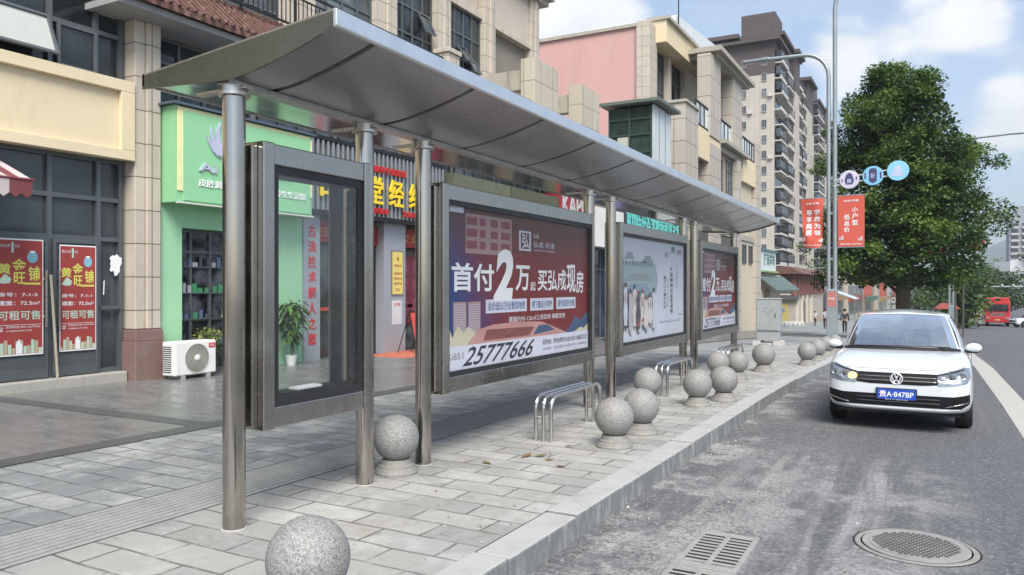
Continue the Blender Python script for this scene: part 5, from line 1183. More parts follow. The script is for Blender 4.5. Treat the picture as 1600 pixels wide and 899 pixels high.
def row_house(y0, y1, x, h, wall, label, storeys=2):
    e = thing('street_house', label, 'building', (x-4, y0, gz(y0))); zz = gz(y1)-1
    b = MB(); b.box(x-9, x, y0, y1-.3, zz, zz+h); b.build('wall', wall, e)
    b = MB(); b.box(x-9.3, x+.7, y0-.2, y1-.1, zz+h, zz+h+.35); b.build('roof', pbr('far_roof_%d' % int(h), (.19, .15, .13), .8), e)
    for s in range(storeys):
        z = zz+1.3+s*3.1; n = int((y1-y0)/4)
        for k in range(n):
            ya = y0+.8+k*4; b = MB(); b.box(x, x+.06, ya, ya+2.8, z+.2, z+2.2 if s else z+2.5); b.build('window', GL2 if rs.random() < .4 else GL, e)
    b = MB(); b.box(x, x+.9, y0+.3, y1-.6, zz+3.9, zz+4.8); b.build('sign', pbr('far_sign_%d' % rs.randrange(5), rs.choice([(.24, .07, .05), (.40, .38, .35), (.08, .13, .20), (.30, .19, .09), (.07, .14, .10)]), .5), e)
    # end wall window strip
    b = MB(); b.box(x-6, x-3, y0-.05, y0, zz+4.5, zz+6); b.build('window', GL, e)
FW1, FW2, FW3 = pbr('far_beige', (.42, .38, .31), .85, var=.1), pbr('far_grey', (.36, .36, .37), .85, var=.1), pbr('far_brown', (.24, .19, .155), .85, var=.1)
row_house(116, 140, -13, 6.4, FW2, 'pale grey house with an awning, first of the far street row', 2)
row_house(142, 170, -12.5, 8.5, FW1, 'beige house in the far street row, left of the tree trunk', 2)
row_house(172, 200, -12, 10, FW3, 'brown house in the far street row, left of the tree trunk', 3)
row_house(202, 240, -11, 9, FW1, 'tallest pale beige house in the far street row', 3)
row_house(245, 300, -9, 11, FW2, 'grey block closing the far street row', 3)
e = thing('market_canopy', 'pale blue canopy over a stall on the far left pavement', 'canopy', (-11, 118, gz(118)))
zz = gz(118)
b = MB(); b.prism([(-12.9, 112.5, zz+4.4), (-9, 112.5, zz+2.9), (-9, 119, zz+2.9), (-12.9, 119, zz+4.4)], (0, 0, .1)); b.build('canopy', pbr('pale_blue_sheet', (.42, .50, .58), .5), e)
b = MB()
for y in (112.8, 118.7): b.tube([(-9.1, y, zz), (-9.1, y, zz+2.9)], .05, 6)
b.build('posts', ST, e)

# utility cabinet
e = thing('utility_cabinet', 'grey steel utility cabinet on a low concrete plinth with scribbles on its door', 'cabinet', (-5.05, 28.2, gz(28.2)))
zz = gz(28.2); CAB = pbr('cabinet_grey', (.33, .35, .355), .5, .2, var=.07, scale=2, dirt=.3)
b = MB(); b.box(-5.46, -4.66, 27.95, 28.5, zz+.52, zz+1.63); b.box(-5.48, -4.64, 27.93, 28.52, zz+1.63, zz+1.67); b.build('body', CAB, e, bevel=.015)
b = MB(); b.box(-5.43, -4.69, 27.98, 28.47, zz+.18, zz+.51); b.build('lower_body', CAB, e, bevel=.01)
b = MB(); b.box(-5.42, -4.70, 27.935, 27.949, zz+.56, zz+1.6); d_ = b.build('door', CAB, e); b = MB(); b.box(-4.82, -4.78, 27.915, 27.934, zz+1.0, zz+1.12); b.build('handle', TDK, d_)
b = MB(); rq = random.Random(9)
for k in range(7):
    x = -5.25+.07*k; z = zz+1.2+.12*math.sin(k*1.7); b.tube([(x, 27.932, z), (x+.05, 27.932, z+.09*rq.uniform(-1, 1)), (x+.09, 27.932, z+.03)], .006, 4)
b.build('scribble', pbr('scribble_ink', (.14, .15, .16), .6), d_)
b = MB(); b.box(-5.55, -5.3, 27.85, 28.6, zz-.1, zz+.17); b.box(-4.86, -4.58, 27.85, 28.6, zz-.1, zz+.17); b.box(-5.29, -4.87, 27.9, 28.55, zz-.1, zz+.1); b.build('plinth', pbr('plinth', (.46, .45, .43), .9, var=.25, scale=5, dirt=.6), e)

# ------------------------------------------------------------ street lamps, banners, round signs
GALV = pbr('galvanised_steel', (.30, .34, .36), .42, .55, var=.12, scale=3, dirt=.15)
def lamp(x, y, label, group, low=True):
    e = thing('street_lamp', label, 'street lamp', (x, y, gz(y)), 0, group); z = gz(y)
    b = MB(); b.box(x-.19, x+.19, y-.14, y+.14, z, z+2.1); b.build('base_box', GALV, e, bevel=.02)
    b = MB(); b.tube([(x-.12, y, z+2.0), (x-.12, y, z+10.1)]+[(x-.12-.9*(1-math.cos(a)), y, z+10.1+.9*math.sin(a)) for a in [k*math.pi/12 for k in range(1, 7)]]+[(x-2.3, y, z+11.03)], .075, 12); b.build('low_mast', GALV, e, smooth=50)
    b = MB(); b.tube([(x+.10, y, z+2.0), (x+.10, y, z+12.6)]+[(x+.10+1.1*(1-math.cos(a)), y, z+12.6+1.1*math.sin(a)) for a in [k*math.pi/12 for k in range(1, 7)]]+[(x+3.4, y, z+13.8)], .08, 12); b.build('high_mast', GALV, e, smooth=50)
    for (xx, zz_, s) in ((x-2.75, z+11.03, -1), (x+3.85, z+13.8, 1)):
        b = MB(); b.prism([(xx-.5, y-.13, zz_-.05), (xx+.5, y-.16, zz_-.05), (xx+.5, y+.16, zz_-.05), (xx-.5, y+.13, zz_-.05)], (0, 0, .1)); h_ = b.build('lamp_head', GALV, e, bevel=.03); b = MB(); b.box(xx-.3, xx+.3, y-.1, y+.1, zz_-.06, zz_-.052); b.build('lens', GL2, h_)
    b = MB()
    for zq in (3.2, 4.9, 6.2, 8.1): b.box(x-.12, x+.1, y-.04, y+.04, z+zq, z+zq+.08)
    b.build('clamps', GALV, e); return e
LX, LY_ = -3.28, 31.0
lamp(LX, LY_, 'tall twin mast street lamp carrying two red banners, nearest lamp by the kerb', 'street lamps along the kerb')
b = MB(); zz = gz(LY_); b.box(LX-.15, LX+.15, LY_-.148, LY_-.142, zz+1.45, zz+2.0, 0); b.text('禁止张贴', (LX, LY_-.152, zz+1.75), .22, .08, *SOUTH, 1); tag(b.build('pole_sticker', [pbr('sticker_red', (.40, .14, .12), .6), WHITE]), 'small red sticker on the base box of the nearest street lamp', 'sticker')
BANR = pbr('banner_red', (.50, .085, .055), .7, var=.08, scale=2)
def banner(x0, x1, cols, label, wav, zt, zb):
    e = thing('street_banner', label, 'banner', ((x0+x1)/2, LY_, (zt+zb)/2), 0, 'red banners on the nearest lamp post')
    n, m_ = 10, 12; v = []; f = []
    fy = lambda u, w: LY_+wav*(.10*math.sin(u*5+w*4)+.08*math.sin(w*7-u*3))*(.3+w)
    for j in range(m_+1):
        for i in range(n+1): u, w = i/n, j/m_; v.append((x0+(x1-x0)*u+wav*.12*w*(1-2*u), fy(u, w), zt+(zb-zt)*w))
    k = len(v); v += [(a, c+.012, d) for a, c, d in v]
    for j in range(m_):
        for i in range(n): a = j*(n+1)+i; f += [(a, a+n+1, a+n+2, a+1), (k+a, k+a+1, k+a+n+2, k+a+n+1)]
    b = MB(); b.add(v, f, 0); b.build('cloth', BANR, e, smooth=60)
    W, H = x1-x0, zt-zb; y = LY_-.03-.1*wav
    b = MB()
    for (s, u, v0, st, w) in cols:
        for q, ch in enumerate(s): b.text(ch, (x0+W*u, y, zt-H*(v0+q*st)), W*w, H*st*.82, *SOUTH, 0, .016)
    b.text('弘成·天境', (x0+W*.5, y, zt-H*.10), W*.55, H*.045, *SOUTH, 0); b.text('热线 0851-25777666', (x0+W*.5, y, zt-H*.95), W*.8, H*.035, *SOUTH, 0)
    b.v = [(q[0], fy((q[0]-x0)/W, (zt-q[2])/H)-.012, q[2]) for q in b.v]; b.build('lettering', WHITE, e)
    b = MB()
    for (u, v_) in ((.10, .82), (.80, .84)):
        for q in range(3): b.poly([(x0+W*(u-.05+q*.06), y, zt-H*(v_+.05)), (x0+W*(u+.0+q*.06), y, zt-H*(v_+.05)), (x0+W*(u+.0+q*.06), y, zt-H*(v_-.02*q)), (x0+W*(u-.05+q*.06), y, zt-H*(v_-.02*q))])
    b.v = [(q[0], fy((q[0]-x0)/W, (zt-q[2])/H)-.012, q[2]) for q in b.v]; b.build('skyline_print', pbr('banner_print', (.55, .42, .42), .6), e)
    lo, hi = min(x0, LX), max(x1, LX)
    for z in (zt+.02, zb-.02): b = MB(); b.tube([(lo, LY_+.02, z), (hi, LY_+.02, z)], .02, 6); b.build('bracket', GALV, e)
xa, zt_ = ony(1309, 307, LY_); xb, zb_ = ony(1351, 385, LY_)
banner(xa, xb, [('小户型', .64, .28, .125, .22), ('低总价', .34, .42, .125, .22)], 'flat red banner on the right of the nearest street lamp', .05, zt_, zb_)
xa2, zt2 = ony(1251, 312, LY_); xb2, zb2 = ony(1288, 387, LY_)
banner(xa2, xb2, [('学府为邻', .70, .28, .14, .25), ('尊享高层', .36, .28, .14, .25)], 'creased red banner on the left of the nearest street lamp', 1., zt2, zb2)
for i, (u, v_, r, col, lab) in enumerate([(1327, 281, .36, (.50, .46, .60), 'white'), (1364, 275, .37, (.20, .48, .66), 'blue'), (1403, 267, .40, (.24, .52, .72), 'plain blue')]):
    pass
RB = [ony(u, v_, LY_-.1) for (u, v_) in ((1327, 281), (1364, 275), (1403, 267))]
e = thing('round_sign_bracket', 'bracket with three round emblem discs reaching from the lamp post in front of the tree', 'sign', (LX+.1, LY_-.1, RB[0][1]))
b = MB()
for dz in (-.11, .11): b.tube([(LX+.05, LY_-.06, RB[0][1]+dz-.1)]+[(x, LY_-.06, z+dz) for x, z in RB], .022, 6)
b.build('double_arm', pbr('arm_white', (.55, .55, .57), .5), e)
for i, ((x, z), r, m_) in enumerate(zip(RB, (.34, .35, .36), (pbr('disc_white', (.50, .47, .60), .5), pbr('disc_blue', (.18, .44, .62), .5), pbr('disc_sky', (.22, .50, .70), .5)))):
    b = MB(); b.lathe([(r*.96, -.03), (r, -.02), (r, .02), (r*.96, .03)], (x, LY_-.1, z), 36, 0, 'y'); d_ = b.build('disc', m_, e, smooth=30)
    b = MB(); y = LY_-.135
    if i == 0: b.poly([(x-.12, y, z-.18), (x+.12, y, z-.18), (x+.16, y, z-.02), (x+.10, y, z+.18), (x, y, z+.26), (x-.10, y, z+.18), (x-.16, y, z-.02)]); b.text('贵', (x, y-.004, z-.06), .18, .16, *SOUTH, 1); b.box(x-.26, x-.22, y-.001, y, z-.08, z+.02); b.box(x+.22, x+.26, y-.001, y, z-.02, z+.1)
    elif i == 1: b.poly([(x-.13, y, z-.2), (x, y, z-.27), (x+.13, y, z-.2), (x+.13, y, z+.22), (x+.08, y, z+.27), (x-.08, y, z+.27), (x-.13, y, z+.22)]); b.box(x-.28, x-.23, y-.001, y, z-.1, z+.12); b.box(x+.23, x+.28, y-.001, y, z-.1, z+.12); b.text('城', (x, y-.004, z), .16, .2, *SOUTH, 1)
    else: b.poly([(x-.12, y, z-.2), (x+.12, y, z-.2), (x+.12, y, z+.1), (x, y, z+.2), (x-.12, y, z+.1)], 1); b.box(x-.2, x-.14, y-.001, y, z-.2, z+.02, 1); b.box(x+.14, x+.2, y-.001, y, z-.2, z-.02, 1)
    b.build('emblem', [pbr('emblem_navy', (.05, .04, .12), .5), pbr('emblem_pale', (.42, .48, .62), .5)], d_)
lamp(1.2, 62.0, 'second twin mast street lamp half hidden behind the big tree', 'street lamps along the kerb')
# small far lamp posts with red banners on the left pavement
for i, (x, y, zt) in enumerate([(-8.6, 120, 2.6), (-8.2, 150, 2.4), (-7.6, 182, 2.2)]):
    e = thing('banner_post', ['slim grey post with a red banner, first down the far pavement', 'slim grey post with a red banner, second down the far pavement', 'slim grey post with a red banner, last down the far pavement'][i], 'banner post', (x, y, gz(y)), 0, 'banner posts down the far pavement')
    b = MB(); b.tube([(x, y, gz(y)), (x, y, gz(y)+9)], .08, 8); b.build('post', GALV, e); b = MB(); b.box(x+.15, x+1.15, y-.02, y, gz(y)+3.4, gz(y)+5.9); b.build('banner', pbr('far_banner_red', (.34, .09, .07), .7), e)
e = thing('lantern_post', 'thin post with two dark red lantern boards under the big tree', 'lantern post', (1.0, 56, gz(56)))
b = MB(); zz = gz(56); b.tube([(1.3, 56, zz), (1.3, 56, zz+7)], .06, 8); b.tube([(1.75, 56.4, zz), (1.75, 56.4, zz+6.5)], .05, 8); b.build('post', pbr('dark_post', (.07, .07, .07), .6), e)
b = MB()
for (x0, x1) in ((-.35, 1.0), (2.0, 2.9)): b.box(x0, x1, 55.9, 56.1, zz+5.4, zz+6.1)
b.build('lantern_board', pbr('lantern_red', (.26, .03, .04), .6), e)

# ============================================================ TREES
BARK = pbr('bark', (.085, .068, .052), .95, var=.4, scale=6, bump=.6, bscale=18)
def leafmat(name, col):
    m, nt, N, L, b = nodes(name)
    n = noise(N, L, objcoord(N), 1.6, 4)
    L.new(mixc(N, L, n, sc3(col, .6), sc3(col, 1.4)), b.inputs['Base Color']); b.inputs['Roughness'].default_value = .55
    b.inputs['Specular IOR Level'].default_value = .35
    tr = N.new('ShaderNodeBsdfTranslucent'); tr.inputs[0].default_value = (*sc3((col[0]*1.4, col[1]*1.5, col[2]), 1.2), 1)
    mx = N.new('ShaderNodeMixShader'); mx.inputs[0].default_value = .22; L.new(b.outputs[0], mx.inputs[1]); L.new(tr.outputs[0], mx.inputs[2])
    L.new(mx.outputs[0], N['Material Output'].inputs[0]); return m
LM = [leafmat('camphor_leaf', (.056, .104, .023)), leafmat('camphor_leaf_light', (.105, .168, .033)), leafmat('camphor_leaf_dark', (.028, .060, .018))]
LM2 = [leafmat('street_leaf', (.060, .105, .030)), leafmat('street_leaf_light', (.10, .15, .04)), leafmat('street_leaf_dark', (.035, .065, .024))]
def tree(loc, prof, label, clumps, per, leaf, mats, trunk_r, trunk_h, group=None, seed=1, cr=(.55, 1.0), lean=0., core=0, lobes=0):
    """prof: list of (height above ground, crown radius). Trunk with limbs; crown of leaf clumps spread through its volume"""
    r = random.Random(seed); x, y, z = loc; e = thing('broadleaf_tree', label, 'tree', loc, 0, group)
    H0, H1 = prof[0][0], prof[-1][0]
    def rad(h):
        for (a, ra), (c, rc) in zip(prof, prof[1:]):
            if a <= h <= c: return ra+(rc-ra)*(h-a)/(c-a)
        return .1
    cl = []
    while lobes and len(cl) < clumps:                        # boughs: rounded masses, each a dome of clumps with dark gaps between
        h = r.uniform(H0+.3, H1-.5); R_ = rad(h)
        if r.random() > (R_/max(p[1] for p in prof))**1.2+.1: continue
        a = r.uniform(0, 2*math.pi); q = .80*r.random()**.25; lr = (.24*R_+.42)*r.uniform(.75, 1.3); c = Vector((x+math.cos(a)*R_*q, y+math.sin(a)*R_*q, z+h)); m = r.choices((0, 1, 2), (5, 3, 3))[0]
        for _ in range(clumps//lobes):
            d = Vector((r.gauss(math.cos(a)*.5, 1), r.gauss(math.sin(a)*.5, 1), r.gauss(.45, .8))).normalized(); cl.append((c+Vector((d.x, d.y, d.z*.8))*lr*r.uniform(.6, 1), r.uniform(*cr), m if r.random() < .7 else r.randrange(3)))
    while len(cl) < clumps:
        h = r.uniform(H0, H1); R_ = rad(h)
        if r.random() > (R_/max(p[1] for p in prof))**1.3+.08: continue
        a = r.uniform(0, 2*math.pi); q = r.random()**.38; lump = 1+.16*math.sin(a*3+h*1.1+seed)+.10*math.sin(a*5-h*1.9)
        cl.append((Vector((x+math.cos(a)*R_*q*lump+lean*h, y+math.sin(a)*R_*q*lump, z+h)), r.uniform(*cr)*(.65+.35*min(1, R_/2)), r.choices((0, 1, 2), (5, 3, 3))[0]))
    b = MB(); top = z+H1*.8
    tp = [(x, y, z-.2), (x+.05, y, z+.3), (x+.03+lean, y+.02, z+trunk_h), (x+lean*trunk_h, y, z+(trunk_h+H1)/2), (x+lean*H1, y, top)]
    b.tube(tp, [trunk_r*1.35, trunk_r, trunk_r*.8, trunk_r*.45, trunk_r*.12], 12); b.build('trunk', BARK, e, smooth=60)
    b = MB()
    for c, cr_, m in cl[::max(1, len(cl)//36)]:
        hh = max(trunk_h*.8, min((c.z-z)*.6, H1*.7)); s = Vector((x+lean*hh, y, z+hh)); mid = s.lerp(c, .5)+Vector((0, 0, .25)); k = trunk_r*.3*(1-hh/H1*.5)
        b.tube([s, mid, c], [k, k*.6, k*.18], 6)
    b.build('limbs', BARK, e, smooth=60)
    v = []; f = []; mi = []
    for c, R_, m in cl:
        for _ in range(int(per*(R_/cr[1])**1.5)):
            d = Vector((r.gauss(0, 1), r.gauss(0, 1), r.gauss(0, 1))).normalized(); p = c+Vector((d.x, d.y, d.z*.72))*R_*(r.random()**.45)
            t = (Vector((r.gauss(0, 1), r.gauss(0, 1), r.gauss(-.25, .5)))+d*.6).normalized(); l = leaf*r.uniform(.6, 1.35)
            n_ = (d*.5+Vector((0, 0, .8))+Vector((r.gauss(0, .5), r.gauss(0, .5), r.gauss(0, .5)))).normalized(); s = t.cross(n_)
            if s.length < .05: continue
            s = s.normalized()*l*.30; k = len(v); m_ = p+t*l*.5
            v += [p, m_+s, p+t*l, m_-s]; f.append((k, k+1, k+2, k+3)); mi.append(m if r.random() < .75 else r.randrange(3))
    for _ in range(core):                                   # larger inner leaves added to block light, painted dark as the crown's shade
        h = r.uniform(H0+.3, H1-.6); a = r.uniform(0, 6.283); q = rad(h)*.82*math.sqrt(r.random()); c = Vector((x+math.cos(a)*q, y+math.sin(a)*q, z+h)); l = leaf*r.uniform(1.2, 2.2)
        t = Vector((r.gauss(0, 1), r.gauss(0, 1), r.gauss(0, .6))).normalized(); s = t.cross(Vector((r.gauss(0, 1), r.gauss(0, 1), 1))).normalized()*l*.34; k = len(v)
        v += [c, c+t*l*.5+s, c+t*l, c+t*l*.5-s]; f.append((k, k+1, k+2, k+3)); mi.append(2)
    b = MB(); b.v = [tuple(q) for q in v]; b.f = f; b.m = mi; b.build('crown', mats, e); return e
TY = 45.; tg = gz(TY)
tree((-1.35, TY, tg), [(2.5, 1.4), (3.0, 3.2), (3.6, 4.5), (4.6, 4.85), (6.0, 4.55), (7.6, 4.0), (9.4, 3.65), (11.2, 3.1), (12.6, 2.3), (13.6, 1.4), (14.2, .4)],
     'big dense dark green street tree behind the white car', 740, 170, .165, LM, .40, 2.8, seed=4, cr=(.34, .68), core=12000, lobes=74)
BG = 'trees along the far road'
k = 0
for (x, y, h, w, lab) in [
        (2.4, 92, 6.5, 2.2, 'bushy green tree right behind the lantern post under the big tree'), (3.6, 128, 8.5, 3.2, 'mid green tree left of the red truck, beyond the tricycle'),
        (7.8, 150, 9, 4.0, 'light green rounded tree straight behind the red truck'), (14, 150, 10, 4.5, 'green tree between the red truck and the right edge of the photo'),
        (21, 145, 9.5, 4.2, 'green tree above the white car at the right edge of the photo'), (11, 178, 11, 5.0, 'tall yellow green tree behind the overhead sign'),
        (2, 200, 12, 5, 'tree at the far end of the road, left of the overhead sign'), (-3, 172, 8, 3.4, 'tree on the far left pavement behind the trunk of the big tree'),
        (27, 190, 11, 6, 'wide green tree under the grey tower at the right edge of the photo')]:
    k += 1; f_ = 1+.0
    tree((x, y, gz(y)), [(h*.12, w*.5), (h*.25, w*.95), (h*.45, w), (h*.7, w*.8), (h*.9, w*.45), (h, .2)], lab, 46, 80, .55, LM2, .16, h*.22, BG, 20+k, (.9, 1.7))

# ============================================================ VEHICLES
PAINT = pbr('white_car_paint', (.60, .635, .66), .25, var=.015, scale=2, coat=1.0); TYRE = pbr('tyre_rubber', (.018, .018, .019), .8, var=.2, bump=.2, bscale=60)
CHROME = pbr('chrome', (.75, .76, .78), .08, 1, var=.03); BLKP = pbr('black_plastic', (.014, .014, .015), .4); RIM = pbr('wheel_silver', (.45, .46, .48), .3, .8)
CARGL = clear_glass('car_glass', (.40, .41, .44), 9.0, .03); LENS = clear_glass('lamp_lens', (.92, .95, .97), 1.0, .0); INTER = pbr('car_interior', (.085, .085, .10), .8, var=.2); SEAT = pbr('car_seat', (.20, .19, .21), .8)
def car_mesh(sections, arches, sub=2):
    """loft of half sections, mirrored, subdivided, wheel arches cut out"""
    b = MB(); n = len(sections[0][1]); v = []; f = []
    for (y, half) in sections:
        for (x, z) in half: v.append((x, y, z))
        for (x, z) in half[-2:0:-1]: v.append((-x, y, z))
    m = 2*n-2
    for j in range(len(sections)-1):
        for i in range(m): f.append((j*m+i, j*m+(i+1) % m, (j+1)*m+(i+1) % m, (j+1)*m+i))
    for j, base in ((0, 0), (len(sections)-1, (len(sections)-1)*m)):
        for i in range(n-1):                                       # cap in strips between mirrored pairs
            a, c = base+i, base+i+1; a2 = base+(m-i) % m; c2 = base+m-i-1
            q = [a, c, c2, a2] if i > 0 and i < n-2 else ([a, c, c2] if i == 0 else [a, c, a2])
            f.append(tuple(dict.fromkeys(q)) if j == 0 else tuple(dict.fromkeys(q[::-1])))
    me = bpy.data.meshes.new('tmp'); me.from_pydata(v, [], f); bm = bmesh.new(); bm.from_mesh(me); bmesh.ops.recalc_face_normals(bm, faces=bm.faces); bm.to_mesh(me); bm.free()
    o = bpy.data.objects.new('tmp', me); C.objects.link(o); s = o.modifiers.new('s', 'SUBSURF'); s.levels = sub; s.render_levels = sub
    cut = []
    for (y, z, r) in arches:
        cb = MB(); cb.tube([(-2, y, z), (2, y, z)], r, 40); c = cb.build('cutter', []); me_ = c.data; bm = bmesh.new(); bm.from_mesh(me_); bmesh.ops.recalc_face_normals(bm, faces=bm.faces); bm.to_mesh(me_); bm.free()
        bo = o.modifiers.new('b', 'BOOLEAN'); bo.operation = 'DIFFERENCE'; bo.object = c; bo.solver = 'EXACT'; cut.append(c)
    bpy.context.view_layer.update()
    r = bpy.data.meshes.new_from_object(o.evaluated_get(bpy.context.evaluated_depsgraph_get()))
    bpy.data.objects.remove(o)
    for c in cut: bpy.data.objects.remove(c)
    return r
def link_mesh(name, me, mat, parent, smooth=35):
    me.name = name; me.materials.clear(); me.materials.append(mat); me.polygons.foreach_set('use_smooth', [True]*len(me.polygons)); me.set_sharp_from_angle(angle=R(smooth))
    o = bpy.data.objects.new(name, me); C.objects.link(o); o.parent = parent; ROOT[o.name] = ROOT[parent.name]; return o
def half(w, zb, zs, zt, k=1.):
    return [(0, zb), (w*.72, zb), (w*.93, zb+.025), (w*.985, zb+.12), (w, zb+(zs-zb)*.45), (w*.995, zs-.13), (w*.97, zs-.03), (w*.90, zs+(zt-zs)*.35), (w*.60, zs+(zt-zs)*.85), (0, zt)]
def panel(parent, lo, hi, borders, name, bulge=.02, ns=14, nt_=8, mullion=None):
    """strip between two loops of points: painted frame outside, glazing inside"""
    def at(L_, s):
        q = s*(len(L_)-1); i = min(int(q), len(L_)-2); return Vector(L_[i]).lerp(Vector(L_[i+1]), q-i)
    (s0, s1, t0, t1) = borders
    ss = sorted(set([0, s0, s1, 1]+[s0+(s1-s0)*k/ns for k in range(ns+1)]+([] if not mullion else [mullion-.02, mullion+.02]))); ts = sorted(set([0, t0, t1, 1]+[t0+(t1-t0)*k/nt_ for k in range(nt_+1)]))
    cen = sum((Vector(p) for p in lo+hi), Vector())/(len(lo)+len(hi)); fr, gl = MB(), MB(); g_ = {}
    nn = (at(lo, 1)-at(lo, 0)).cross(at(hi, .5)-at(lo, .5)).normalized()
    if nn.dot(cen-Vector((0, 2.5, .8))) < 0: nn = -nn
    P = [[at(lo, s).lerp(at(hi, s), t)+nn*bulge*(4*t*(1-t)) for t in ts] for s in ss]
    for i in range(len(ss)-1):
        for j in range(len(ts)-1):
            sm, tm = (ss[i]+ss[i+1])/2, (ts[j]+ts[j+1])/2
            ins = s0 < sm < s1 and t0 < tm < t1 and not (mullion and abs(sm-mullion) < .019)
            q = [P[i][j], P[i+1][j], P[i+1][j+1], P[i][j+1]]
            (gl if ins else fr).poly([p-nn*.004 for p in q] if ins else q)
    return fr, gl
def wheel(parent, x, y, r, w, name='wheel', local=True):
    s = 1 if x > 0 else -1
    b = MB(); b.lathe([(r*.68, -w/2), (r*.93, -w/2), (r, -w*.32), (r, w*.32), (r*.93, w/2), (r*.68, w/2)], (x, y, r), 36, 0, 'x'); t_ = b.build('wheel', TYRE, parent, smooth=40, local=local)
    b = MB(); b.lathe([(r*.67, -w*.3), (r*.67, w*.42), (r*.62, w*.42), (r*.58, w*.2)], (x, y, r), 36, 0, 'x')
    for k in range(5):
        a = 2*math.pi*k/5; c_, s_ = math.cos(a), math.sin(a)
        b.obox((x+s*w*.36, y+c_*r*.35, r+s_*r*.35), (.012, 0, 0), (0, c_*r*.28, s_*r*.28), (0, -s_*r*.07, c_*r*.07))
    b.lathe([(r*.14, -w*.42), (r*.14, w*.42)], (x, y, r), 16, 0, 'x'); b.build('rim', RIM, t_, smooth=40, local=local); return t_

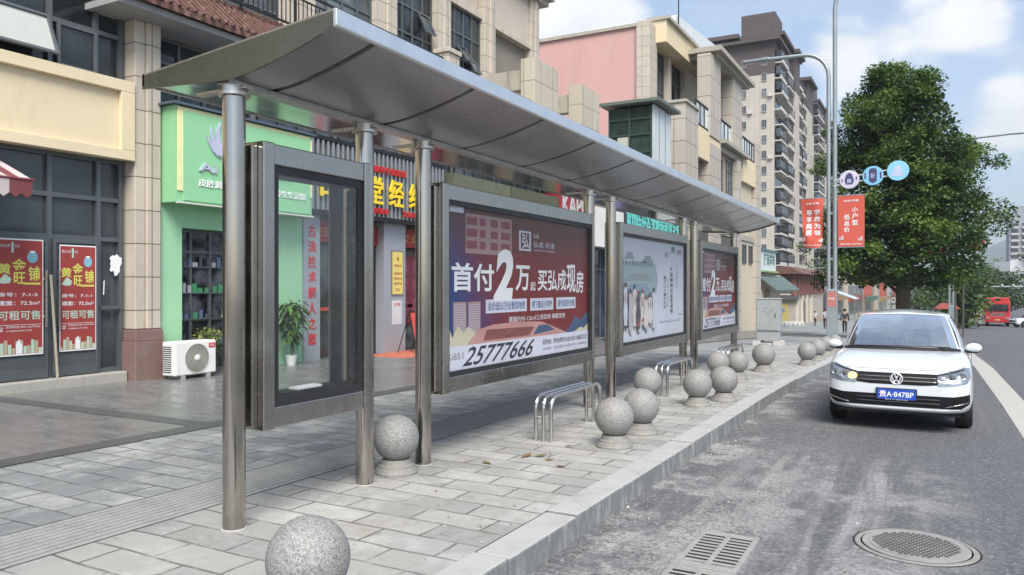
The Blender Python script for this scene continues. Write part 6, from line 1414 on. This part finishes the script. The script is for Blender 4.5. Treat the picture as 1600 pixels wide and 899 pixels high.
def sedan():
    e = thing('parked_car', 'white sedan in the bus bay facing the viewer with one orange indicator lit', 'car', (-.39, 10.75, gz(11.5)-KERB+.002), R(-.4))
    S = [(0.0, half(.56, .30, .60, .63)), (.035, half(.69, .265, .655, .70)), (.10, half(.78, .25, .70, .752)), (.22, half(.825, .235, .76, .80)), (.45, half(.845, .20, .835, .865)), (.8, half(.853, .20, .885, .925)),
         (1.15, half(.853, .20, .912, .965)), (1.5, half(.853, .20, .925, .985)), (2.2, half(.853, .20, .935, .975)), (3.0, half(.853, .20, .95, .98)), (3.6, half(.853, .20, .965, 1.0)), (4.05, half(.845, .21, .97, 1.03)),
         (4.32, half(.815, .23, .95, 1.02)), (4.42, half(.76, .27, .92, .99)), (4.47, half(.66, .33, .86, .92))]
    body = car_mesh(S, [(.83, .30, .345), (3.43, .30, .345)])
    bo = link_mesh('body', body, PAINT, e, 38)
    bm = bmesh.new(); bm.from_mesh(body); bvh = BVHTree.FromBMesh(bm); bm.free()
    def hit(x, z):
        h = bvh.ray_cast(Vector((x, -3, z)), Vector((0, 1, 0)))[0]; return h.y if h else .3
    def patch(name, pts, mat, off, parent, cuts=3, thick=0.):
        m = bmesh.new(); vs = [m.verts.new((x, 0, z)) for x, z in pts]; m.faces.new(vs); bmesh.ops.triangulate(m, faces=m.faces[:])
        for _ in range(cuts): bmesh.ops.subdivide_edges(m, edges=m.edges[:], cuts=1, use_grid_fill=True)
        for v in m.verts: v.co.y = hit(v.co.x, v.co.z)-off
        me = bpy.data.meshes.new(name); m.to_mesh(me); m.free(); o = link_mesh(name, me, mat, parent, 60)
        if thick: so = o.modifiers.new('s', 'SOLIDIFY'); so.thickness = thick; so.offset = 0
        return o
    # grille with three bright bars
    GRB = pbr('grille_black', (.006, .006, .007), .6, spec=.25)
    gr = patch('grille', [(-.48, .735), (.48, .735), (.455, .612), (.30, .598), (-.30, .598), (-.455, .612)], GRB, .004, e)
    for z in (.690, .645): patch('chrome_bar', [(-.465, z+.0032), (.465, z+.0032), (.465, z-.0032), (-.465, z-.0032)], pbr('satin_chrome', (.24, .23, .23), .3, .9), .010, gr, 4, .006)
    # emblem: ring with a V above a W
    y = hit(0, .667)-.020; b = MB(); R_ = .066
    b.tube([(R_*math.cos(a), y, .667+R_*math.sin(a)) for a in [k*math.pi/20 for k in range(41)]], .0095, 8)
    def bar(p, q): b.tube([(p[0], y, .667+p[1]), (q[0], y, .667+q[1])], .0085, 6)
    for s in (-1, 1): bar((s*.026, .056), (0, .006)); bar((s*.052, .034), (s*.026, -.052)); bar((s*.026, -.052), (0, -.004))
    b.build('emblem', pbr('emblem_chrome', (.80, .81, .83), .25, .6, var=.03), gr, smooth=50, local=True)
    b = MB(); b.lathe([(.068, -.004), (.068, .004)], (0, y+.012, .667), 28, 0, 'y'); b.build('emblem_back', BLKP, gr, local=True)
    # lower intake, fog bezels, lip
    lo = patch('lower_intake', [(-.80, .505), (-.62, .475), (.62, .475), (.80, .505), (.80, .385), (.70, .325), (-.70, .325), (-.80, .385)], GRB, .005, e, 4)
    for z in (.43, .38): patch('intake_slat', [(-.48, z+.006), (.48, z+.006), (.48, z-.006), (-.48, z-.006)], pbr('slat_grey', (.05, .05, .055), .4), .012, lo, 3, .006)
    for s in (-1, 1): patch('bezel_trim', [(s*.54, .352), (s*.785, .412), (s*.788, .402), (s*.55, .342)], CHROME, .012, lo, 3, .004)
    patch('front_lip', [(-.70, .315), (.70, .315), (.68, .285), (-.68, .285)], PAINT, .012, e, 3, .01)
    # headlamps
    for s in (-1, 1):
        hp = [(s*.45, .735), (s*.60, .772), (s*.745, .815), (s*.805, .80), (s*.81, .70), (s*.77, .635), (s*.66, .612), (s*.46, .600)]
        h = patch('headlight', hp, pbr('lamp_bowl', (.42, .43, .45), .25, .8, var=.6, scale=14), .005, e, 4)
        for (x, z, r) in ((.60, .695, .052), (.715, .715, .046)):
            b = MB(); yy = hit(s*x, z)-.012; b.lathe([(r*.5, .0), (r, -.008), (r*1.08, -.004), (r*1.08, .012)], (s*x, yy, z), 24, 0, 'y'); b.ball((s*x, yy-.004, z), r*.5, 16, 8, 1, (1, .4, 1)); b.build('reflector', [CHROME, pbr('bulb_dark', (.06, .065, .07), .1, .3)], h, smooth=40, local=True)
        if s < 0:
            b = MB(); yy = hit(-.505, .68)-.014; b.ball((-.505, yy, .675), .05, 18, 10, 0, (1, .25, 1)); b.build('indicator', emit('indicator_amber', (1., .48, .06), 5.), h, smooth=180, local=True)
        else:
            b = MB(); yy = hit(.505, .68)-.012; b.ball((.505, yy, .675), .04, 16, 8, 0, (1, .25, 1)); b.build('indicator', CHROME, h, smooth=180, local=True)
        patch('lens_cover', hp, LENS, .024, h, 4)
        patch('lamp_trim', [(s*.45, .735), (s*.60, .765), (s*.745, .80), (s*.745, .793), (s*.60, .757), (s*.455, .727)], BLKP, .026, h, 3, .004)
    # plate
    b = MB(); yp = hit(0, .50)-.022; b.box(-.23, .23, yp, yp+.02, .405, .55, 0); b.box(-.215, .215, yp-.002, yp, .415, .54, 1); p = b.build('number_plate', [BLKP, pbr('plate_blue', (.02, .07, .42), .35)], e, local=True)
    b = MB(); b.text('贵A·847BP', (0, yp-.004, .478), .385, .085, *SOUTH, 0, .015)
    b.build('plate_characters', WHITE, p, local=True)
    b = MB(); b.text('AUTO SERVICE', (0, yp-.001, .4095), .26, .012, *SOUTH, 0, .0); b.build('frame_lettering', WHITE, p, local=True)
    patch('bonnet_seam', [(-.60, .775), (.60, .775), (.60, .771), (-.60, .771)], BLKP, .002, e, 4)
    # greenhouse
    lof = [(-.715, 1.36, .945), (-.62, 1.22, .968), (-.35, 1.10, .985), (0, 1.06, .99), (.35, 1.10, .985), (.62, 1.22, .968), (.715, 1.36, .945)]
    hif = [(-.555, 2.03, 1.40), (-.48, 1.97, 1.418), (-.26, 1.92, 1.432), (0, 1.90, 1.437), (.26, 1.92, 1.432), (.48, 1.97, 1.418), (.555, 2.03, 1.40)]
    fr = MB(); gls = {}
    f1, g1 = panel(e, lof, hif, (.045, .955, .004, .955), 'windscreen', .03); gls['windscreen'] = g1
    lor = [(.74, 3.58, .955), (.4, 3.86, 1.0), (0, 3.92, 1.005), (-.4, 3.86, 1.0), (-.74, 3.58, .955)]; hir = [(.53, 3.2, 1.36), (.3, 3.28, 1.385), (0, 3.3, 1.39), (-.3, 3.28, 1.385), (-.53, 3.2, 1.36)]
    f2, g2 = panel(e, lor, hir, (.08, .92, .08, .93), 'rear_window', .02); gls['rear_window'] = g2
    frs = [f1, f2]
    for s in (-1, 1):
        l_ = [(s*.715, 1.36, .945), (s*.79, 1.75, .925), (s*.80, 2.4, .93), (s*.80, 3.0, .94), (s*.74, 3.58, .955)]; h_ = [(s*.555, 2.03, 1.40), (s*.585, 2.25, 1.415), (s*.60, 2.6, 1.415), (s*.58, 2.95, 1.395), (s*.53, 3.2, 1.36)]
        f, g_ = panel(e, l_, h_, (.10, .90, .07, .92), 'side_window', .03, mullion=.52); frs.append(f); gls['side_window' if s < 0 else 'side_window_'] = g_
    for q in frs: fr.add(q.v, q.f)
    # roof skin between the four upper loops
    top = hif+[(.585, 2.25, 1.415), (.60, 2.6, 1.415), (.58, 2.95, 1.395)]+hir+[(-.58, 2.95, 1.395), (-.60, 2.6, 1.415), (-.585, 2.25, 1.415)]
    c0 = Vector((0, 2.55, 1.475)); rings = [[Vector(p) for p in top]]
    for k in (.25, .5, .75): rings.append([Vector((p[0]*(1-k), p[1]+(2.55-p[1])*k, p[2]+(1.475-p[2])*(1-(1-k)**2.2))) for p in top])
    n = len(top); v = [p for r_ in rings for p in r_]+[c0]; f = []
    for j in range(3):
        for i in range(n): f.append((j*n+i, j*n+(i+1) % n, (j+1)*n+(i+1) % n, (j+1)*n+i))
    for i in range(n): f.append((3*n+i, 3*n+(i+1) % n, 4*n))
    fr.add(v, f); ro = fr.build('roof', PAINT, e, smooth=40, local=True)
    bm = bmesh.new(); bm.from_mesh(ro.data); bmesh.ops.remove_doubles(bm, verts=bm.verts, dist=.004); bmesh.ops.recalc_face_normals(bm, faces=bm.faces); bm.to_mesh(ro.data); bm.free()
    for nm, g_ in gls.items(): g_.build(nm.rstrip('_'), CARGL, e, smooth=60, local=True)
    b = MB(); pts = [Vector(p)+Vector((0, -.012, .004)) for p in lof]; b.tube(pts, .020, 6); b.build('windscreen_seal', BLKP, e, smooth=60, local=True)
    for (xa, xb) in ((-.62, -.02), (.02, .6)):
        b = MB(); b.tube([(xa, 1.22, .985), ((xa+xb)/2, 1.16, 1.0), (xb, 1.10, 1.0)], .009, 6); b.build('wiper', BLKP, e, smooth=60, local=True)
    b = MB(); b.box(-.70, .70, 1.5, 1.85, .95, 1.03, 0); b.box(-.72, .72, 1.85, 3.4, .90, .975, 0)
    b.tube([(-.36+.17*math.cos(a), 1.95-.05*math.sin(a), 1.08+.17*math.sin(a)) for a in [k*math.pi/12 for k in range(25)]], .014, 6, 0); b.build('dashboard', INTER, e, local=True)
    for (x, y_) in ((-.36, 2.35), (.36, 2.35), (-.35, 3.1), (.35, 3.1)):
        b = MB(); b.box(x-.24, x+.24, y_, y_+.12, .9, 1.17); b.box(x-.12, x+.12, y_+.03, y_+.13, 1.19, 1.32); b.build('seat', SEAT, e, bevel=.04, local=True)
    b = MB(); b.box(-.11, .11, 1.99, 2.01, 1.33, 1.38); b.build('rear_view_mirror', BLKP, e, local=True)
    b = MB(); b.box(-.07, -.04, 1.62, 1.66, 1.03, 1.10, 0); b.box(.05, .075, 1.62, 1.66, 1.03, 1.12, 0); b.build('dashboard_ornament', WHITE, e, local=True)
    # mirrors
    for s in (-1, 1):
        b = MB(); b.ball((s*.885, 1.55, .98), .100, 20, 12, 0, (1, .62, .66)); mi_ = b.build('wing_mirror', PAINT, e, smooth=180, local=True)
        b = MB(); b.ball((s*.872, 1.56, .942), .100, 18, 10, 0, (1, .55, .35)); b.tube([(s*.78, 1.6, .93), (s*.86, 1.57, .925)], .025, 8); b.build('mirror_foot', BLKP, mi_, smooth=180, local=True)
    for x in (-.745, .745):
        for y_ in (.83, 3.43): wheel(e, x, y_, .305, .19)
    b = MB(); b.box(-.70, .70, .18, 4.3, .21, .24); b.box(-.62, .62, .55, 1.1, .24, .62); b.box(-.62, .62, 3.1, 3.75, .24, .62); b.build('underside', BLKP, e, local=True)
    for s in (-1, 1):
        b = MB()
        for (ya, yb) in ((1.42, 1.424), (2.42, 2.424), (3.28, 3.284)): b.box(s*.850, s*.8555, ya, yb, .3, .92)
        b.build('door_gap', BLKP, e, local=True)
        b = MB(); b.box(s*.853, s*.875, 2.2, 2.36, .80, .825); b.box(s*.853, s*.875, 3.05, 3.2, .815, .84); b.build('door_handle', PAINT, e, local=True)
    return e
sedan()

def truck():
    y0 = 104.; e = thing('tank_truck', 'red cabbed truck with a pale tank coming down the far road', 'truck', (6.6, y0, gz(y0)-KERB), R(-3))
    RED = pbr('truck_red', (.42, .025, .03), .4, var=.06)
    b = MB(); b.box(-1.24, 1.24, .1, 2.2, .75, 2.9); b.box(-1.15, 1.15, .35, 2.2, 2.9, 3.3); b.box(-1.22, 1.22, 0, .5, .45, 1.15); b.build('cab', RED, e, bevel=.09, local=True)
    b = MB(); b.box(-1.08, 1.08, .06, .12, 1.75, 2.55); b.build('windscreen', GL, e, local=True)
    b = MB(); b.box(-1.12, 1.12, .3, .36, 2.92, 3.08); b.text('东风', (0, .29, 3.05), .5, .16, *SOUTH, 1); b.build('roof_lettering', [RED, WHITE], e, local=True)
    b = MB()
    for z in (1.2, 1.32, 1.44): b.box(-.75, .75, .05, .11, z, z+.06)
    b.tube([(-.85, .06, 1.6), (0, .04, 1.5), (.85, .06, 1.6)], .03, 6); b.build('grille', CHROME, e, local=True)
    b = MB(); b.box(-.26, .26, -.02, .01, .7, .82); b.build('number_plate', pbr('plate_pale', (.5, .45, .2), .5), e, local=True)
    for s in (-1, 1):
        b = MB(); b.box(s*.75, s*1.12, -.02, .02, .85, 1.02); b.build('headlight', CHROME, e, local=True)
        b = MB(); b.box(s*1.27, s*1.42, .15, .25, 1.7, 2.35); b.build('mirror', BLKP, e, local=True)
    b = MB(); b.lathe([(.9, 2.5), (1.15, 2.8), (1.2, 3.2), (1.2, 8.5), (.9, 9)], (0, 0, 2.05), 28, 0, 'y'); b.build('tank', pbr('tank_pale', (.46, .47, .45), .5, dirt=.3), e, smooth=40, local=True)
    b = MB(); b.box(-1.1, 1.1, .6, 9.2, .5, .9); b.build('chassis', BLKP, e, local=True)
    for y in (1.1, 6.6, 7.8):
        for x in (-1.0, 1.0): wheel(e, x, y, .5, .32)
truck()
def suv(loc, rz, label):
    e = thing('parked_car', label, 'car', loc, R(rz))
    S = [(0.0, half(.6, .45, .75, .80)), (.05, half(.78, .36, .80, .88)), (.2, half(.88, .30, .88, .95)), (.6, half(.92, .28, .96, 1.02)), (1.2, half(.92, .28, 1.0, 1.08)), (2.5, half(.92, .28, 1.02, 1.08)), (4.1, half(.92, .28, 1.04, 1.1)), (4.45, half(.86, .32, 1.02, 1.08)), (4.55, half(.72, .42, .95, 1.0))]
    link_mesh('body', car_mesh(S, [(.9, .36, .42), (3.55, .36, .42)], 1), PAINT, e)
    b = MB(); v = [(-.74, 1.25, 1.05), (.74, 1.25, 1.05), (.84, 1.7, 1.03), (.84, 4.1, 1.06), (-.84, 4.1, 1.06), (-.84, 1.7, 1.03), (-.58, 2.0, 1.68), (.58, 2.0, 1.68), (.62, 2.4, 1.7), (.6, 4.0, 1.66), (-.6, 4.0, 1.66), (-.62, 2.4, 1.7)]
    b.add(v, [(0, 1, 7, 6), (1, 2, 8, 7), (2, 3, 9, 8), (3, 4, 10, 9), (4, 5, 11, 10), (5, 0, 6, 11), (6, 7, 8, 11), (11, 8, 9, 10)]); b.build('roof', PAINT, e, bevel=.05, local=True)
    for (lo, hi, nm) in (([(-.66, 1.3, 1.1), (.66, 1.3, 1.1)], [(-.54, 1.93, 1.62), (.54, 1.93, 1.62)], 'windscreen'),):
        b = MB(); b.poly([Vector(p)+Vector((0, -.04, .02)) for p in (lo[0], lo[1], hi[1], hi[0])]); b.build(nm, GL, e, local=True)
    for s in (-1, 1):
        for (a, c) in ((2.0, 2.85), (2.95, 3.9)):
            b = MB(); b.poly([(s*.85, a, 1.12), (s*.85, c, 1.12), (s*.665, min(c, 3.8), 1.6), (s*.665, max(a, 2.25), 1.6)]); b.build('side_window', GL, e, local=True)
        b = MB(); b.box(s*.55, s*.84, .03, .12, .80, .92); b.build('headlight', CHROME, e, local=True)
        b = MB(); b.box(s*.93, s*1.08, 1.75, 1.85, 1.05, 1.2); b.build('wing_mirror', BLKP, e, local=True)
    b = MB(); b.box(-.5, .5, -.02, .06, .62, .8); b.box(-.7, .7, -.0, .1, .38, .5); b.build('grille', BLKP, e, local=True)
    for x in (-.8, .8):
        for y in (.9, 3.55): wheel(e, x, y, .36, .22)
suv((7.75, 101, gz(101)-KERB), -68, 'white off-road car at the right edge of the photo beside the red truck')
suv((3.6, 150, gz(150)-KERB), 4, 'small pale car far down the road left of the red truck')

def tricycle():
    y0 = 70; e = thing('cargo_tricycle', 'cargo tricycle with a red canopy roof seen over the roof of the white car', 'tricycle', (1.15, y0, gz(y0)-KERB), R(4))
    CR = pbr('canopy_red', (.36, .08, .07), .7)
    b = MB(); b.prism([(-.85, 0, 2.0), (.85, 0, 2.0), (.45, 0, 2.4), (-.45, 0, 2.4)], (0, 2.2, 0)); b.build('canopy', CR, e, local=True)
    b = MB()
    for x in (-.6, .6):
        for y in (.1, 2.1): b.tube([(x, y, .6), (x, y, 2.0)], .025, 6)
    b.build('canopy_posts', ST, e, local=True)
    b = MB(); b.box(-.65, .65, .9, 2.2, .5, .95); b.build('cargo_box', pbr('cargo_green', (.12, .16, .15), .6), e, local=True)
    b = MB(); b.box(-.3, .3, .1, .25, .5, 1.35); b.box(-.28, .28, .55, .85, .55, .7); b.build('front_shield', CR, e, local=True)
    b = MB(); b.tube([(0, -.15, .3), (0, .05, 1.1)], .03, 6); b.tube([(-.35, .12, 1.15), (.35, .12, 1.15)], .02, 6); b.build('handlebar', BLKP, e, local=True)
    wheel(e, .001, -.15, .3, .12); wheel(e, -.6, 1.7, .3, .12); wheel(e, .6, 1.7, .3, .12)
tricycle()

# ------------------------------------------------------------ people
SKIN_M = pbr('skin', (.42, .27, .19), .6, var=.06); HAIR = pbr('black_hair', (.015, .013, .012), .6)
def skinned(name, V_, E_, rad, mat, parent, sub=2):
    me = bpy.data.meshes.new('tmp'); me.from_pydata(V_, E_, []); o = bpy.data.objects.new('tmp', me); C.objects.link(o)
    o.modifiers.new('k', 'SKIN'); s = o.modifiers.new('s', 'SUBSURF'); s.levels = s.render_levels = sub
    for i, r in enumerate(rad): d = me.skin_vertices[0].data[i]; d.radius = (r, r) if not isinstance(r, tuple) else r; d.use_root = i == 0
    bpy.context.view_layer.update()
    m = bpy.data.meshes.new_from_object(o.evaluated_get(bpy.context.evaluated_depsgraph_get())); bpy.data.objects.remove(o)
    return link_mesh(name, m, mat, parent, 180)
def person(loc, rz, h, top, legs, label, swing=.22, riding=False, extra=None, sleeve=True):
    e = thing('person', label, 'person', loc, R(rz)); k = h/1.72
    def q(x, y, z): return (x*k, y*k, z*k)
    s = swing
    if riding: LEG = lambda sx: [q(sx*.10, 0, .80), q(sx*.17, -.40, .78), q(sx*.16, -.34, .36), q(sx*.16, -.46, .32)]
    else: LEG = lambda sx: [q(sx*.09, 0, .90), q(sx*.10, -.02-sx*s*.4, .49), q(sx*.10, .06-sx*s*.9, .09), q(sx*.11, -.08-sx*s*.9, .035)]
    ARM = (lambda sx: [q(sx*.185, 0, 1.40), q(sx*.27, -.15, 1.18), q(sx*.27, -.42, 1.12), q(sx*.27, -.50, 1.12)]) if riding else (lambda sx: [q(sx*.185, 0, 1.40), q(sx*.235, .03+sx*s*.4, 1.13), q(sx*.24, -.03+sx*s*.8, .89), q(sx*.24, -.05+sx*s*.9, .81)])
    V_ = [q(0, 0, .93), q(0, .01, 1.12), q(0, .0, 1.34), q(0, -.0, 1.45), q(0, -.02, 1.53), q(0, -.03, 1.64)]; E_ = [(0, 1), (1, 2), (2, 3), (3, 4), (4, 5)]; rad = [.12*k, .115*k, .13*k, .06*k, .055*k, .088*k]
    rad[0] = (.14*k, .10*k); rad[1] = (.13*k, .095*k); rad[2] = (.155*k, .10*k)
    for sx in (-1, 1):
        n = len(V_); V_ += LEG(sx); E_ += [(0, n), (n, n+1), (n+1, n+2), (n+2, n+3)]; rad += [.082*k, .058*k, .04*k, .036*k]
        n = len(V_); V_ += ARM(sx); E_ += [(2, n), (n, n+1), (n+1, n+2), (n+2, n+3)]; rad += [.055*k, .042*k, .032*k, .034*k]
    body = skinned('body', V_, E_, rad, SKIN_M, e)
    T_ = [q(0, 0, .90), q(0, .01, 1.12), q(0, 0, 1.34), q(0, 0, 1.45)]; TE = [(0, 1), (1, 2), (2, 3)]; tr = [(.155*k, .115*k), (.145*k, .11*k), (.165*k, .112*k), .068*k]
    for sx in (-1, 1):
        n = len(T_); a = ARM(sx); T_ += a[:3] if sleeve else [a[0], tuple((Vector(a[0])*.4+Vector(a[1])*.6))]; TE += [(2, n), (n, n+1)]+([(n+1, n+2)] if sleeve else []); tr += [.066*k, .054*k]+([.043*k] if sleeve else [])
    skinned('shirt', T_, TE, tr, top, e)
    L_ = [q(0, 0, .95), q(0, 0, .88)]; LE = [(0, 1)]; lr = [(.148*k, .11*k), (.14*k, .11*k)]
    for sx in (-1, 1): n = len(L_); L_ += LEG(sx)[:3]; LE += [(1, n), (n, n+1), (n+1, n+2)]; lr += [.096*k, .07*k, .058*k]
    skinned('trousers', L_, LE, lr, legs, e)
    b = MB(); b.ball(q(0, .0, 1.655), .103*k, 18, 12, 0, (.95, 1.06, 1.08)); hr = b.build('hair', HAIR, e, smooth=180, local=True)
    b = MB(); b.ball(q(0, -.055, 1.62), .075*k, 16, 10, 0, (.95, .8, 1.25)); b.ball(q(0, -.118, 1.61), .016*k, 8, 6, 0, (.8, 1, 1.4))
    for sx in (-1, 1): b.ball(q(sx*.085, -.01, 1.62), .022*k, 8, 6, 0, (.5, .9, 1.4)); b.ball(q(sx*.03, -.108, 1.635), .011*k, 8, 6, 1)
    b.build('face', [SKIN_M, BLKP], e, smooth=180, local=True)
    for sx in (-1, 1):
        L3 = LEG(sx)[3]; L2 = LEG(sx)[2]; b = MB(); b.ball((L3[0], (L3[1]+L2[1])/2, max(L3[2], .03*k)), .13*k, 12, 8, 0, (.38, 1, .36)); b.build('shoe', BLKP, e, smooth=180, local=True)
    if extra: extra(e, k)
    return e
def backpack(e, k): b = MB(); b.box(-.15*k, .15*k, -.24*k, -.11*k, 1.0*k, 1.42*k); b.build('backpack', pbr('dark_bag', (.03, .035, .04), .7), e, bevel=.04, local=True)
NAVY = pbr('navy_jacket', (.035, .042, .05), .8); BLKT = pbr('black_trousers', (.018, .018, .02), .8); LBLU = pbr('light_blue_shirt', (.30, .38, .46), .8); WSH = pbr('white_shirt', (.58, .57, .57), .8)
person((-5.5, 60, gz(60)), 180, 1.74, NAVY, BLKT, 'person in a dark jacket walking away, arms at the sides, right of the lamp post')
person((-8.05, 71, gz(71)), 180, 1.70, LBLU, BLKT, 'person in a light blue shirt and dark trousers walking away, left of the lamp post', sleeve=False)
person((-10.1, 80.9, gz(81)), 150, 1.45, WSH, BLKT, 'smaller person in a white top by the white garden wall', sleeve=False)
# scooters with riders, far down the road
def scooter(x, y, rz, col, label):
    e = thing('motor_scooter', label, 'scooter', (x, y, gz(y)-KERB), R(rz)); m = pbr('scooter_'+col[0], col[1], .4)
    b = MB(); b.box(-.14, .14, -.25, .55, .32, .5); b.box(-.16, .16, .15, .85, .5, .74); b.box(-.2, .2, -.38, -.28, .32, 1.0); b.build('body', m, e, bevel=.05, local=True)
    b = MB(); b.box(-.13, .13, .1, .75, .74, .80); b.build('saddle', BLKP, e, bevel=.02, local=True)
    b = MB(); b.tube([(-.34, -.32, 1.08), (.34, -.32, 1.08)], .02, 6); b.tube([(0, -.55, .28), (0, -.32, 1.08)], .025, 6); b.build('handlebar', BLKP, e, local=True)
    wheel(e, .001, -.56, .25, .1); wheel(e, .001, .68, .25, .1)
scooter(3.05, 92, 6, ('black', (.03, .03, .035)), 'black motor scooter coming down the road, nearer one left of the truck')
person((3.05, 92.35, gz(92)-KERB), 6, 1.7, pbr('grey_shirt', (.12, .12, .14), .8), BLKT, 'person in dark clothes riding the nearer scooter left of the truck', riding=True)
scooter(4.6, 100, -8, ('pale', (.35, .33, .34)), 'pale motor scooter close to the left side of the red truck')
person((4.6, 100.35, gz(100)-KERB), -8, 1.7, pbr('pink_shirt', (.40, .22, .22), .8), BLKT, 'person in a pink top riding the pale scooter beside the red truck', riding=True)

# overhead signs across the far road
e = thing('sign_gantry', 'overhead road sign gantry with white and grey panels at the right edge of the photo', 'road sign', (16, 150, gz(150)))
zz = gz(150)
b = MB(); b.tube([(23.5, 150, zz), (23.5, 150, 5.6)], .18, 8); b.tube([(7.0, 150, 4.2), (23.5, 150, 4.2)], .09, 6); b.tube([(7.0, 150, 5.4), (23.5, 150, 5.4)], .09, 6); b.build('frame', GALV, e)
b = MB(); b.box(9.0, 11.2, 149.8, 149.9, 3.95, 5.6, 0); b.box(11.25, 15.2, 149.8, 149.9, 3.95, 5.7, 1); b.box(15.3, 17.5, 149.8, 149.9, 4.0, 5.6, 2); b.build('panels', [pbr('panel_grey', (.28, .30, .33), .6), pbr('panel_white', (.60, .61, .64), .6), pbr('panel_green', (.05, .12, .06), .6)], e)
e = thing('camera_gantry', 'thin pale traffic camera gantry across the road above the red truck', 'gantry', (8, 128, gz(128)))
zz = gz(128)
b = MB(); b.tube([(1.5, 128, zz), (1.5, 128, 1.6)], .12, 8); b.tube([(1.5, 128, 1.5), (14, 128, 1.5)], .08, 6); b.build('frame', pbr('pale_pole', (.45, .46, .47), .5), e)
b = MB()
for k in range(7): b.box(4.5+k*1.35, 4.75+k*1.35, 127.7, 128.1, 1.6, 1.85)
b.build('cameras', pbr('camera_white', (.55, .55, .55), .5), e); b = MB(); b.box(2.4, 3.5, 127.8, 127.9, .6, 1.35); b.build('small_sign', WHITE, e)

# ------------------------------------------------------------ the air between here and the hills
def haze():
    b = MB(); b.box(-1800, 1900, -60, 4400, -62, 330); o = b.build('haze', [], None)
    m = bpy.data.materials.new('pale_air'); m.use_nodes = True; nt = m.node_tree; nt.nodes.clear()
    out = nt.nodes.new('ShaderNodeOutputMaterial'); v = nt.nodes.new('ShaderNodeVolumePrincipled')
    v.inputs['Color'].default_value = (.80, .88, .97, 1); v.inputs['Density'].default_value = .00034; v.inputs['Anisotropy'].default_value = .2
    nt.links.new(v.outputs[0], out.inputs['Volume']); o.data.materials.append(m); kind(o, 'stuff')
haze()
# grit and scraps lying about on the pavement and in the gutter
rg_ = random.Random(31); b = MB()
for k in range(420):
    if k < 260: x, y, z = kerb_x(5)+abs(rg_.gauss(0, .22))+.01, rg_.uniform(2.5, 16), None
    elif k < 360: x, y, z = rg_.uniform(-4.5, -2.5), rg_.uniform(3, 14), 0
    else: x, y, z = rg_.uniform(-1.6, 1.0), rg_.uniform(3.5, 10), None
    z = gz(y)+.005 if z == 0 else gz(y)-KERB+.003; s = rg_.uniform(.004, .013)*(1.8 if rg_.random() < .08 else 1); a = rg_.uniform(0, 3.14)
    if x < kerb_x(y)+.01 and z < gz(y)-.1: continue
    ca, sa_ = math.cos(a), math.sin(a); e_ = rg_.uniform(.5, 1)
    P_ = [(x+ca*s, y+sa_*s, z), (x-sa_*s*e_, y+ca*s*e_, z), (x-ca*s*.8, y-sa_*s*.8, z), (x+sa_*s*e_, y-ca*s*e_, z)]
    b.add(P_+[(x+ca*s*.2, y, z+s*.9)], [(0, 1, 4), (1, 2, 4), (2, 3, 4), (3, 0, 4)], rg_.choice((0, 0, 1, 2)))
kind(b.build('grit', [pbr('grit_grey', (.20, .20, .195), .9), pbr('grit_pale', (.42, .41, .39), .9), pbr('grit_brown', (.10, .075, .05), .9)]), 'stuff')['label'] = 'grit and scraps along the kerb'
rl = random.Random(8); lm = [pbr('dry_leaf', (.16, .10, .045), .8), pbr('dull_leaf', (.13, .13, .05), .8)]
for i, (x, y) in enumerate([(-3.42, 6.55), (-3.3, 6.62), (-3.15, 6.5), (-3.25, 7.15), (-2.95, 6.3), (-3.6, 6.1)]):
    b = MB(); z = gz(y)+.006; a = rl.uniform(0, 6.28); l = rl.uniform(.05, .09); d = Vector((math.cos(a), math.sin(a), 0)); n = Vector((-d.y, d.x, 0)); c = Vector((x, y, z))
    b.add([c-d*l, c+n*l*.4+Vector((0, 0, .012)), c+d*l+Vector((0, 0, .02)), c-n*l*.4+Vector((0, 0, .008)), c+Vector((0, 0, .002))], [(0, 1, 4), (1, 2, 4), (2, 3, 4), (3, 0, 4)])
    tag(b.build('fallen_leaf', lm[i % 2]), 'dry fallen leaf lying on the pavers before the near end of the first bench', 'leaf', 'dry leaves on the pavement')
